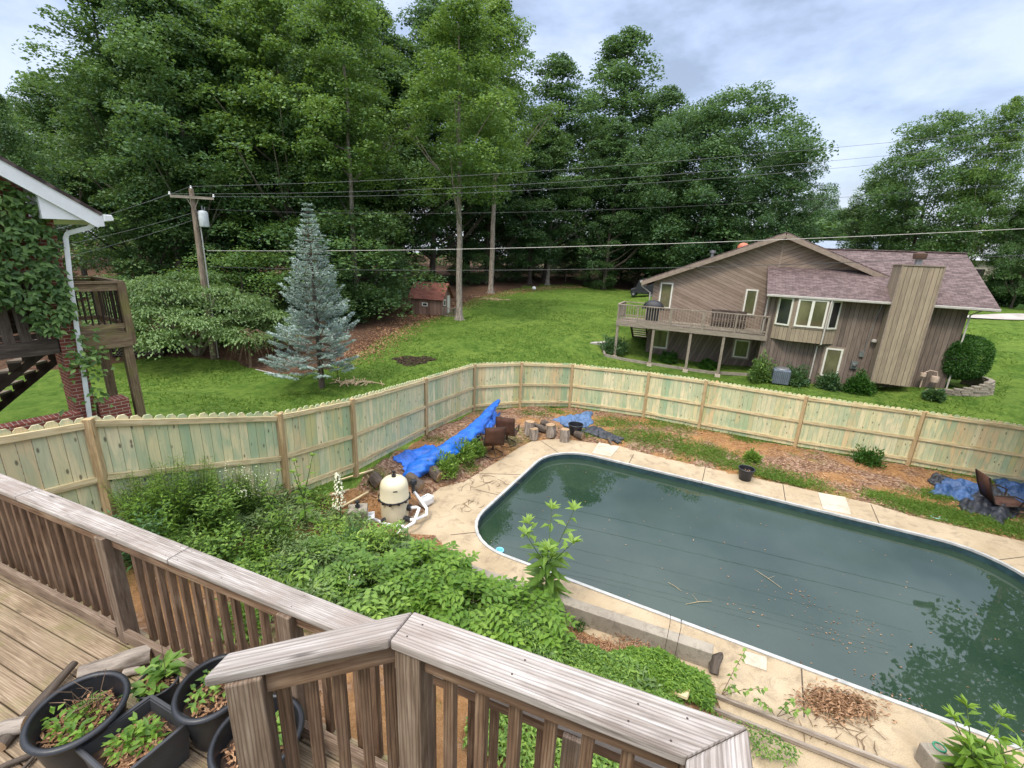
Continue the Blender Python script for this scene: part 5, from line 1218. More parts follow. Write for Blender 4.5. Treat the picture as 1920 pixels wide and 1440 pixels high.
def mound(pxs, z, h, n, L, W, mat, label, name='ground_cover', seed=0):
    poly = [at(*p, z)[:2] for p in pxs]; xs = [p[0] for p in poly]; ys = [p[1] for p in poly]; X = NR.uniform(min(xs), max(xs), n*3); Y = NR.uniform(min(ys), max(ys), n*3); k = in_poly(X, Y, poly); X = X[k][:n]; Y = Y[k][:n]
    cx_0, cy_0 = np.mean(xs), np.mean(ys); rad = max(max(xs)-min(xs), max(ys)-min(ys))/2; d = np.hypot(X-cx_0, Y-cy_0)/rad; hh = h*np.clip(1.15-d*.8, .25, 1)*(1+.25*np.sin(X*7+seed)*np.sin(Y*8)); Z = T(X, Y)+hh*(.45+.55*NR.random(len(X))); m = len(X)
    P = np.stack([X, Y, Z], 1); lv = Leaves(); D = NR.normal(size=(m, 3))*[1, 1, .25]+[0, 0, .15]; lv.add(P, D, NR.normal(size=(m, 3))*.3+[0, 0, 1], NR.uniform(.7, 1.2, m)*L, W*NR.uniform(.8, 1.2, m), NR.random(m), fold=.18, droop=.3)
    return tag(lv.build(name, M[mat]), label, 'ground cover', kind='stuff')
mound([(1120, 1230), (1190, 1205), (1260, 1225), (1330, 1255), (1340, 1290), (1335, 1320), (1260, 1310), (1180, 1280)], .3, .34, 9000, .075, .026, 'leaf_lime', 'dense glossy leafy mound against the end of the retaining wall', seed=1)
mound([(1020, 1240), (1100, 1225), (1200, 1270), (1290, 1330), (1230, 1345), (1130, 1310)], .3, .3, 7500, .08, .034, 'leaf_weed', 'pale soft leafy mound between the cap rail and the glossy mound', seed=2)
mound([(860, 1160), (960, 1170), (1060, 1210), (1110, 1250), (1040, 1265), (900, 1215)], .3, .42, 8000, .08, .03, 'leaf_weed', 'leafy cover in front of the vine bush', seed=3)
mound([(880, 1360), (960, 1330), (1100, 1340), (1300, 1400), (1300, 1500), (1000, 1480), (870, 1420)], .2, .2, 5200, .07, .035, 'leaf_weed', 'low green cover seen between the nearest balusters', seed=4)
mound([(1300, 1330), (1400, 1370), (1500, 1430), (1480, 1450), (1330, 1400)], .0, .06, 900, .05, .02, 'leaf_weed', 'thin weeds along the edging boards', seed=5)
# vine bush: arching compound sprays
def spray_bush(c, r, h, ns, label, mat='leaf_lime', name='vine_bush', Lf=.135):
    c = np.array(c, float); t = thing(name, c, label, 'shrub'); b = MB(); lv = Leaves()
    for k in range(ns):
        a = rnd.uniform(0, 6.28); u = rnd.random()**.5; start = c+np.array([math.cos(a)*r*u*.8, math.sin(a)*r*u*.7, h*(1-.5*u*u)*rnd.uniform(.45, 1)]); L = rnd.uniform(.28, .5); a2 = a+rnd.uniform(-.9, .9)
        dv = np.array([math.cos(a2), math.sin(a2), rnd.uniform(-.05, .5)]); end = start+dv*L+np.array([0, 0, -.12]); mid = start+dv*L*.55+np.array([0, 0, .05]); b.tube([start, mid, end], [.004, .003, .0015], 4, cap=False)
        m = 5; side = np.array([-math.sin(a2), math.cos(a2), 0]); v = rnd.random()
        for sg in (-1, 1):
            u_ = np.linspace(.15, .95, m)[:, None]; P = start*(1-u_)**2+2*mid*u_*(1-u_)+end*u_*u_; D = np.tile(side*sg*.9+dv*.45-np.array([0, 0, .12]), (m, 1))+NR.normal(size=(m, 3))*.12; lv.add(P, D, np.array([0, 0, 1.])+NR.normal(size=(m, 3))*.22, Lf*NR.uniform(.75, 1.15, m), Lf*.52, np.clip(v*.6+NR.random(m)*.4, 0, 1), fold=.1, droop=.22)
        lv.add([end], [dv], [[0, 0, 1.]], Lf, Lf*.5, v, fold=.1)
    b.tube([c+[0, 0, -.05], c+[.02, 0, h*.7]], [.03, .012], 6)
    b.build('stem', M['stem'], t); lv.build('foliage', M[mat], t); return t
for px, py, z, r, h, ns, lab, mt in [(800, 1085, .35, .62, .75, 230, 'large leafy vine bush at the centre of the garden, nearest the pool corner', 'leaf_lime'), (700, 1120, .4, .55, .6, 190, 'leafy vine bush left of the centre, above the grey cap rail', 'leaf_weed'), (890, 1150, .3, .65, .65, 230, 'leafy vine bush behind the mitre of the nearest cap rail', 'leaf_lime'), (980, 1165, .3, .45, .5, 150, 'leafy vine bush beside the tall large leaved plant', 'leaf_lime'), (600, 1090, .5, .5, .45, 130, 'low sprawling green bush behind the middle of the lower cap rail', 'leaf_weed'), (725, 1060, .3, .36, .28, 80, 'low bush beside the strap leaved clumps', 'leaf_grey')]:
    p = at(px, py, z+h*.5); spray_bush((p[0], p[1], Tz(*p[:2])), r, h, ns, lab, mt)
# tall large-leaved plant in front of the pool
def bigleaf(px, py_base, py_top, zb, label, L=.26, nst=4, spread=.35, px_top=None, mat='leaf_lime'):
    p = hit(px, py_base+(35 if px < 700 else 0)) if px < 1100 else at(px, py_base, zb); r = np.hypot(p[0], p[1]); top = at_r(px_top or px, py_top, r); h = top[2]-Tz(*p[:2]); base = np.array([p[0], p[1], Tz(*p[:2])]); t = thing('pokeweed' if False else 'tall_leafy_plant', base, label, 'plant'); b = MB(); lv = Leaves()
    for k in range(nst):
        a = k*2*math.pi/nst+.4; e = base+np.array([math.cos(a)*spread*.7, math.sin(a)*spread*.7, h*(1 if k == 0 else rnd.uniform(.72, .95))]); fork = base+np.array([0, 0, h*.45]); b.tube([base, fork, e], [.013, .01, .004], 6)
        m = 12; u = np.linspace(.0, 1, m)[:, None]; P = np.where(u < .35, base+(fork-base)*(.3+2*u), fork+(e-fork)*((u-.35)/.65)); th = np.arange(m)*2.4+k; sz = L*(1.15-.75*u[:, 0]); D = np.stack([np.cos(th), np.sin(th), .1+.5*u[:, 0]], 1); lv.add(P, D, np.tile([0, 0, 1.], (m, 1))+NR.normal(size=(m, 3))*.15, sz, sz*.36, .35+.6*u[:, 0]*NR.random(m), fold=.14, droop=.35)
        m = 10; th = NR.random(m)*6.28; lv.add(np.tile(e, (m, 1)), np.stack([np.cos(th), np.sin(th), NR.uniform(.4, 1.4, m)], 1), [0, 0, 1.]+NR.normal(size=(m, 3))*.2, L*.42, L*.14, .9)
    b.build('stem', M['stem'], t); lv.build('foliage', M[mat], t)
bigleaf(1020, 1140, 965, .25, 'tall large leaved plant standing in front of the pool water', .44, 6, .62, 1035, 'leaf_weed')
bigleaf(575, 960, 858, .7, 'tall leafy plant with a palm like tuft in front of the fence post', .2, 3, .3, 562)
bigleaf(515, 960, 885, .8, 'leafy plant left of the palm like tuft at the fence', .17, 3, .25, 512, 'leaf_weed')
bigleaf(1800, 1480, 1320, 0, 'tall large leaved plant at the bottom right corner by the pool', .32, 6, .4, 1790)
bigleaf(1880, 1500, 1390, 0, 'second large leaved plant at the bottom right corner, nearest the frame edge', .3, 5, .35, 1870, 'leaf_lime')
bigleaf(1450, 1490, 1430, 0, 'small seedling at the bottom edge between the edging boards', .08, 2, .08, 1450, 'leaf_weed')
# strap-leaved clumps
def clump(px, py, z, n, L, W, label, mat='leaf_bulb', bend=.35, spread=.35, name='iris_clump'):
    p = hit(px, py+20); zz = Tz(*p[:2]); c = np.array([p[0], p[1], zz]); lv = Leaves(); D = NR.normal(size=(n, 3))*spread+[0, 0, 1]; lv.blades(c+NR.normal(size=(n, 3))*[.07, .07, 0], D, NR.uniform(.6, 1.1, n)*L, W, NR.uniform(.3, 1.2, n)*bend); return tag(lv.build(name, M[mat]), label, 'plant')
clump(662, 1000, .5, 70, .55, .03, 'grey green yucca clump with sword leaves left of the cream tank', bend=.2, spread=.4, name='yucca')
clump(732, 1010, .35, 70, .5, .022, 'green strap leaved clump just below the cream tank', 'leaf_lime', .35, .3)
clump(580, 1020, .6, 60, .45, .02, 'blue green grassy clump in the middle of the garden', 'leaf_grey', .5, .4)
clump(530, 1010, .6, 160, .55, .008, 'fine feathery green clump left of the yucca', 'leaf_weed', .2, .3)
clump(1085, 1155, .3, 50, .25, .02, 'dark lily like tuft beside the retaining wall', 'leaf_hedge', .3, .5)
c = at(640, 985, .6); c[2] = Tz(*c[:2]); t = thing('yucca_flower', c, 'tall cream yucca flower spike in front of the fence', 'flower spike'); b = MB(); b.tube([c, c+[0, 0, 1.25]], [.014, .006], 6); b.build('stalk', M['stem'], t)
lv = Leaves(); m = 170; zz = NR.uniform(.5, 1.25, m); th = NR.random(m)*6.28; rr = .11*(1-(zz-.5)/.95)*NR.uniform(.4, 1.2, m); lv.add(c+np.stack([np.cos(th)*rr, np.sin(th)*rr, zz], 1), np.stack([np.cos(th), np.sin(th), -np.ones(m)*.9], 1), [0, 0, 1.]+NR.normal(size=(m, 3))*.4, .05, .035, fold=.3); lv.build('flowers', M['petal'], t)['kind'] = 'stuff'
# tall weeds in front of the fence
wd = [(270, 930, .95, 'tall thin weeds left of the goldenrod by the first fence post', 'leaf_lime', .11, .012), (330, 915, 1.1, 'feathery goldenrod clump in front of the fence, left part', 'leaf_lime', .1, .012), (385, 905, 1.15, 'feathery goldenrod clump in front of the fence, middle part', 'leaf_lime', .1, .012), (440, 900, 1.1, 'daisy fleabane with small white flowers before the fence', 'leaf_weed', .08, .014), (480, 900, 1.0, 'second daisy fleabane, right of the first', 'leaf_weed', .08, .014), (265, 990, .8, 'weed with long narrow drooping leaves near the lower cap rail', 'leaf_bulb', .2, .028), (410, 985, .65, 'broad leaved bushy weed in the middle of the bank', 'leaf_weed', .11, .05), (470, 985, .5, 'bushy green weed beside the fine feathery clump', 'leaf_lime', .1, .045), (350, 985, .6, 'narrow leaved weed behind the lower cap rail', 'leaf_weed', .13, .02), (620, 1040, .35, 'daisy plant with white blooms in the ground cover', 'leaf_grey', .06, .02)]
wd += [(300, 960, .9, 'tall yellow green weed in front of the left goldenrod', 'leaf_lime', .12, .02), (415, 935, .95, 'upright leafy weed between goldenrod and fleabane', 'leaf_weed', .14, .03), (520, 945, .7, 'upright weed below the leafy plant at the fence', 'leaf_weed', .13, .03), (560, 985, .6, 'upright pale weed left of the yucca', 'leaf_grey', .12, .028), (610, 1000, .5, 'bushy pale weed below the yucca flower spike', 'leaf_grey', .11, .03), (500, 1030, .5, 'fresh green weed behind the joint of the lower cap rail', 'leaf_lime', .12, .04), (650, 1050, .5, 'upright green weed left of the strap leaved clump', 'leaf_weed', .12, .035), (380, 1010, .6, 'dense weed clump behind the lower cap rail left of its joint', 'leaf_weed', .12, .03), (700, 1060, .5, 'fresh green upright weed below the cream tank', 'leaf_lime', .11, .035)]
for px, py, h, lab, mt, L, W in wd:
    fl = 'daisy' in lab; p = hit(px, py+75); stem_plant((p[0], p[1], Tz(*p[:2])), h, 70 if h > .9 else 36, .34, L, W*1.5, mt, lab, leafgap=.035 if W < .02 else .055, flower=fl, stemr=.0035)
# plants under the deck side, seen through the balusters
for px, py, lab in [(470, 1250, 'green weeds behind the lower balusters, left'), (520, 1190, 'green weeds behind the lower balusters, right'), (330, 1130, 'green weeds behind the post of the lower railing')]:
    p = at(px, py, .5); shrub((p[0], p[1], Tz(*p[:2])), .35, .35, 700, .1, .035, 'leaf_weed', lab, 'weed_plant', cat='plant')
# small sapling with round leaves by the near patio
def sapling(base_px, pts_px, zt, label, nleaf=12):
    b = MB(); base = at(*base_px, 0); t = thing('sapling', base, label, 'sapling'); lv = Leaves()
    for (px, py) in pts_px:
        r = np.hypot(base[0], base[1])*rnd.uniform(.96, 1.02); e = at_r(px, py, r); mid = base*.5+e*.5+[0, 0, .05]; b.tube([base, mid, e], [.005, .004, .002], 5); u = np.linspace(.35, 1, nleaf)[:, None]; P = base*(1-u)**2+2*mid*u*(1-u)+e*u*u; th = np.arange(nleaf)*2.6; lv.add(P, np.stack([np.cos(th), np.sin(th), -.3+0*th], 1), np.tile([0, 0, 1.], (nleaf, 1)), .075, .055, NR.random(nleaf), fold=.1, droop=.3)
    b.build('stem', M['twig'], t); lv.build('foliage', M['leaf_weed'], t)
sapling((1352, 1305), [(1400, 1215), (1440, 1290), (1380, 1285)], .4, 'thin sapling with rounded leaves beside the white lid')
sapling((1455, 1345), [(1490, 1310), (1520, 1330), (1420, 1310)], .3, 'low spreading sapling with rounded leaves on the near patio')
# grass and weeds inside the fence
def grass_patch(pts, n, L, label, mat='grass', w=.006):
    lv = Leaves()
    for (px, py, r, k) in pts:
        c = at(px, py, 0); m = int(n*k*.5); X = c[0]+NR.normal(size=m)*r; Y = c[1]+NR.normal(size=m)*r*.6; ok = ~in_poly(X, Y, PATIO) & in_poly(X, Y, YARD); X = X[ok]; Y = Y[ok]; P = np.stack([X, Y, T(X, Y)], 1); m = len(P)
        lv.blades(P, NR.normal(size=(m, 3))*.35+[0, 0, 1], NR.uniform(.5, 1.2, m)*L, w, NR.uniform(.3, 1, m)*.8, seg=2)
        q = m//3; lv.add(P[:q]+[0, 0, .04]*NR.random((q, 1)), NR.normal(size=(q, 3))*[1, 1, .3]+[0, 0, .3], [0, 0, 1.]+NR.normal(size=(q, 3))*.3, .08, .035)
    return tag(lv.build('grass', M[mat]), label, 'grass', kind='stuff')
grass_patch([(1150, 795, .5, 1), (1180, 820, .6, 1), (1230, 830, .6, 1.2), (1290, 850, .5, 1.2), (1240, 800, .5, .7), (1330, 860, .45, 1), (1380, 878, .4, .8), (1440, 893, .45, 1.2), (1500, 908, .4, 1), (1300, 810, .5, .6), (1390, 830, .3, .4), (1090, 815, .3, .5)], 2600, .17, 'rough green grass between the patio and the fence, left of the mulch')
grass_patch([(1650, 930, .25, .6), (1690, 945, .35, 1), (1740, 955, .4, 1.2), (1790, 970, .4, 1.2), (1850, 985, .5, 1.2), (1900, 990, .5, 1.2), (1880, 900, .6, 1), (1800, 885, .4, .6), (1760, 930, .3, .8)], 2400, .18, 'rough green grass round the tarp heap at the right of the yard')
grass_patch([(1000, 785, .3, .5), (1045, 775, .35, .6), (820, 850, .3, .3), (1180, 770, .35, .5), (880, 880, .25, .4), (700, 940, .3, .4), (1600, 855, .3, .3)], 1500, .14, 'scattered tufts of grass along the fence foot')
for px, py, r, h, lab in [(1625, 868, .4, .45, 'small dark bush at the foot of the fence at right'), (1680, 860, .2, .5, 'spindly plant at the fence beside the small dark bush'), (1408, 866, .2, .22, 'weed tuft behind the black pot on the patio'), (865, 872, .35, .5, 'bushy green weed beside the swivel chairs'), (835, 895, .35, .55, 'drooping green plant in front of the blue tarp'), (890, 862, .25, .4, 'bright green weed between the tarp and the nearer chair')]:
    p = at(px, py, .05); shrub((p[0], p[1], Tz(*p[:2])), r, h, 900, .12, .04, 'leaf_weed' if 'dark' not in lab else 'leaf_hedge', lab, 'weed_plant', cat='plant', upright=.8)
# longer grass standing out of the mown lawn
lv = Leaves(); n = 90000; rr = 13+32*NR.random(n)**.8; aa = NR.uniform(-.75, .85, n); X = np.sin(aa)*rr; Y = np.cos(aa)*rr
ok = ~in_poly(X, Y, YARD) & ~in_poly(X, Y, WOODS) & (np.sin(X*.7+1.3*np.sin(Y*.5))+np.sin(Y*1.1-X*.4) > -.5); hx = np.stack([X, Y], 1)-HB; s_ = hx @ HU; o_ = hx @ HN; ok &= ~((s_ > -11.3) & (s_ < 7.4) & (o_ > -.9) & (o_ < 14))
X, Y = X[ok], Y[ok]; m = len(X); P = np.stack([X, Y, T(X, Y)-.01], 1); lv.add(P, NR.normal(size=(m, 3))*[.7, .7, 0]+[0, 0, .6], NR.normal(size=(m, 3))*[1, 1, .2]+[0, 0, .6], NR.uniform(.07, .16, m), NR.uniform(.02, .05, m), fold=.1)
tag(lv.build('grass', M['grass']), 'tufts of longer grass over the mown lawn beyond the fence', 'grass', kind='stuff')
# bark chips over the bare ground
lv = Leaves(); n = 52000; X = NR.uniform(-5, 17, n); Y = NR.uniform(5, 18, n); ok = in_poly(X, Y, YARD) & ~in_poly(X, Y, PATIO); X, Y = X[ok], Y[ok]; m = len(X)
lv.add(np.stack([X, Y, T(X, Y)+.012], 1), NR.normal(size=(m, 3))*[1, 1, .12], [0, 0, 1.]+NR.normal(size=(m, 3))*.35, NR.uniform(.03, .10, m), NR.uniform(.015, .045, m), fold=.15, droop=0)
tag(lv.build('bark_chips', M['chips']), 'reddish brown bark chips and wood litter over the bare yard soil', 'bark chips', kind='stuff')
lv = Leaves(); n = 3000; c = [at(1110, 1195, .3), at(1180, 1200, .3), at(1040, 1195, .3)]; P = np.concatenate([q+NR.normal(size=(n//3, 3))*[.22, .13, .01] for q in c]); P[:, 2] = T(P[:, 0], P[:, 1])+.03; lv.add(P, NR.normal(size=(len(P), 3))*[1, 1, .2], [0, 0, 1.]+NR.normal(size=(len(P), 3))*.4, NR.uniform(.04, .12, len(P)), .012, fold=.2)
tag(lv.build('dead_straw', M['chips']), 'bed of pale dead straw inside the retaining wall', 'straw litter', kind='stuff')
# dry leaf heap on the near patio
lv = Leaves(); c = at(1570, 1325, 0); m = 1500; P = c+NR.normal(size=(m, 3))*[.24, .11, 0]; P[:, 2] = .015+NR.random(m)*.09; lv.add(P, NR.normal(size=(m, 3))*[1, .5, .3], [0, 0, 1.]+NR.normal(size=(m, 3))*.5, NR.uniform(.04, .1, m), .025, fold=.3)
hp_ = thing('dead_plant_heap', c, 'heap of dry brown leaves and straw stalks on the near patio', 'plant debris'); lv.build('leaves', M['deadleaf'], hp_); b = MB()
for k in range(46):
    a = rnd.gauss(-.45, .55); p = c+np.array([rnd.gauss(0, .2), rnd.gauss(0, .12), .02+rnd.random()*.05]); L = rnd.uniform(.15, .45); d = np.array([math.cos(a), math.sin(a), rnd.uniform(-.05, .1)]); b.tube([p-d*L/2, p, p+d*L/2], [.002, .004, .001], 4)
b.build('stalks', M['twig_pale'], hp_)
def twigs(c, n, spread, L, label, mat='twig', name='twigs', up=.02):
    b = MB()
    for k in range(n):
        a = rnd.uniform(0, 3.14); p = c+np.array([rnd.gauss(0, spread), rnd.gauss(0, spread*.6), .01]); l = L*rnd.uniform(.4, 1.1); d = np.array([math.cos(a), math.sin(a), 0]); p[2] = Tz(p[0], p[1])+.015 if not in_poly(np.array([p[0]]), np.array([p[1]]), PATIO)[0] else .012
        b.tube([p-d*l/2, p+np.array([-d[1], d[0], 0])*rnd.uniform(-.06, .06)+[0, 0, up*rnd.random()], p+d*l/2+[0, 0, up*rnd.random()]], [.003, .006, .002], 4)
    return tag(b.build(name, M[mat]), label, 'twigs')
twigs(at(900, 905, 0), 26, .4, .4, 'scatter of dark dry twigs on the left part of the patio'); twigs(at(870, 945, 0), 12, .25, .3, 'few dark twigs on the patio right of the white jug')
twigs(at(1590, 1370, 0), 22, .3, .35, 'dry twigs strewn below the dead leaf heap'); twigs(at(1300, 1300, 0), 10, .2, .25, 'straw bits by the end of the retaining wall', 'twig_pale')
c = hit(1030, 762); b = MB()
for k in range(14):
    a = rnd.uniform(0, 6.28); e = c+np.array([math.cos(a)*rnd.uniform(.2, .6), math.sin(a)*.3, rnd.uniform(.05, .55)]); b.tube([c+[rnd.gauss(0, .15), 0, 0], c*.5+e*.5+[0, 0, .12], e], [.018, .012, .005], 5)
tag(b.build('brush_pile', M['bark_dark']), 'small pile of bare branches against the fence behind the stumps', 'branches')
# ================================================================= YARD OBJECTS
def log(p, q, r, label, name='log', cat='log', r2=None, grp=None, bark='bark_dark'):
    p = np.array(p, float); q = np.array(q, float); t = thing(name, (p+q)/2 if abs((q-p)[2]) < .2 else p, label, cat, grp); b = MB(); n = 5
    pts = [p+(q-p)*k/n+np.array([rnd.gauss(0, r*.05) for _ in range(3)])*(0 < k < n) for k in range(n+1)]; b.tube(pts, [r+((r2 or r)-r)*k/n for k in range(n+1)], 14, wob=.14, cap=False); b.build('bark', M[bark], t, smooth=True)
    d = unit(q-p); b = MB(); b.tube([p-d*.002, p+d*.02], r*.93, 14); b.build('cut_face', M['cutwood'], t); b = MB(); b.tube([q-d*.02, q+d*.002], (r2 or r)*.93, 14); b.build('cut_face', M['cutwood'], t); return t
def ground(px, py, z=None):
    p = at(px, py, 0)
    if in_poly(np.array([p[0]]), np.array([p[1]]), PATIO)[0]: return p
    return hit(px, py)
for px, py, h, r, lab in [(991, 815, .46, .17, 'taller log stump at left, behind the short leaning stump'), (1000, 824, .36, .15, 'short leaning log stump, leftmost at front'), (1033, 818, .42, .17, 'leaning log stump in the middle of the stump group'), (1058, 827, .42, .16, 'upright log stump at right beside the black pot')]:
    p = ground(px, py); l = rnd.uniform(-.06, .06); log(p, p+[l, .02, h], r, lab, 'log_stump', 'log', grp=None, bark='bark')
for (a, b_, r, lab) in [((1000, 806), (1022, 812), .12, 'fallen log lying between the left and middle stumps'), ((1015, 797), (1028, 800), .1, 'second fallen log behind the middle stump'), ((1078, 820), (1092, 825), .13, 'pale log chunk right of the black pot'), ((806, 892), (825, 905), .17, 'weathered log end poking out under the green plant near the tarp'), ((698, 905), (712, 920), .15, 'grey log lying left of the cream tank'), ((765, 905), (790, 925), .15, 'dark log behind the pipework, right of the cream tank')]:
    p = ground(*a); q = ground(*b_); log(p+[0, 0, r], q+[0, 0, r], r, lab)
p = ground(1140, 826); log(p+[0, 0, .06], ground(1147, 836)+[0, 0, .06], .05, 'short brown stick of firewood on the square pale lid', 'firewood_stick', 'log')
def pot(c, r, h, label, plants=None, sx=1., sy=1., rot=0., soil=.75, name='plant_pot', rim=.02, mat='black_plastic', nsoil=0, tilt=0.):
    c = np.array(c, float); t = thing(name, c, label, 'plant pot'); b = MB()
    prof = [(0, .005), (r*.68, .005), (r*.72, .02), (r*.95, h*.93), (r*.95, h*.98), (r*.90, h*.98), (r*.68, h*.1), (0, h*.1)]; b.lathe(c, prof, 36, sx, sy, rot); b.build('body', M[mat], t, smooth=True)
    b = MB(); b.torus(c, r*.96, rim, 40, sx, sy, rot, h*.97); b.build('rim', M[mat], t, smooth='all')
    if soil:
        rs_ = r*(.68+.24*soil); b = MB(); pr = [(0, h*soil+.01)]+[(rs_*k/6, h*soil+.012*rnd.uniform(-1, 1)) for k in range(1, 7)]; b.lathe(c, pr[::-1], 20, sx, sy, rot); b.build('soil', M['soil'], t, smooth='all')
    return t
def potplants(t, c, rx, ry, rot, z, n, L, mat='leaf_weed', litter=150, label=None, tall=0):
    c = np.array(c, float); lv = Leaves(); ca, sa = math.cos(rot), math.sin(rot)
    def disc(m, s=.85):
        a = NR.random(m)*6.28; u = NR.random(m)**.5*s; x = np.cos(a)*u*rx; y = np.sin(a)*u*ry; return np.stack([c[0]+x*ca-y*sa, c[1]+x*sa+y*ca, np.full(m, z)], 1)
    P0 = disc(n, .75)
    for p in P0:
        m = 9; th = NR.random(m)*6.28; hh = NR.uniform(.01, .09, m); lv.add(p+np.stack([np.cos(th)*.02, np.sin(th)*.02, hh], 1), np.stack([np.cos(th), np.sin(th), NR.uniform(.1, .8, m)], 1), [0, 0, 1.]+NR.normal(size=(m, 3))*.25, L*NR.uniform(.5, 1.3, m), L*.5, fold=.12, droop=.25)
    lv.build('seedlings', M[mat], t)
    lv = Leaves(); P = disc(litter, .95)+[0, 0, .012]; lv.add(P, NR.normal(size=(litter, 3))*[1, 1, .2], [0, 0, 1.]+NR.normal(size=(litter, 3))*.4, NR.uniform(.015, .05, litter), .015, fold=.2); lv.build('leaf_litter', M['chips'], t)
def dpt(px, py, z): return at(px, py, z)
# pots on the lower deck (rims measured 0.3 m above the boards)
def oval(pts, z):
    P = [at(*p, z)[:2] for p in pts]; return P
def fit_oval(l, r, t, bt, z):
    """left, right, top, bottom extremes of a rim in the survey -> centre, half axes, rotation"""
    P = [at(*q, z)[:2] for q in (l, r, t, bt)]; c = sum(P)/4; v = P[1]-P[0]; rot = math.atan2(v[1], v[0]); a = np.linalg.norm(v)/2; b_ = np.linalg.norm(P[2]-P[3])/2; return np.array([c[0], c[1], ZF]), a, b_, rot
h1 = .33
c, a, b_, rt = fit_oval((50, 1372), (250, 1290), (165, 1262), (105, 1405), ZF+h1)
T1 = pot(c, 1.0*a, h1, 'large oval black plant pot with weeds, leftmost of the pots on the deck', sx=1., sy=b_/a*1.0, rot=rt, soil=.62, rim=.017); potplants(T1, c, a*.8, b_*.8, rt, ZF+h1*.66, 13, .05, 'leaf_lime', 420)
b = MB()
for k in range(16): p = c+np.array([rnd.gauss(-.02, .05), rnd.gauss(.05, .03), h1*.62]); b.tube([p, p+[rnd.gauss(0, .05), rnd.gauss(0, .04), rnd.uniform(.08, .2)], p+[rnd.gauss(0, .1), rnd.gauss(0, .06), rnd.uniform(.1, .24)]], [.003, .002, .001], 4)
b.build('dead_stems', M['twig'], T1)
c, a, b_, rt = fit_oval((330, 1300), (470, 1270), (400, 1232), (395, 1345), ZF+h1)
T2 = pot(c, a, h1, 'round black plant pot partly hidden by the short cap rail', sy=b_/a, rot=rt, soil=.7, rim=.016); potplants(T2, c, a*.75, b_*.75, rt, ZF+h1*.74, 6, .05, 'leaf_weed', 200)
c, a, b_, rt = fit_oval((392, 1400), (566, 1360), (490, 1302), (480, 1452), ZF+h1)
T3 = pot(c, a, h1, 'round black plant pot behind the balusters of the short railing', sy=b_/a, rot=rt, soil=.7, rim=.016); potplants(T3, c, a*.75, b_*.75, rt, ZF+h1*.74, 6, .07, 'leaf_weed', 260)
h2 = .25
c, a, b_, rt = fit_oval((252, 1282), (336, 1262), (300, 1250), (290, 1308), ZF+h2)
T4 = pot(c, a, h2, 'small grey black pot with a lettuce like plant between the larger pots', sy=b_/a, rot=rt, soil=.85, rim=.007, mat='grey_plastic'); potplants(T4, c, a*.8, b_*.8, rt, ZF+h2*.9, 5, .10, 'leaf_weed', 120)
b = MB(); p = c+[.04, .02, h2*.9]; b.tube([p, p+[.02, .0, .35], p+[.045, .01, .62]], [.0025, .002, .001], 4); b.build('bare_stem', M['twig'], T4)
# rectangular planter
z_ = ZF+.27; Q = [at(*q, z_)[:2] for q in ((145, 1405), (283, 1306), (356, 1352), (215, 1470))]; cc = sum(Q)/4; t = thing('planter_box', (*cc, ZF), 'rectangular grey black planter box with weeds in front of the oval pot', 'planter')
b = MB(); Qi = [q+(cc-q)/np.linalg.norm(cc-q)*.022 for q in Q]; Qb = [cc+(q-cc)*.84 for q in Q]
vs = [(*q, z_) for q in Q]+[(*q, z_) for q in Qi]+[(*q, ZF+.005) for q in Qb]+[(*(cc+(q-cc)*.8), ZF+.05) for q in Q]
fs = []
for k in range(4): j = (k+1) % 4; fs += [(k, j, 4+j, 4+k), (k, 8+k, 8+j, j), (4+k, 4+j, 12+j, 12+k)]
fs += [(12, 13, 14, 15), (11, 10, 9, 8)]; b.add(vs, fs); b.build('box', M['grey_plastic'], t)
b = MB()
for k in range(4): p, q = Q[k], Q[(k+1) % 4]; b.bar((*p, z_), (*q, z_), .02, .022)
b.build('rim', M['grey_plastic'], t, bevel=.004)
b = MB(); S_ = [cc+(q-cc)*.93 for q in Q]; b.prism(S_, z_-.09, z_-.075); b.build('soil', M['soil'], t); v = Q[1]-Q[0]; potplants(t, (*cc, 0), np.linalg.norm(Q[1]-Q[0])/2*.8, np.linalg.norm(Q[3]-Q[0])/2*.8, math.atan2(v[1], v[0]), z_-.07, 13, .048, 'leaf_lime', 480)
# logs and sticks on the deck
def dlog(a, b_, za, zb, r, lab, r2=None, mat='bark'):
    log(at(*a, ZF+za), at(*b_, ZF+zb), r, lab, 'firewood_log', 'log', r2, bark=mat)
dlog((150, 1265), (285, 1225), .06, .06, .055, 'thick split log lying on the deck behind the oval pot', .065)
dlog((232, 1262), (262, 1256), .03, .03, .025, 'small wood offcut between the thick log and the little pot')
dlog((0, 1400), (140, 1243), .03, .05, .035, 'long thin branch slanting up the deck left of the oval pot', .022, 'bark_dark')
dlog((-20, 1375), (48, 1358), .06, .06, .045, 'short log chunk at the left frame edge beside the oval pot'); dlog((0, 1440), (80, 1405), .02, .03, .016, 'thin dark stick at the bottom left corner', None, 'bark_dark'); dlog((30, 1455), (90, 1392), .02, .02, .01, 'thinnest twig at the bottom left corner, under the oval pot', None, 'bark_dark')
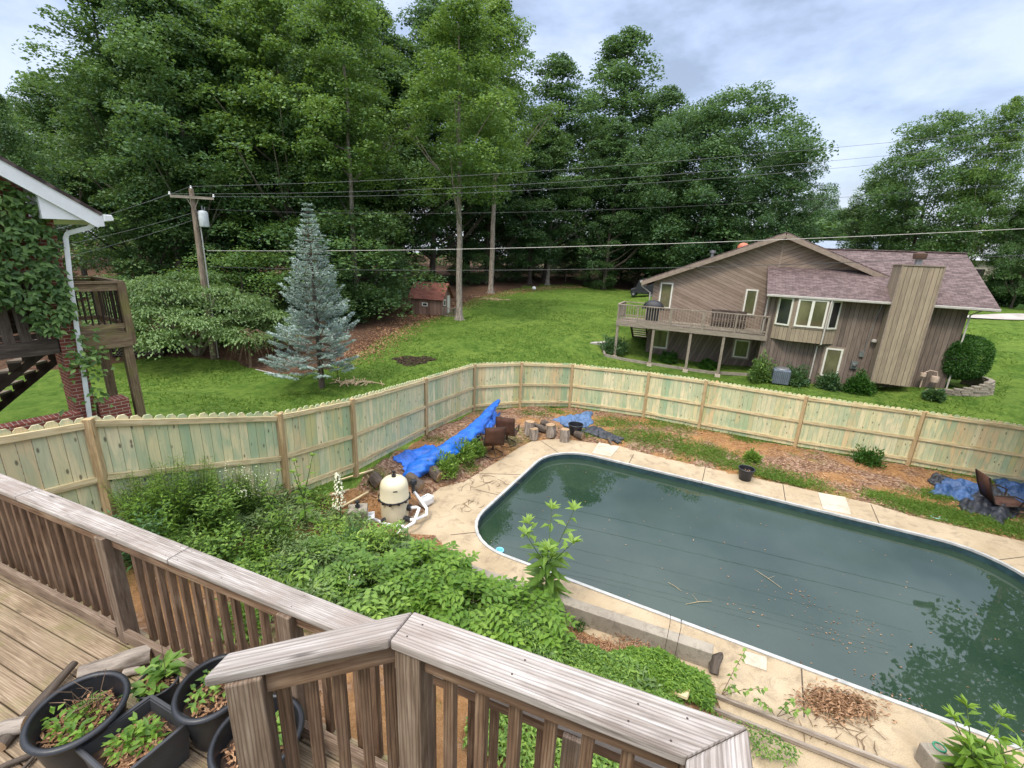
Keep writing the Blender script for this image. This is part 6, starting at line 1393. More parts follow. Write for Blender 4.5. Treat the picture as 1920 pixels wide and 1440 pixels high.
# black pots in the yard
def ypot(px, py, r, h, lab, soil=.5):
    c = ground(px, py); t = pot(c, r, h, lab, soil=soil, rim=.018); return t, c
t, c = ypot(1396, 899, .22, .36, 'black plant pot standing alone on the far edge of the patio'); lv = Leaves(); m = 30; lv.add(c+[0, 0, .26]+NR.normal(size=(m, 3))*[.06, .06, .01], NR.normal(size=(m, 3)), [0, 0, 1.]+NR.normal(size=(m, 3))*.4, .06, .03); lv.build('leaf_litter', M['deadleaf'], t)
ypot(1078, 815, .26, .38, 'black plant pot beside the upright stump, in front of the faded tarp'); ypot(893, 842, .14, .36, 'dark bucket behind the blue tarp and nearer chair')
# sand filter and pipes
c = ground(741, 972); c[2] = max(c[2], .0); px_m = 1.0; Hs = 1.02; Rs = .31
t = thing('pool_filter', c, 'cream fibreglass pool filter tank with a black clamp band', 'pool filter'); b = MB(); b.lathe(c, [(0, 0), (Rs*.92, 0), (Rs*.97, .06), (Rs, .12), (Rs*1.0, .48), (Rs*1.06, .50), (Rs*1.06, .56), (Rs*1.02, .58), (Rs*1.0, .82), (Rs*.93, .92), (Rs*.72, .99), (Rs*.4, 1.03), (0, 1.05)], 40); b.build('tank', M['cream'], t, smooth=True)
b = MB(); b.torus(c, Rs*1.06, .022, 40, z=.53); 
for k in range(12): th = k*.524; b.box(c+[math.cos(th)*Rs*1.13, math.sin(th)*Rs*1.13, .53], (.03, .05, .06), (math.cos(th), math.sin(th), 0), (-math.sin(th), math.cos(th), 0))
b.build('clamp_band', M['black_plastic'], t)
b = MB(); b.lathe(c+[0, 0, 1.04], [(.05, 0), (.05, .05), (.02, .06), (.02, .12), (0, .12)], 12); b.box(c+[0, 0, 1.16], (.09, .03, .03)); b.build('air_valve', M['black_plastic'], t)
vd = unit(np.array([-c[0], -c[1], 0])); vr = np.array([-vd[1], vd[0], 0])   # toward viewer, and its right
b = MB(); b.box(c+vd*(Rs*1.0)+[0, 0, .83]+vr*.02, (.09, .004, .025), vr, vd); b.build('nameplate', M['black_plastic'], t)
b = MB(); b.tube([c+vr*Rs*.75+vd*.1+[0, 0, .3], c+vr*(Rs*1.15)+vd*.15+[0, 0, .3]], .075, 14); b.tube([c+vr*Rs*.6+vd*.2+[0, 0, .1], c+vr*(Rs*1.02)+vd*.32+[0, 0, .1]], .06, 14); b.build('port', M['black_plastic'], t, smooth=True)
t2 = thing('white_pipework', c+vd*.5, 'white plastic pipes joining the cream tank to a black topped valve', 'pipes')
pr = c+vr*(Rs*1.1)+vd*.15+[0, 0, .3]; b = MB(); b.tube([pr, pr+vr*.13, pr+vr*.19+vd*.05, pr+vr*.05+vd*.42+[0, 0, -.12], pr-vr*.32+vd*.62+[0, 0, -.2]], .036, 12); b.build('pipe', M['pvc'], t2, smooth='all')
b = MB(); b.tube([c-vr*.55+vd*.2+[0, 0, .2], c-vr*.2+vd*.42+[0, 0, .12], c+vr*.18+vd*.52+[0, 0, .08]], .036, 12); b.build('pipe', M['pvc'], t2, smooth='all')
p2 = c+vr*Rs*1.02+vd*.32+[0, 0, .1]; b = MB(); vx_ = ground(776, 950); b.tube([p2, p2+vr*.14+[0, 0, -.01], p2+vr*.38-vd*.14, p2+vr*.4-vd*.3+[0, 0, .06], np.array([vx_[0], vx_[1], .5])], .036, 12); b.build('pipe', M['pvc'], t2, smooth='all')
q = np.array([vx_[0], vx_[1], .46]); b = MB(); b.tube([q, q+[0, 0, .26]], .045, 12); b.build('valve_body', M['grey_plastic'], t2, smooth=True)
b = MB(); b.lathe(q+[0, 0, .24], [(0, 0), (.09, 0), (.09, .04), (.06, .09), (0, .1)], 14); b.build('valve_cap', M['black_plastic'], t2, smooth=True)
b = MB(); b.tube([c-vr*.28+vd*.36+[0, 0, .17], c-vr*.22+vd*.38+[0, 0, .23]], .045, 10); b.build('fitting', M['grey_plastic'], t2, smooth=True)
c2 = ground(799, 948); t = thing('white_jug', c2, 'white plastic chlorine jug lying on the patio by the pipes', 'jug'); b = MB(); X_ = unit(np.array([.6, .8, 0])); Y_ = np.array([-X_[1], X_[0], 0]); b.box(c2+[0, 0, .12], (.34, .22, .22), X_, Y_); b.build('body', M['pvc'], t, bevel=.05)
b = MB(); b.tube([c2+X_*.16+[0, 0, .12], c2+X_*.23+[0, 0, .12]], .03, 10); b.build('cap', M['pvc'], t, smooth=True); b = MB(); b.tube([c2+X_*.05+[0, 0, .22], c2+X_*.0+[0, 0, .27], c2-X_*.09+[0, 0, .27], c2-X_*.12+[0, 0, .22]], .015, 6); b.build('handle', M['pvc'], t, smooth=True)
c3 = ground(672, 975); b = MB(); b.box(c3+[0, 0, .15], (.4, .35, .3), vr, vd); t = thing('concrete_block', c3, 'old grey block with a black valve left of the cream tank', 'block'); b.build('block', M['grey_wall'], t, bevel=.02); b = MB(); b.lathe(c3+[0, 0, .3], [(.05, 0), (.05, .06), (.02, .07), (.02, .12), (.05, .12), (.05, .15), (0, .15)], 12); b.build('valve', M['black_plastic'], t)
c4 = ground(690, 972); t = MB(); t.box(c4+vd*.2+[0, 0, .12], (.3, .16, .02), vr+[0, 0, .2], vd); t.box(c4+vd*.1+[0, 0, .14], (.3, .02, .12), vr, vd); tag(t.build('white_bracket', M['pvc']), 'small white plastic bracket beside the grey block', 'bracket')
for (p, q, lab) in [((640, 905), (700, 888), 'long pale stick leaning towards the cream tank'), ((600, 940), (655, 925), 'pale broken board on the soil below the fence, left of the tank'), ((640, 955), (690, 930), 'short pale plank beside the grey log'), ((700, 853), (745, 845), 'pale wood strip under the fence left of the blue tarp')]:
    P, Q_ = ground(*p)+[0, 0, .05], ground(*q)+[0, 0, .07]; b = MB(); b.bar(P, Q_, .05, .025); tag(b.build('scrap_board', M['fencerail']), lab, 'board')
# blue tarp: long rolled cover with a spread sheet at its near end
tp = [(764, 904, .15), (785, 890, .24), (806, 877, .26), (836, 860, .26), (862, 840, .25), (885, 822, .23), (905, 802, .18), (922, 785, .13), (934, 776, .07)]
tt = thing('blue_tarp', ground(830, 850), 'long bright blue tarp rolled and crumpled along the fence', 'tarp')
def crumple(name, path, radii, mat, parent, seg=30, n=90, amp=.3, seed=1, flat=.75, raise_end=0.):
    rs_ = np.random.default_rng(seed); path = np.array(path); tpar = np.linspace(0, len(path)-1, n); C_ = np.stack([np.interp(tpar, np.arange(len(path)), path[:, k]) for k in range(3)], 1); Rr = np.interp(tpar, np.arange(len(path)), radii)
    V = []; ph = rs_.random(8)*6.28
    for i in range(n):
        t_ = C_[min(i+1, n-1)]-C_[max(i-1, 0)]; t_ /= np.linalg.norm(t_); s_ = np.cross([0, 0, 1.], t_); s_ /= np.linalg.norm(s_)
        for k in range(seg):
            th = 2*math.pi*k/seg; f = 1+amp*(.5*math.sin(3*th+i*.35+ph[0])*math.sin(i*.23+ph[1])+.35*math.sin(5*th-i*.8+ph[2])+.25*math.sin(i*1.3+2*th+ph[3])*math.sin(7*th+ph[4])+.2*rs_.normal()*.5)
            r = Rr[i]*f; z = math.sin(th)*r*flat; p = C_[i]+s_*math.cos(th)*r*1.1+np.array([0, 0, max(z, -Rr[i]*.7)+Rr[i]*.72]); V.append(p)
    fs = [(i*seg+k, i*seg+(k+1) % seg, (i+1)*seg+(k+1) % seg, (i+1)*seg+k) for i in range(n-1) for k in range(seg)]+[tuple(range(seg))[::-1], tuple((n-1)*seg+k for k in range(seg))]
    b = MB(); b.add(V, fs, var=.5); return b.build(name, M[mat], parent, smooth='all')
def sheet(name, corners, z, amp, mat, parent, n=46, seed=3, freq=5.0, thick=.01):
    A, B, Cc, Dd = [np.array(at(*p, z)[:2]) for p in corners]; rs_ = np.random.default_rng(seed); ph = rs_.random(12)*6.28; V = []
    for i in range(n+1):
        for j in range(n+1):
            u, v = i/n, j/n; u2 = u+.03*math.sin(v*11+ph[0])+.015*math.sin(v*29); v2 = v+.04*math.sin(u*9+ph[1])+.015*math.sin(u*31); p = A*(1-u2)*(1-v2)+B*u2*(1-v2)+Cc*u2*v2+Dd*(1-u2)*v2
            e = (min(u, 1-u, v, 1-v)*4)**.5; e = min(1, e); q = p*freq
            hh = abs(math.sin(q[0]+1.3*math.sin(q[1]*.9+ph[2])+ph[3]))*.5+abs(math.sin(q[1]*1.6+1.1*math.sin(q[0]*1.4)+ph[4]))*.35+abs(math.sin(q[0]*3.1+q[1]*2.7+ph[5]+math.sin(q[1]*4)))*.22
            V.append((p[0], p[1], max(0., Tz(*p))+.015+amp*(hh**1.2)*e+.01*rs_.random()))
    fs = [(i*(n+1)+j, (i+1)*(n+1)+j, (i+1)*(n+1)+j+1, i*(n+1)+j+1) for i in range(n) for j in range(n)]; b = MB(); b.add(V, fs, var=.5); o = b.build(name, M[mat], parent, smooth='all'); m = o.modifiers.new('thick', 'SOLIDIFY'); m.thickness = thick; return o
pathT = [ground(px, py) for px, py, r in tp]; pathT[-1][2] += .45; pathT[-2][2] += .3; pathT[-3][2] += .12; crumple('rolled_cover', pathT, [r for *_, r in tp], 'tarp_blue', tt, amp=.24)
sheet('spread_sheet', [(738, 893), (765, 903), (825, 862), (800, 856)], .1, .1, 'tarp_blue', tt, seed=4, freq=3.2)
sheet('draped_end', [(890, 835), (920, 820), (938, 782), (912, 795)], .15, .34, 'tarp_blue', tt, seed=8, freq=3.0)
t = thing('faded_tarp', ground(1100, 795), 'faded blue tarp bundle behind the black pot near the fence', 'tarp'); sheet('sheet', [(1032, 795), (1080, 812), (1112, 797), (1108, 772)], 0, .2, 'tarp_pale', t, seed=12, freq=6)
t = thing('black_tarp', ground(1130, 820), 'crumpled black plastic sheet trailing from the faded blue tarp to the pale lid', 'tarp'); sheet('sheet', [(1085, 812), (1160, 835), (1168, 828), (1110, 800)], 0, .14, 'tarp_black', t, seed=15, freq=8)
t = thing('tarp_heap', ground(1830, 950), 'heap of black and blue tarps at the right of the yard', 'tarp'); sheet('blue_sheet', [(1742, 925), (1830, 950), (1850, 915), (1765, 900)], 0, .22, 'tarp_navy', t, seed=21, freq=6); sheet('black_sheet', [(1790, 950), (1880, 985), (1925, 955), (1850, 905)], 0, .24, 'tarp_black', t, seed=24, freq=6); sheet('fold', [(1737, 905), (1775, 920), (1790, 905), (1750, 890)], 0, .15, 'tarp_black', t, seed=26, freq=9); sheet('loose_sheet', [(1880, 945), (1935, 960), (1935, 910), (1860, 900)], 0, .2, 'tarp_navy', t, seed=28, freq=7)
# swivel sling chairs
def swivel(c, face, label):
    c = np.array(c, float); t = thing('swivel_chair', c, label, 'chair'); fx_ = np.array([math.cos(face), math.sin(face), 0]); sx_ = np.array([-fx_[1], fx_[0], 0]); Z_ = np.array([0, 0, 1.]); W = .29
    b = MB(); b.torus(c, .3, .016, 28, z=.03)
    for k in range(4): a = k*math.pi/2+.4; b.tube([c+[math.cos(a)*.3, math.sin(a)*.3, .03], c+[math.cos(a)*.12, math.sin(a)*.12, .16], c+Z_*.2], .012, 6)
    b.tube([c+Z_*.16, c+Z_*.36], .035, 10); b.build('base', M['bronze'], t, smooth=True)
    prof = [(.3, .40), (.1, .37), (-.12, .36), (-.22, .42), (-.27, .55), (-.33, .85), (-.36, 1.02)]
    for s in (-1, 1): b = MB(); b.tube([c+fx_*x+sx_*s*W+Z_*z for x, z in prof], .016, 8); b.build('side_frame', M['bronze'], t, smooth=True)
    def pan(a, d, name):
        b = MB(); P_ = prof[a:d]; vs = [c+fx_*x+sx_*s*(W-.012)+Z_*z for x, z in P_ for s in (-1, 1)]; k = len(P_); b.add(vs, [(2*i, 2*i+1, 2*i+3, 2*i+2) for i in range(k-1)]); o = b.build(name, M['sling'], t, smooth='all'); m = o.modifiers.new('t', 'SOLIDIFY'); m.thickness = .012
    pan(0, 4, 'seat'); pan(3, 7, 'backrest'); b = MB(); b.tube([c+fx_*-.36+sx_*-W+Z_*1.02, c+fx_*-.36+sx_*W+Z_*1.02], .014, 8); b.tube([c+fx_*.3+sx_*-W+Z_*.4, c+fx_*.3+sx_*W+Z_*.4], .014, 8); b.build('cross_bar', M['bronze'], t, smooth=True)
    for s in (-1, 1): b = MB(); b.tube([c+fx_*-.28+sx_*s*W+Z_*.62, c+fx_*-.1+sx_*s*(W+.05)+Z_*.66, c+fx_*.2+sx_*s*(W+.05)+Z_*.63, c+fx_*.22+sx_*s*(W+.02)+Z_*.4], .018, 8); b.build('armrest', M['bronze'], t, smooth=True)
swivel(ground(924, 853), 1.75, 'nearer brown sling swivel chair seen from behind beside the blue tarp'); swivel(ground(950, 833), 1.35, 'farther brown sling swivel chair, right of and behind the nearer one')
# collapsed lounge chair on the tarp heap
c = ground(1868, 955); t = thing('tipped_chair', c, 'brown sling chair tipped back on the tarp heap at right', 'chair'); fx_ = np.array([.96, -.28, 0]); sx_ = np.array([.28, .96, 0]); Z_ = np.array([0, 0, 1.])
prof = [(-.55, .95), (-.42, .6), (-.25, .25), (-.05, .22), (.2, .27), (.42, .3)]
for s in (-1, 1): b = MB(); b.tube([c+fx_*x+sx_*s*.27+Z_*z for x, z in prof], .018, 8); b.build('side_frame', M['bronze'], t, smooth=True)
for nm, a, d in (('backrest', 0, 3), ('seat', 2, 6)):
    b = MB(); P_ = prof[a:d]; vs = [c+fx_*x+sx_*s*.26+Z_*z for x, z in P_ for s in (-1, 1)]; b.add(vs, [(2*i, 2*i+1, 2*i+3, 2*i+2) for i in range(len(P_)-1)]); o = b.build(nm, M['sling'], t, smooth='all'); m = o.modifiers.new('t', 'SOLIDIFY'); m.thickness = .014
for s in (-1, 1): b = MB(); b.tube([c+fx_*-.3+sx_*s*.3+Z_*.5, c+fx_*.05+sx_*s*.33+Z_*.56, c+fx_*.28+sx_*s*.32+Z_*.48, c+fx_*.25+sx_*s*.28+Z_*.28], .02, 8); b.build('armrest', M['bronze'], t, smooth=True)
b = MB(); b.tube([c+fx_*.3+Z_*.28, c+fx_*.35+Z_*.05], .03, 8); b.torus(c+fx_*.38, .26, .016, 22, z=.1); b.build('base', M['bronze'], t, smooth=True)
c = ground(1753, 970); b = MB(); b.torus(c+[0, 0, .0], .09, .012, 20, z=.02); b.torus(c+[.14, -.07, 0], .08, .01, 20, z=.02); tag(b.build('pale_hose_coil', plain('aqua_hose', (.35, .6, .52), .5)), 'pale aqua coiled hose end lying at the patio edge on the right', 'hose')
c = at(1075, 1198, .35); b = MB(); c[2] = Tz(*c[:2])+.06; b.tube([c, c+[.16, -.09, 0], c+[.19, -.105, 0], c+[.23, -.12, 0]], [.05, .05, .03, .018], 12); tag(b.build('plastic_bottle', plain('purple_plastic', (.16, .12, .2), .25)), 'empty purple grey bottle on the straw inside the retaining wall', 'bottle')
for px, py, h, lab in [(1247, 1212, .95, 'thin wire stake with a knob, taller, beside the wall end'), (1268, 1215, .85, 'thin bent wire stake right of the taller one')]:
    p = at(px, py, .28); b = MB(); b.tube([p-[0, 0, .2], p+[.02, .01, h*.45], p+[-.0, .0, h*.62]], .004, 5); b.lathe(p+[0, 0, h*.62], [(0, -.012), (.012, 0), (0, .012)], 8); tag(b.build('wire_stake', M['bronze']), lab, 'stake')
b = MB(); c = at(1745, 1440, 0); b.box(c+[0, 0, .13], (.24, .24, .28)); t = thing('concrete_box', c, 'old concrete box at the bottom right beside the tall plants', 'box'); b.build('box', M['grey_wall'], t, bevel=.015)
b = MB(); b.torus(c+[.08, .06, 0], .06, .01, 20, z=.28); b.build('green_hose', plain('green_hose', (.05, .35, .2), .4), t, smooth='all')
for (px, py, lab) in [(1268, 1306, 'pale broken cinder edging in the leafy mound'), ]:
    p = at(px, py, .3); b = MB(); b.box(p+[0, 0, .1], (.3, .14, .04), (.8, -.6, .3), (.6, .8, 0)); tag(b.build('broken_board', M['fencerail']), lab, 'board')

# ================================================================= LAWN OBJECTS
# playhouse
c = hit(797, 590); hc = np.array(c); t = thing('playhouse', c, 'small brown timber playhouse with a red shingle roof at the wood edge', 'playhouse')
rr_ = np.hypot(c[0], c[1]); pm = 842/ (rr_*1.0); a0 = -.22; fx_ = np.array([math.cos(a0), math.sin(a0), 0]); fy_ = np.array([-math.sin(a0), math.cos(a0), 0]); Z_ = np.array([0, 0, 1.])
Lx = 42/pm*1.4; Wy = 2.0; Hw = 26/pm*1.2; Hr = 20/pm*1.25
def ph(x, y, z): return hc+fx_*x+fy_*y+Z_*z
x0, x1 = -Lx*.45, Lx*.55
b = MB()
def wallq(P_, gd=None):
    n = len(P_); u = unit(P_[1]-P_[0]); g = [(p[2], (p-P_[0]) @ u, 0) for p in P_]; b.add(P_, [tuple(range(n))], g)
wallq([ph(x0, 0, -.2), ph(x1, 0, -.2), ph(x1, 0, Hw), ph(x0, 0, Hw)]); wallq([ph(x0, Wy, -.2), ph(x1, Wy, -.2), ph(x1, Wy, Hw), ph(x0, Wy, Hw)])
for x in (x0, x1): wallq([ph(x, 0, -.2), ph(x, Wy, -.2), ph(x, Wy, Hw), ph(x, Wy/2, Hw+Hr), ph(x, 0, Hw)])
b.build('wall', siding('playhouse_siding', (.24, .145, .11), (.31, .2, .155), (.17, .1, .075), sx=.3), t)
b = MB(); ov = .22
roofplane(b, [ph(x0-ov, -ov, Hw-.12), ph(x1+ov, -ov, Hw-.12), ph(x1+ov, Wy/2, Hw+Hr+.05), ph(x0-ov, Wy/2, Hw+Hr+.05)], .05); roofplane(b, [ph(x0-ov, Wy/2, Hw+Hr+.052), ph(x1+ov, Wy/2, Hw+Hr+.052), ph(x1+ov, Wy+ov, Hw-.12), ph(x0-ov, Wy+ov, Hw-.12)], .05); b.build('roof', M['shingle_red'], t)
def pwin(cx, cy, cz, w, h, X, Y, nm='window', glass='glass_dark'):
    b = MB(); q = ph(cx, cy, cz); f = .07
    b.box(q+Z_*(h/2), (w+f, .06, f), X, Y); b.box(q-Z_*(h/2), (w+f, .06, f), X, Y); 
    for s in (-1, 1): b.box(q+np.array(X)*s*w/2, (f, .058, h-f), X, Y)
    o = b.build(nm, M['winframe'], t); b = MB(); b.box(q, (w-f, .03, h-f), X, Y); b.build('pane', M[glass], o)
pwin(x0+Lx*.45, -.02, Hw*.6, .4, .22, fx_, fy_); pwin(x1+.02, Wy*.28, Hw*.72, .38, .42, fy_, -fx_)
b = MB(); b.box(ph(x1+.03, Wy*.68, Hw*.52), (.5, .05, Hw*1.15), fy_, -fx_); b.build('door', M['winframe'], t)
b = MB(); b.box(ph(x1+.5, Wy/2, -.02), (1.0, Wy, .08), fx_, fy_); b.build('porch_floor', M['greywood'], t)
for (p, q) in (((x1+.05, .03), (x1+.95, .03)), ((x1+.95, .03), (x1+.95, Wy*.5))):
    b = MB(); b.bar(ph(*p, .62), ph(*q, .62), .05, .05); n_ = int(np.linalg.norm(np.subtract(q, p))/.1)
    for k in range(n_+1): w_ = k/n_; x_ = p[0]+(q[0]-p[0])*w_; y_ = p[1]+(q[1]-p[1])*w_; b.bar(ph(x_, y_, 0), ph(x_, y_, .6), .03, .03)
    b.build('porch_rail', M['greywood'], t)
# dark bare patch, white ball, stones
c = hit(775, 676); lv = Leaves(); m = 2600; a = NR.random(m)*6.28; u = NR.random(m)**.5*(1+.18*np.sin(a*3)+.1*np.sin(a*7)); P = np.stack([c[0]+np.cos(a)*u*1.0, c[1]+np.sin(a)*u*.75, np.zeros(m)], 1); P[:, 2] = T(P[:, 0], P[:, 1])+.02; lv.add(P, NR.normal(size=(m, 3))*[1, 1, .15], [0, 0, 1.]+NR.normal(size=(m, 3))*.3, .1, .07, fold=.1)
tag(lv.build('bare_patch', M['soil']), kind='structure')
c = hit(1001, 545); b = MB(); b.lathe(c+[0, 0, .25], [(0, -.24), (.18, -.14), (.24, 0), (.18, .16), (0, .22)], 14); tag(b.build('white_planter', M['pvc'], smooth='all'), 'small white object on the far lawn under the trees', 'planter')
lv = Leaves(); m = 7000; aa = NR.uniform(0, 1, m); wp = np.array([hit(*p)[:2] for p in [(640, 690), (690, 655), (740, 622), (800, 598), (850, 580), (930, 556), (1010, 545), (1100, 540)]]); tt_ = aa*(len(wp)-1); i0 = tt_.astype(int); i0 = np.minimum(i0, len(wp)-2); f = (tt_-i0)[:, None]; P2_ = wp[i0]*(1-f)+wp[i0+1]*f+NR.normal(size=(m, 2))*[.8, .8]+[0, 1.3]; P = np.stack([P2_[:, 0], P2_[:, 1], T(P2_[:, 0], P2_[:, 1])+.04], 1)
lv.add(P, NR.normal(size=(m, 3))*[1, 1, .2], [0, 0, 1.]+NR.normal(size=(m, 3))*.5, NR.uniform(.06, .16, m), .07, fold=.25); tag(lv.build('leaf_litter', M['chips']), 'brown leaf litter along the edge of the wood', 'leaf litter', kind='stuff')
for (px, py, w, lab) in [(668, 718, .9, 'dry brush heap on the lawn right of the spruce trunk'), (925, 562, 1.6, 'pile of stones and brush under the slim grey trunk')]:
    c = hit(px, py); b = MB()
    for k in range(50): p = c+np.array([rnd.gauss(0, w*.5), rnd.gauss(0, w*.2), 0]); p[2] = Tz(*p[:2])+.05; a = rnd.uniform(0, 3.1); d = np.array([math.cos(a), math.sin(a), rnd.uniform(-.1, .2)])*rnd.uniform(.15, .4); b.tube([p-d, p+d], [.025, .015], 5)
    tag(b.build('brush_heap', M['twig_pale']), lab, 'brush')
c = hit(640, 668); c = hit(634, 712); b = MB(); b.tube([c, c+[0, 0, .75]], .015, 5); tag(b.build('metal_stake', M['bronze']), 'thin dark stake in the lawn right of the spruce trunk', 'stake')
for px in (1150, 1187, 1100, 1060):
    c = hit(px, 528); b = MB(); b.bar(c, c+[0, 0, 1.5], .1, .1); tag(b.build('fence_stake', M['greywood']), 'grey wooden stake at the far edge of the lawn', 'post', 'stakes at the far lawn edge')
# far houses glimpsed between trees
for px, py, r, w, h, col, lab in [(1555, 470, 75, 9, 3.0, (.3, .36, .45), 'distant house with a blue grey roof above the gable peak'), (690, 460, 90, 12, 4, (.5, .44, .38), 'distant pale house behind the wood left of the bare trunk'), (1020, 470, 95, 14, 4, (.5, .4, .34), 'distant tan house behind the pointed trees'), (1900, 490, 80, 9, 3.5, (.45, .47, .5), 'distant pale house behind the tree at the right edge')]:
    d = ray(px, py); hh = np.hypot(d[0], d[1]); x, y = d[0]/hh*r, d[1]/hh*r; z = Tz(x, y); t = thing('far_house', (x, y, z), lab, 'house'); X_ = np.array([d[1]/hh, -d[0]/hh, 0]); Y_ = np.array([d[0]/hh, d[1]/hh, 0]); c = np.array([x, y, z]); b = MB(); b.box(c+[0, 0, h/2], (w, 7, h), X_, Y_); b.build('wall', plain('far_wall', (.5, .44, .38), .9), t)
    b = MB(); e = w/2+.4; roofplane(b, [c-X_*e-Y_*4+[0, 0, h], c+X_*e-Y_*4+[0, 0, h], c+X_*e+[0, 0, h+2], c-X_*e+[0, 0, h+2]]); roofplane(b, [c-X_*e+[0, 0, h+2], c+X_*e+[0, 0, h+2], c+X_*e+Y_*4+[0, 0, h], c-X_*e+Y_*4+[0, 0, h]]); b.build('roof', plain('far_roof', col, .9), t)
    for k in (-.28, .05, .3): b = MB(); b.box(c+X_*w*k-Y_*3.52+[0, 0, h*.55], (1.1, .05, 1.2), X_, Y_); b.build('window', M['glass_dark'], t)

# ================================================================= UTILITY POLES AND LINES
pb = hit(401, 672); rp = np.hypot(pb[0], pb[1])
def poletop(px, py): return at_r(px, py, rp)
pt = poletop(361, 354); pole = thing('utility_pole', pb, 'wooden utility pole with crossarm and grey transformer beside the dogwood', 'utility pole')
pt = np.array([pb[0], pb[1], pt[2]]); lean = poletop(361, 354)-pt; pt = pt+lean*.6
b = MB(); b.tube([pb-[0, 0, .3], pb*.5+pt*.5, pt], [.15, .13, .10], 12); b.build('pole', M['polewood'], pole, smooth=True)
ca_, cb_ = poletop(321, 368), poletop(403, 373); cm_ = (ca_+cb_)/2; sh_ = np.array([pt[0]-cm_[0], pt[1]-cm_[1], 0]); ca_ = ca_+sh_; cb_ = cb_+sh_; ctr = -unit(np.array([pb[0], pb[1], 0]))*.15
b = MB(); b.bar(ca_+ctr, cb_+ctr, .09, .12); b.build('crossarm', M['greywood'], pole)
b = MB(); m_ = (ca_+cb_)/2; q = pt-[0, 0, 1.0]; b.bar(ca_*.3+m_*.7+ctr, q+ctr, .03, .03); b.bar(cb_*.3+m_*.7+ctr, q+ctr, .03, .03); b.build('brace', M['greywood'], pole)
for p in (pt, ca_+ctr*1+[0, 0, .06], cb_+ctr*1+[0, 0, .06]):
    b = MB(); b.lathe(p, [(.04, 0), (.05, .04), (.03, .07), (.045, .11), (0, .14)], 10); b.build('insulator', M['pvc'], pole, smooth=True)
tq_ = poletop(377, 410); vr2 = unit(np.array([-(-pb[1]), -pb[0], 0])); tc = np.array([pt[0], pt[1], tq_[2]])+vr2*.33
b = MB(); b.lathe(tc-[0, 0, .38], [(0, 0), (.2, 0), (.22, .05), (.22, .66), (.18, .74), (0, .78)], 18); b.build('transformer', plain('pale_grey_enamel', (.55, .58, .6), .4), pole, smooth=True)
b = MB(); b.tube([tc+[0, 0, .38], tc+[0, 0, .6]], .035, 8); b.tube([tc+[.1, 0, .38], tc+[.14, 0, .55]], .025, 8); b.build('bushing', M['metal'], pole, smooth=True)
b = MB(); b.tube([np.array([pt[0], pt[1], tq_[2]-.4])+vr2*.16, np.array([pb[0], pb[1], pb[2]])+vr2*.2], .035, 8); b.build('conduit', M['gutter'], pole, smooth=True)
# pole beyond the right edge (shows in the water), carrying the other ends
azr = math.radians(52.8); P2 = np.array([math.sin(azr)*25.5, math.cos(azr)*25.5, 0.]); P2[2] = Tz(*P2[:2]); pole2 = thing('utility_pole', P2, 'utility pole beyond the right edge of the frame, visible mirrored in the pool', 'utility pole')
b = MB(); b.tube([P2-[0, 0, .3], P2+[0, 0, 11.4-P2[2]]], [.19, .13], 12); b.build('pole', M['polewood'], pole2, smooth=True); wd_ = unit(np.array([P2[0]-pb[0], P2[1]-pb[1], 0])); sd = np.array([-wd_[1], wd_[0], 0])
b = MB(); b.bar(P2*[1, 1, 0]-sd*1.1+[0, 0, 10.6], P2*[1, 1, 0]+sd*1.1+[0, 0, 10.6], .09, .12); b.build('crossarm', M['greywood'], pole2)
def wire(A, B, sag, r, label, mat='bronze', n=26, name='power_line'):
    A = np.array(A, float); B = np.array(B, float); b = MB(); b.tube([A+(B-A)*k/n-np.array([0, 0, sag*4*(k/n)*(1-k/n)]) for k in range(n+1)], r, 5); return tag(b.build(name, M[mat]), label, 'power line')
M['wire'] = plain('grey_cable', (.17, .175, .18), .6); M['wire_dark'] = plain('dark_cable', (.05, .05, .055), .5)
def rgt(px, py, r=24.6): return at_r(px, py, r)
E2 = lambda px, py: None
def far_end(px, py, back=3.2):
    """line through the frame edge continued on to the right pole's arm"""
    q = at_r(px, py, 23.5); return q
P2t = P2*[1, 1, 0]
W_ = [(pt+[0, 0, .1], (2015, 232), .35, 'topmost power line crossing above the wood', .006, 'wire'), (ca_+ctr+[0, 0, .1], (2015, 254), .5, 'second power line from the top, from the left end of the crossarm', .0055, 'wire'), (cb_+ctr+[0, 0, .1], (2015, 270), .5, 'third power line from the top, from the right end of the crossarm', .0055, 'wire'), (poletop(384, 392), (2015, 336), .55, 'fourth line, below the three crossarm lines', .0055, 'wire_dark'), (poletop(388, 470), (2015, 424), .25, 'thick pale communication cable crossing in front of the gable', .011, 'gutter'), (poletop(392, 500), (2015, 474), .35, 'dark lowest cable crossing over the mauve roof', .01, 'wire_dark')]
for A, e, sg, lab, r, mt in W_:
    e3 = rgt(*e, 24.5); wire(A, e3, sg, r, lab, mt)
for A, e, lab in [(pt+[0, 0, .1], (-120, 475), 'line running left from the pole top behind the brick house'), (ca_+ctr+[0, 0, .1], (-140, 478), 'line running left from the crossarm behind the brick house'), (poletop(384, 392), (-140, 500), 'lower line running left behind the white eave'), (poletop(384, 405), (-140, 535), 'lowest line running left behind the downspout')]:
    wire(A, at_r(*e, 34), .3, .008, lab, 'wire')
s_ = rgt(1990, 426, 24.6); b = MB(); b.tube([s_-wd_*.35, s_+wd_*.35], .13, 10); tag(b.build('splice_case', M['black_plastic']), 'black splice case on the communication cable near the right pole', 'cable box')
c = hit(480, 697); wire(c+[0, 0, .1], hit(560, 715)+[0, 0, .1], 0, .012, 'thin pale rope lying over the lawn left of the spruce', 'pvc', 4, 'rope')

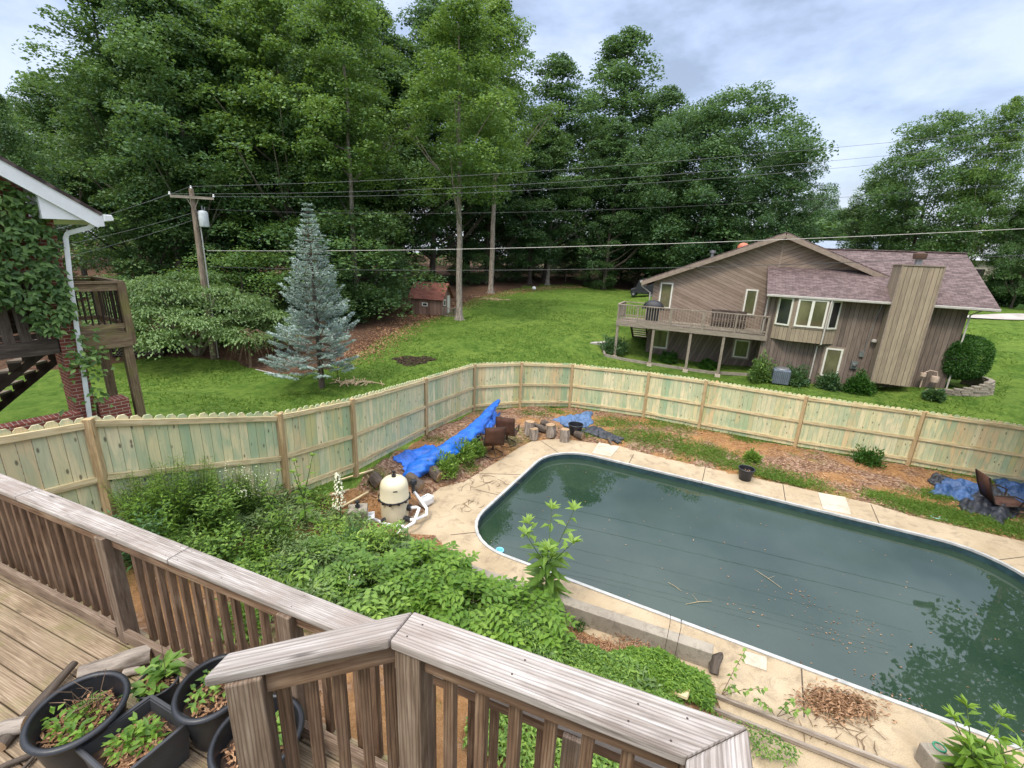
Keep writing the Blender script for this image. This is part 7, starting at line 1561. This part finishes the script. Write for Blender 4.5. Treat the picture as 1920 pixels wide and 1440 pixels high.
# ================================================================= LIGHT, SKY, CAMERA
w = bpy.data.worlds.new('World'); bpy.context.scene.world = w; w.use_nodes = True; nt = w.node_tree; nt.nodes.clear()
def N(t, **k):
    n = nt.nodes.new(t)
    for a, v in k.items(): setattr(n, a, v)
    return n
L_ = nt.links.new
out = N('ShaderNodeOutputWorld'); sky = N('ShaderNodeTexSky', sky_type='NISHITA'); sky.sun_disc = False; sky.sun_elevation = math.radians(58); sky.sun_rotation = math.radians(215); sky.altitude = 200; sky.air_density = 1.3; sky.dust_density = 3
b1 = N('ShaderNodeBackground'); L_(sky.outputs[0], b1.inputs[0]); b1.inputs[1].default_value = .05
tc = N('ShaderNodeTexCoord'); sp = N('ShaderNodeSeparateXYZ'); L_(tc.outputs['Generated'], sp.inputs[0])
mp = N('ShaderNodeMapping'); mp.inputs['Scale'].default_value = (1.0, 1.0, 2.3); mp.inputs['Rotation'].default_value = (0.12, -.18, .3); L_(tc.outputs['Generated'], mp.inputs[0])
n1 = N('ShaderNodeTexNoise'); n1.inputs['Scale'].default_value = 2.9; n1.inputs['Detail'].default_value = 6; n1.inputs['Roughness'].default_value = .55; n1.inputs['Distortion'].default_value = .1; L_(mp.outputs[0], n1.inputs['Vector'])
rp_ = N('ShaderNodeValToRGB'); L_(n1.outputs[0], rp_.inputs[0]); e = rp_.color_ramp.elements; e[0].position = .42; e[0].color = (.27, .32, .43, 1); e[1].position = .6; e[1].color = (.55, .61, .78, 1); x = e.new(.5); x.color = (.39, .465, .64, 1)
# paler towards the horizon; neutral and boosted at the unseen zenith for more light
gl_ = N('ShaderNodeMapRange'); L_(sp.outputs[2], gl_.inputs[0]); gl_.inputs[1].default_value = .0; gl_.inputs[2].default_value = .22; gl_.inputs[3].default_value = .85; gl_.inputs[4].default_value = 0
mxh = N('ShaderNodeMix', data_type='RGBA'); L_(gl_.outputs[0], mxh.inputs[0]); L_(rp_.outputs[0], mxh.inputs[6]); mxh.inputs[7].default_value = (.62, .65, .76, 1)
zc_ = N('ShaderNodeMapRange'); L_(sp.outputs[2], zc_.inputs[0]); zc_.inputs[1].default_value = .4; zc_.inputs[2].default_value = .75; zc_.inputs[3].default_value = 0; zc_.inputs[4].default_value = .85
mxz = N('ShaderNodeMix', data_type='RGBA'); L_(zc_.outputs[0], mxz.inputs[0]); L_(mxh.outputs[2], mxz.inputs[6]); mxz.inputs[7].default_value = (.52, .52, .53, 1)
el = N('ShaderNodeMapRange'); el.interpolation_type = 'SMOOTHSTEP'; L_(sp.outputs[2], el.inputs[0]); el.inputs[1].default_value = .36; el.inputs[2].default_value = .95; el.inputs[3].default_value = .92; el.inputs[4].default_value = 4.3  # sky gain grows overhead, out of view, adding light to the scene
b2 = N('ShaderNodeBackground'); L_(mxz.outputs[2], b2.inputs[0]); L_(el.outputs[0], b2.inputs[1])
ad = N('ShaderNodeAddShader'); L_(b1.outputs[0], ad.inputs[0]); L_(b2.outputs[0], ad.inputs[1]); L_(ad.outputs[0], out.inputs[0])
sd_ = bpy.data.lights.new('sun', 'SUN'); sd_.energy = 2.0; sd_.angle = math.radians(11); sd_.color = (1, .92, .78); so = bpy.data.objects.new('sun', sd_); C.objects.link(so)
el_, az_ = math.radians(58), math.radians(215); dirv = Vector((math.sin(az_)*math.cos(el_), math.cos(az_)*math.cos(el_), math.sin(el_))); so.rotation_euler = dirv.to_track_quat('Z', 'Y').to_euler(); so.location = (0, 0, 40)
cam = bpy.data.cameras.new('camera'); cam.sensor_width = 36; cam.lens = 842/1920*36; cam.clip_end = 2000; cam.clip_start = .05; co = bpy.data.objects.new('camera', cam); C.objects.link(co)
X_, Yd, Zf = R[:, 0], R[:, 1], R[:, 2]; m = Matrix(((X_[0], -Yd[0], -Zf[0], 0), (X_[1], -Yd[1], -Zf[1], 0), (X_[2], -Yd[2], -Zf[2], EYE), (0, 0, 0, 1))); co.matrix_world = m
sc = bpy.context.scene; sc.camera = co
sc.view_settings.view_transform = 'Standard'; sc.view_settings.look = 'None'; sc.view_settings.exposure = .36; sc.view_settings.gamma = 1
try:
    sc.cycles.max_bounces = 7; sc.cycles.diffuse_bounces = 3; sc.cycles.glossy_bounces = 3; sc.cycles.transmission_bounces = 3; sc.cycles.transparent_max_bounces = 4; sc.cycles.caustics_reflective = False; sc.cycles.caustics_refractive = False
except Exception: pass
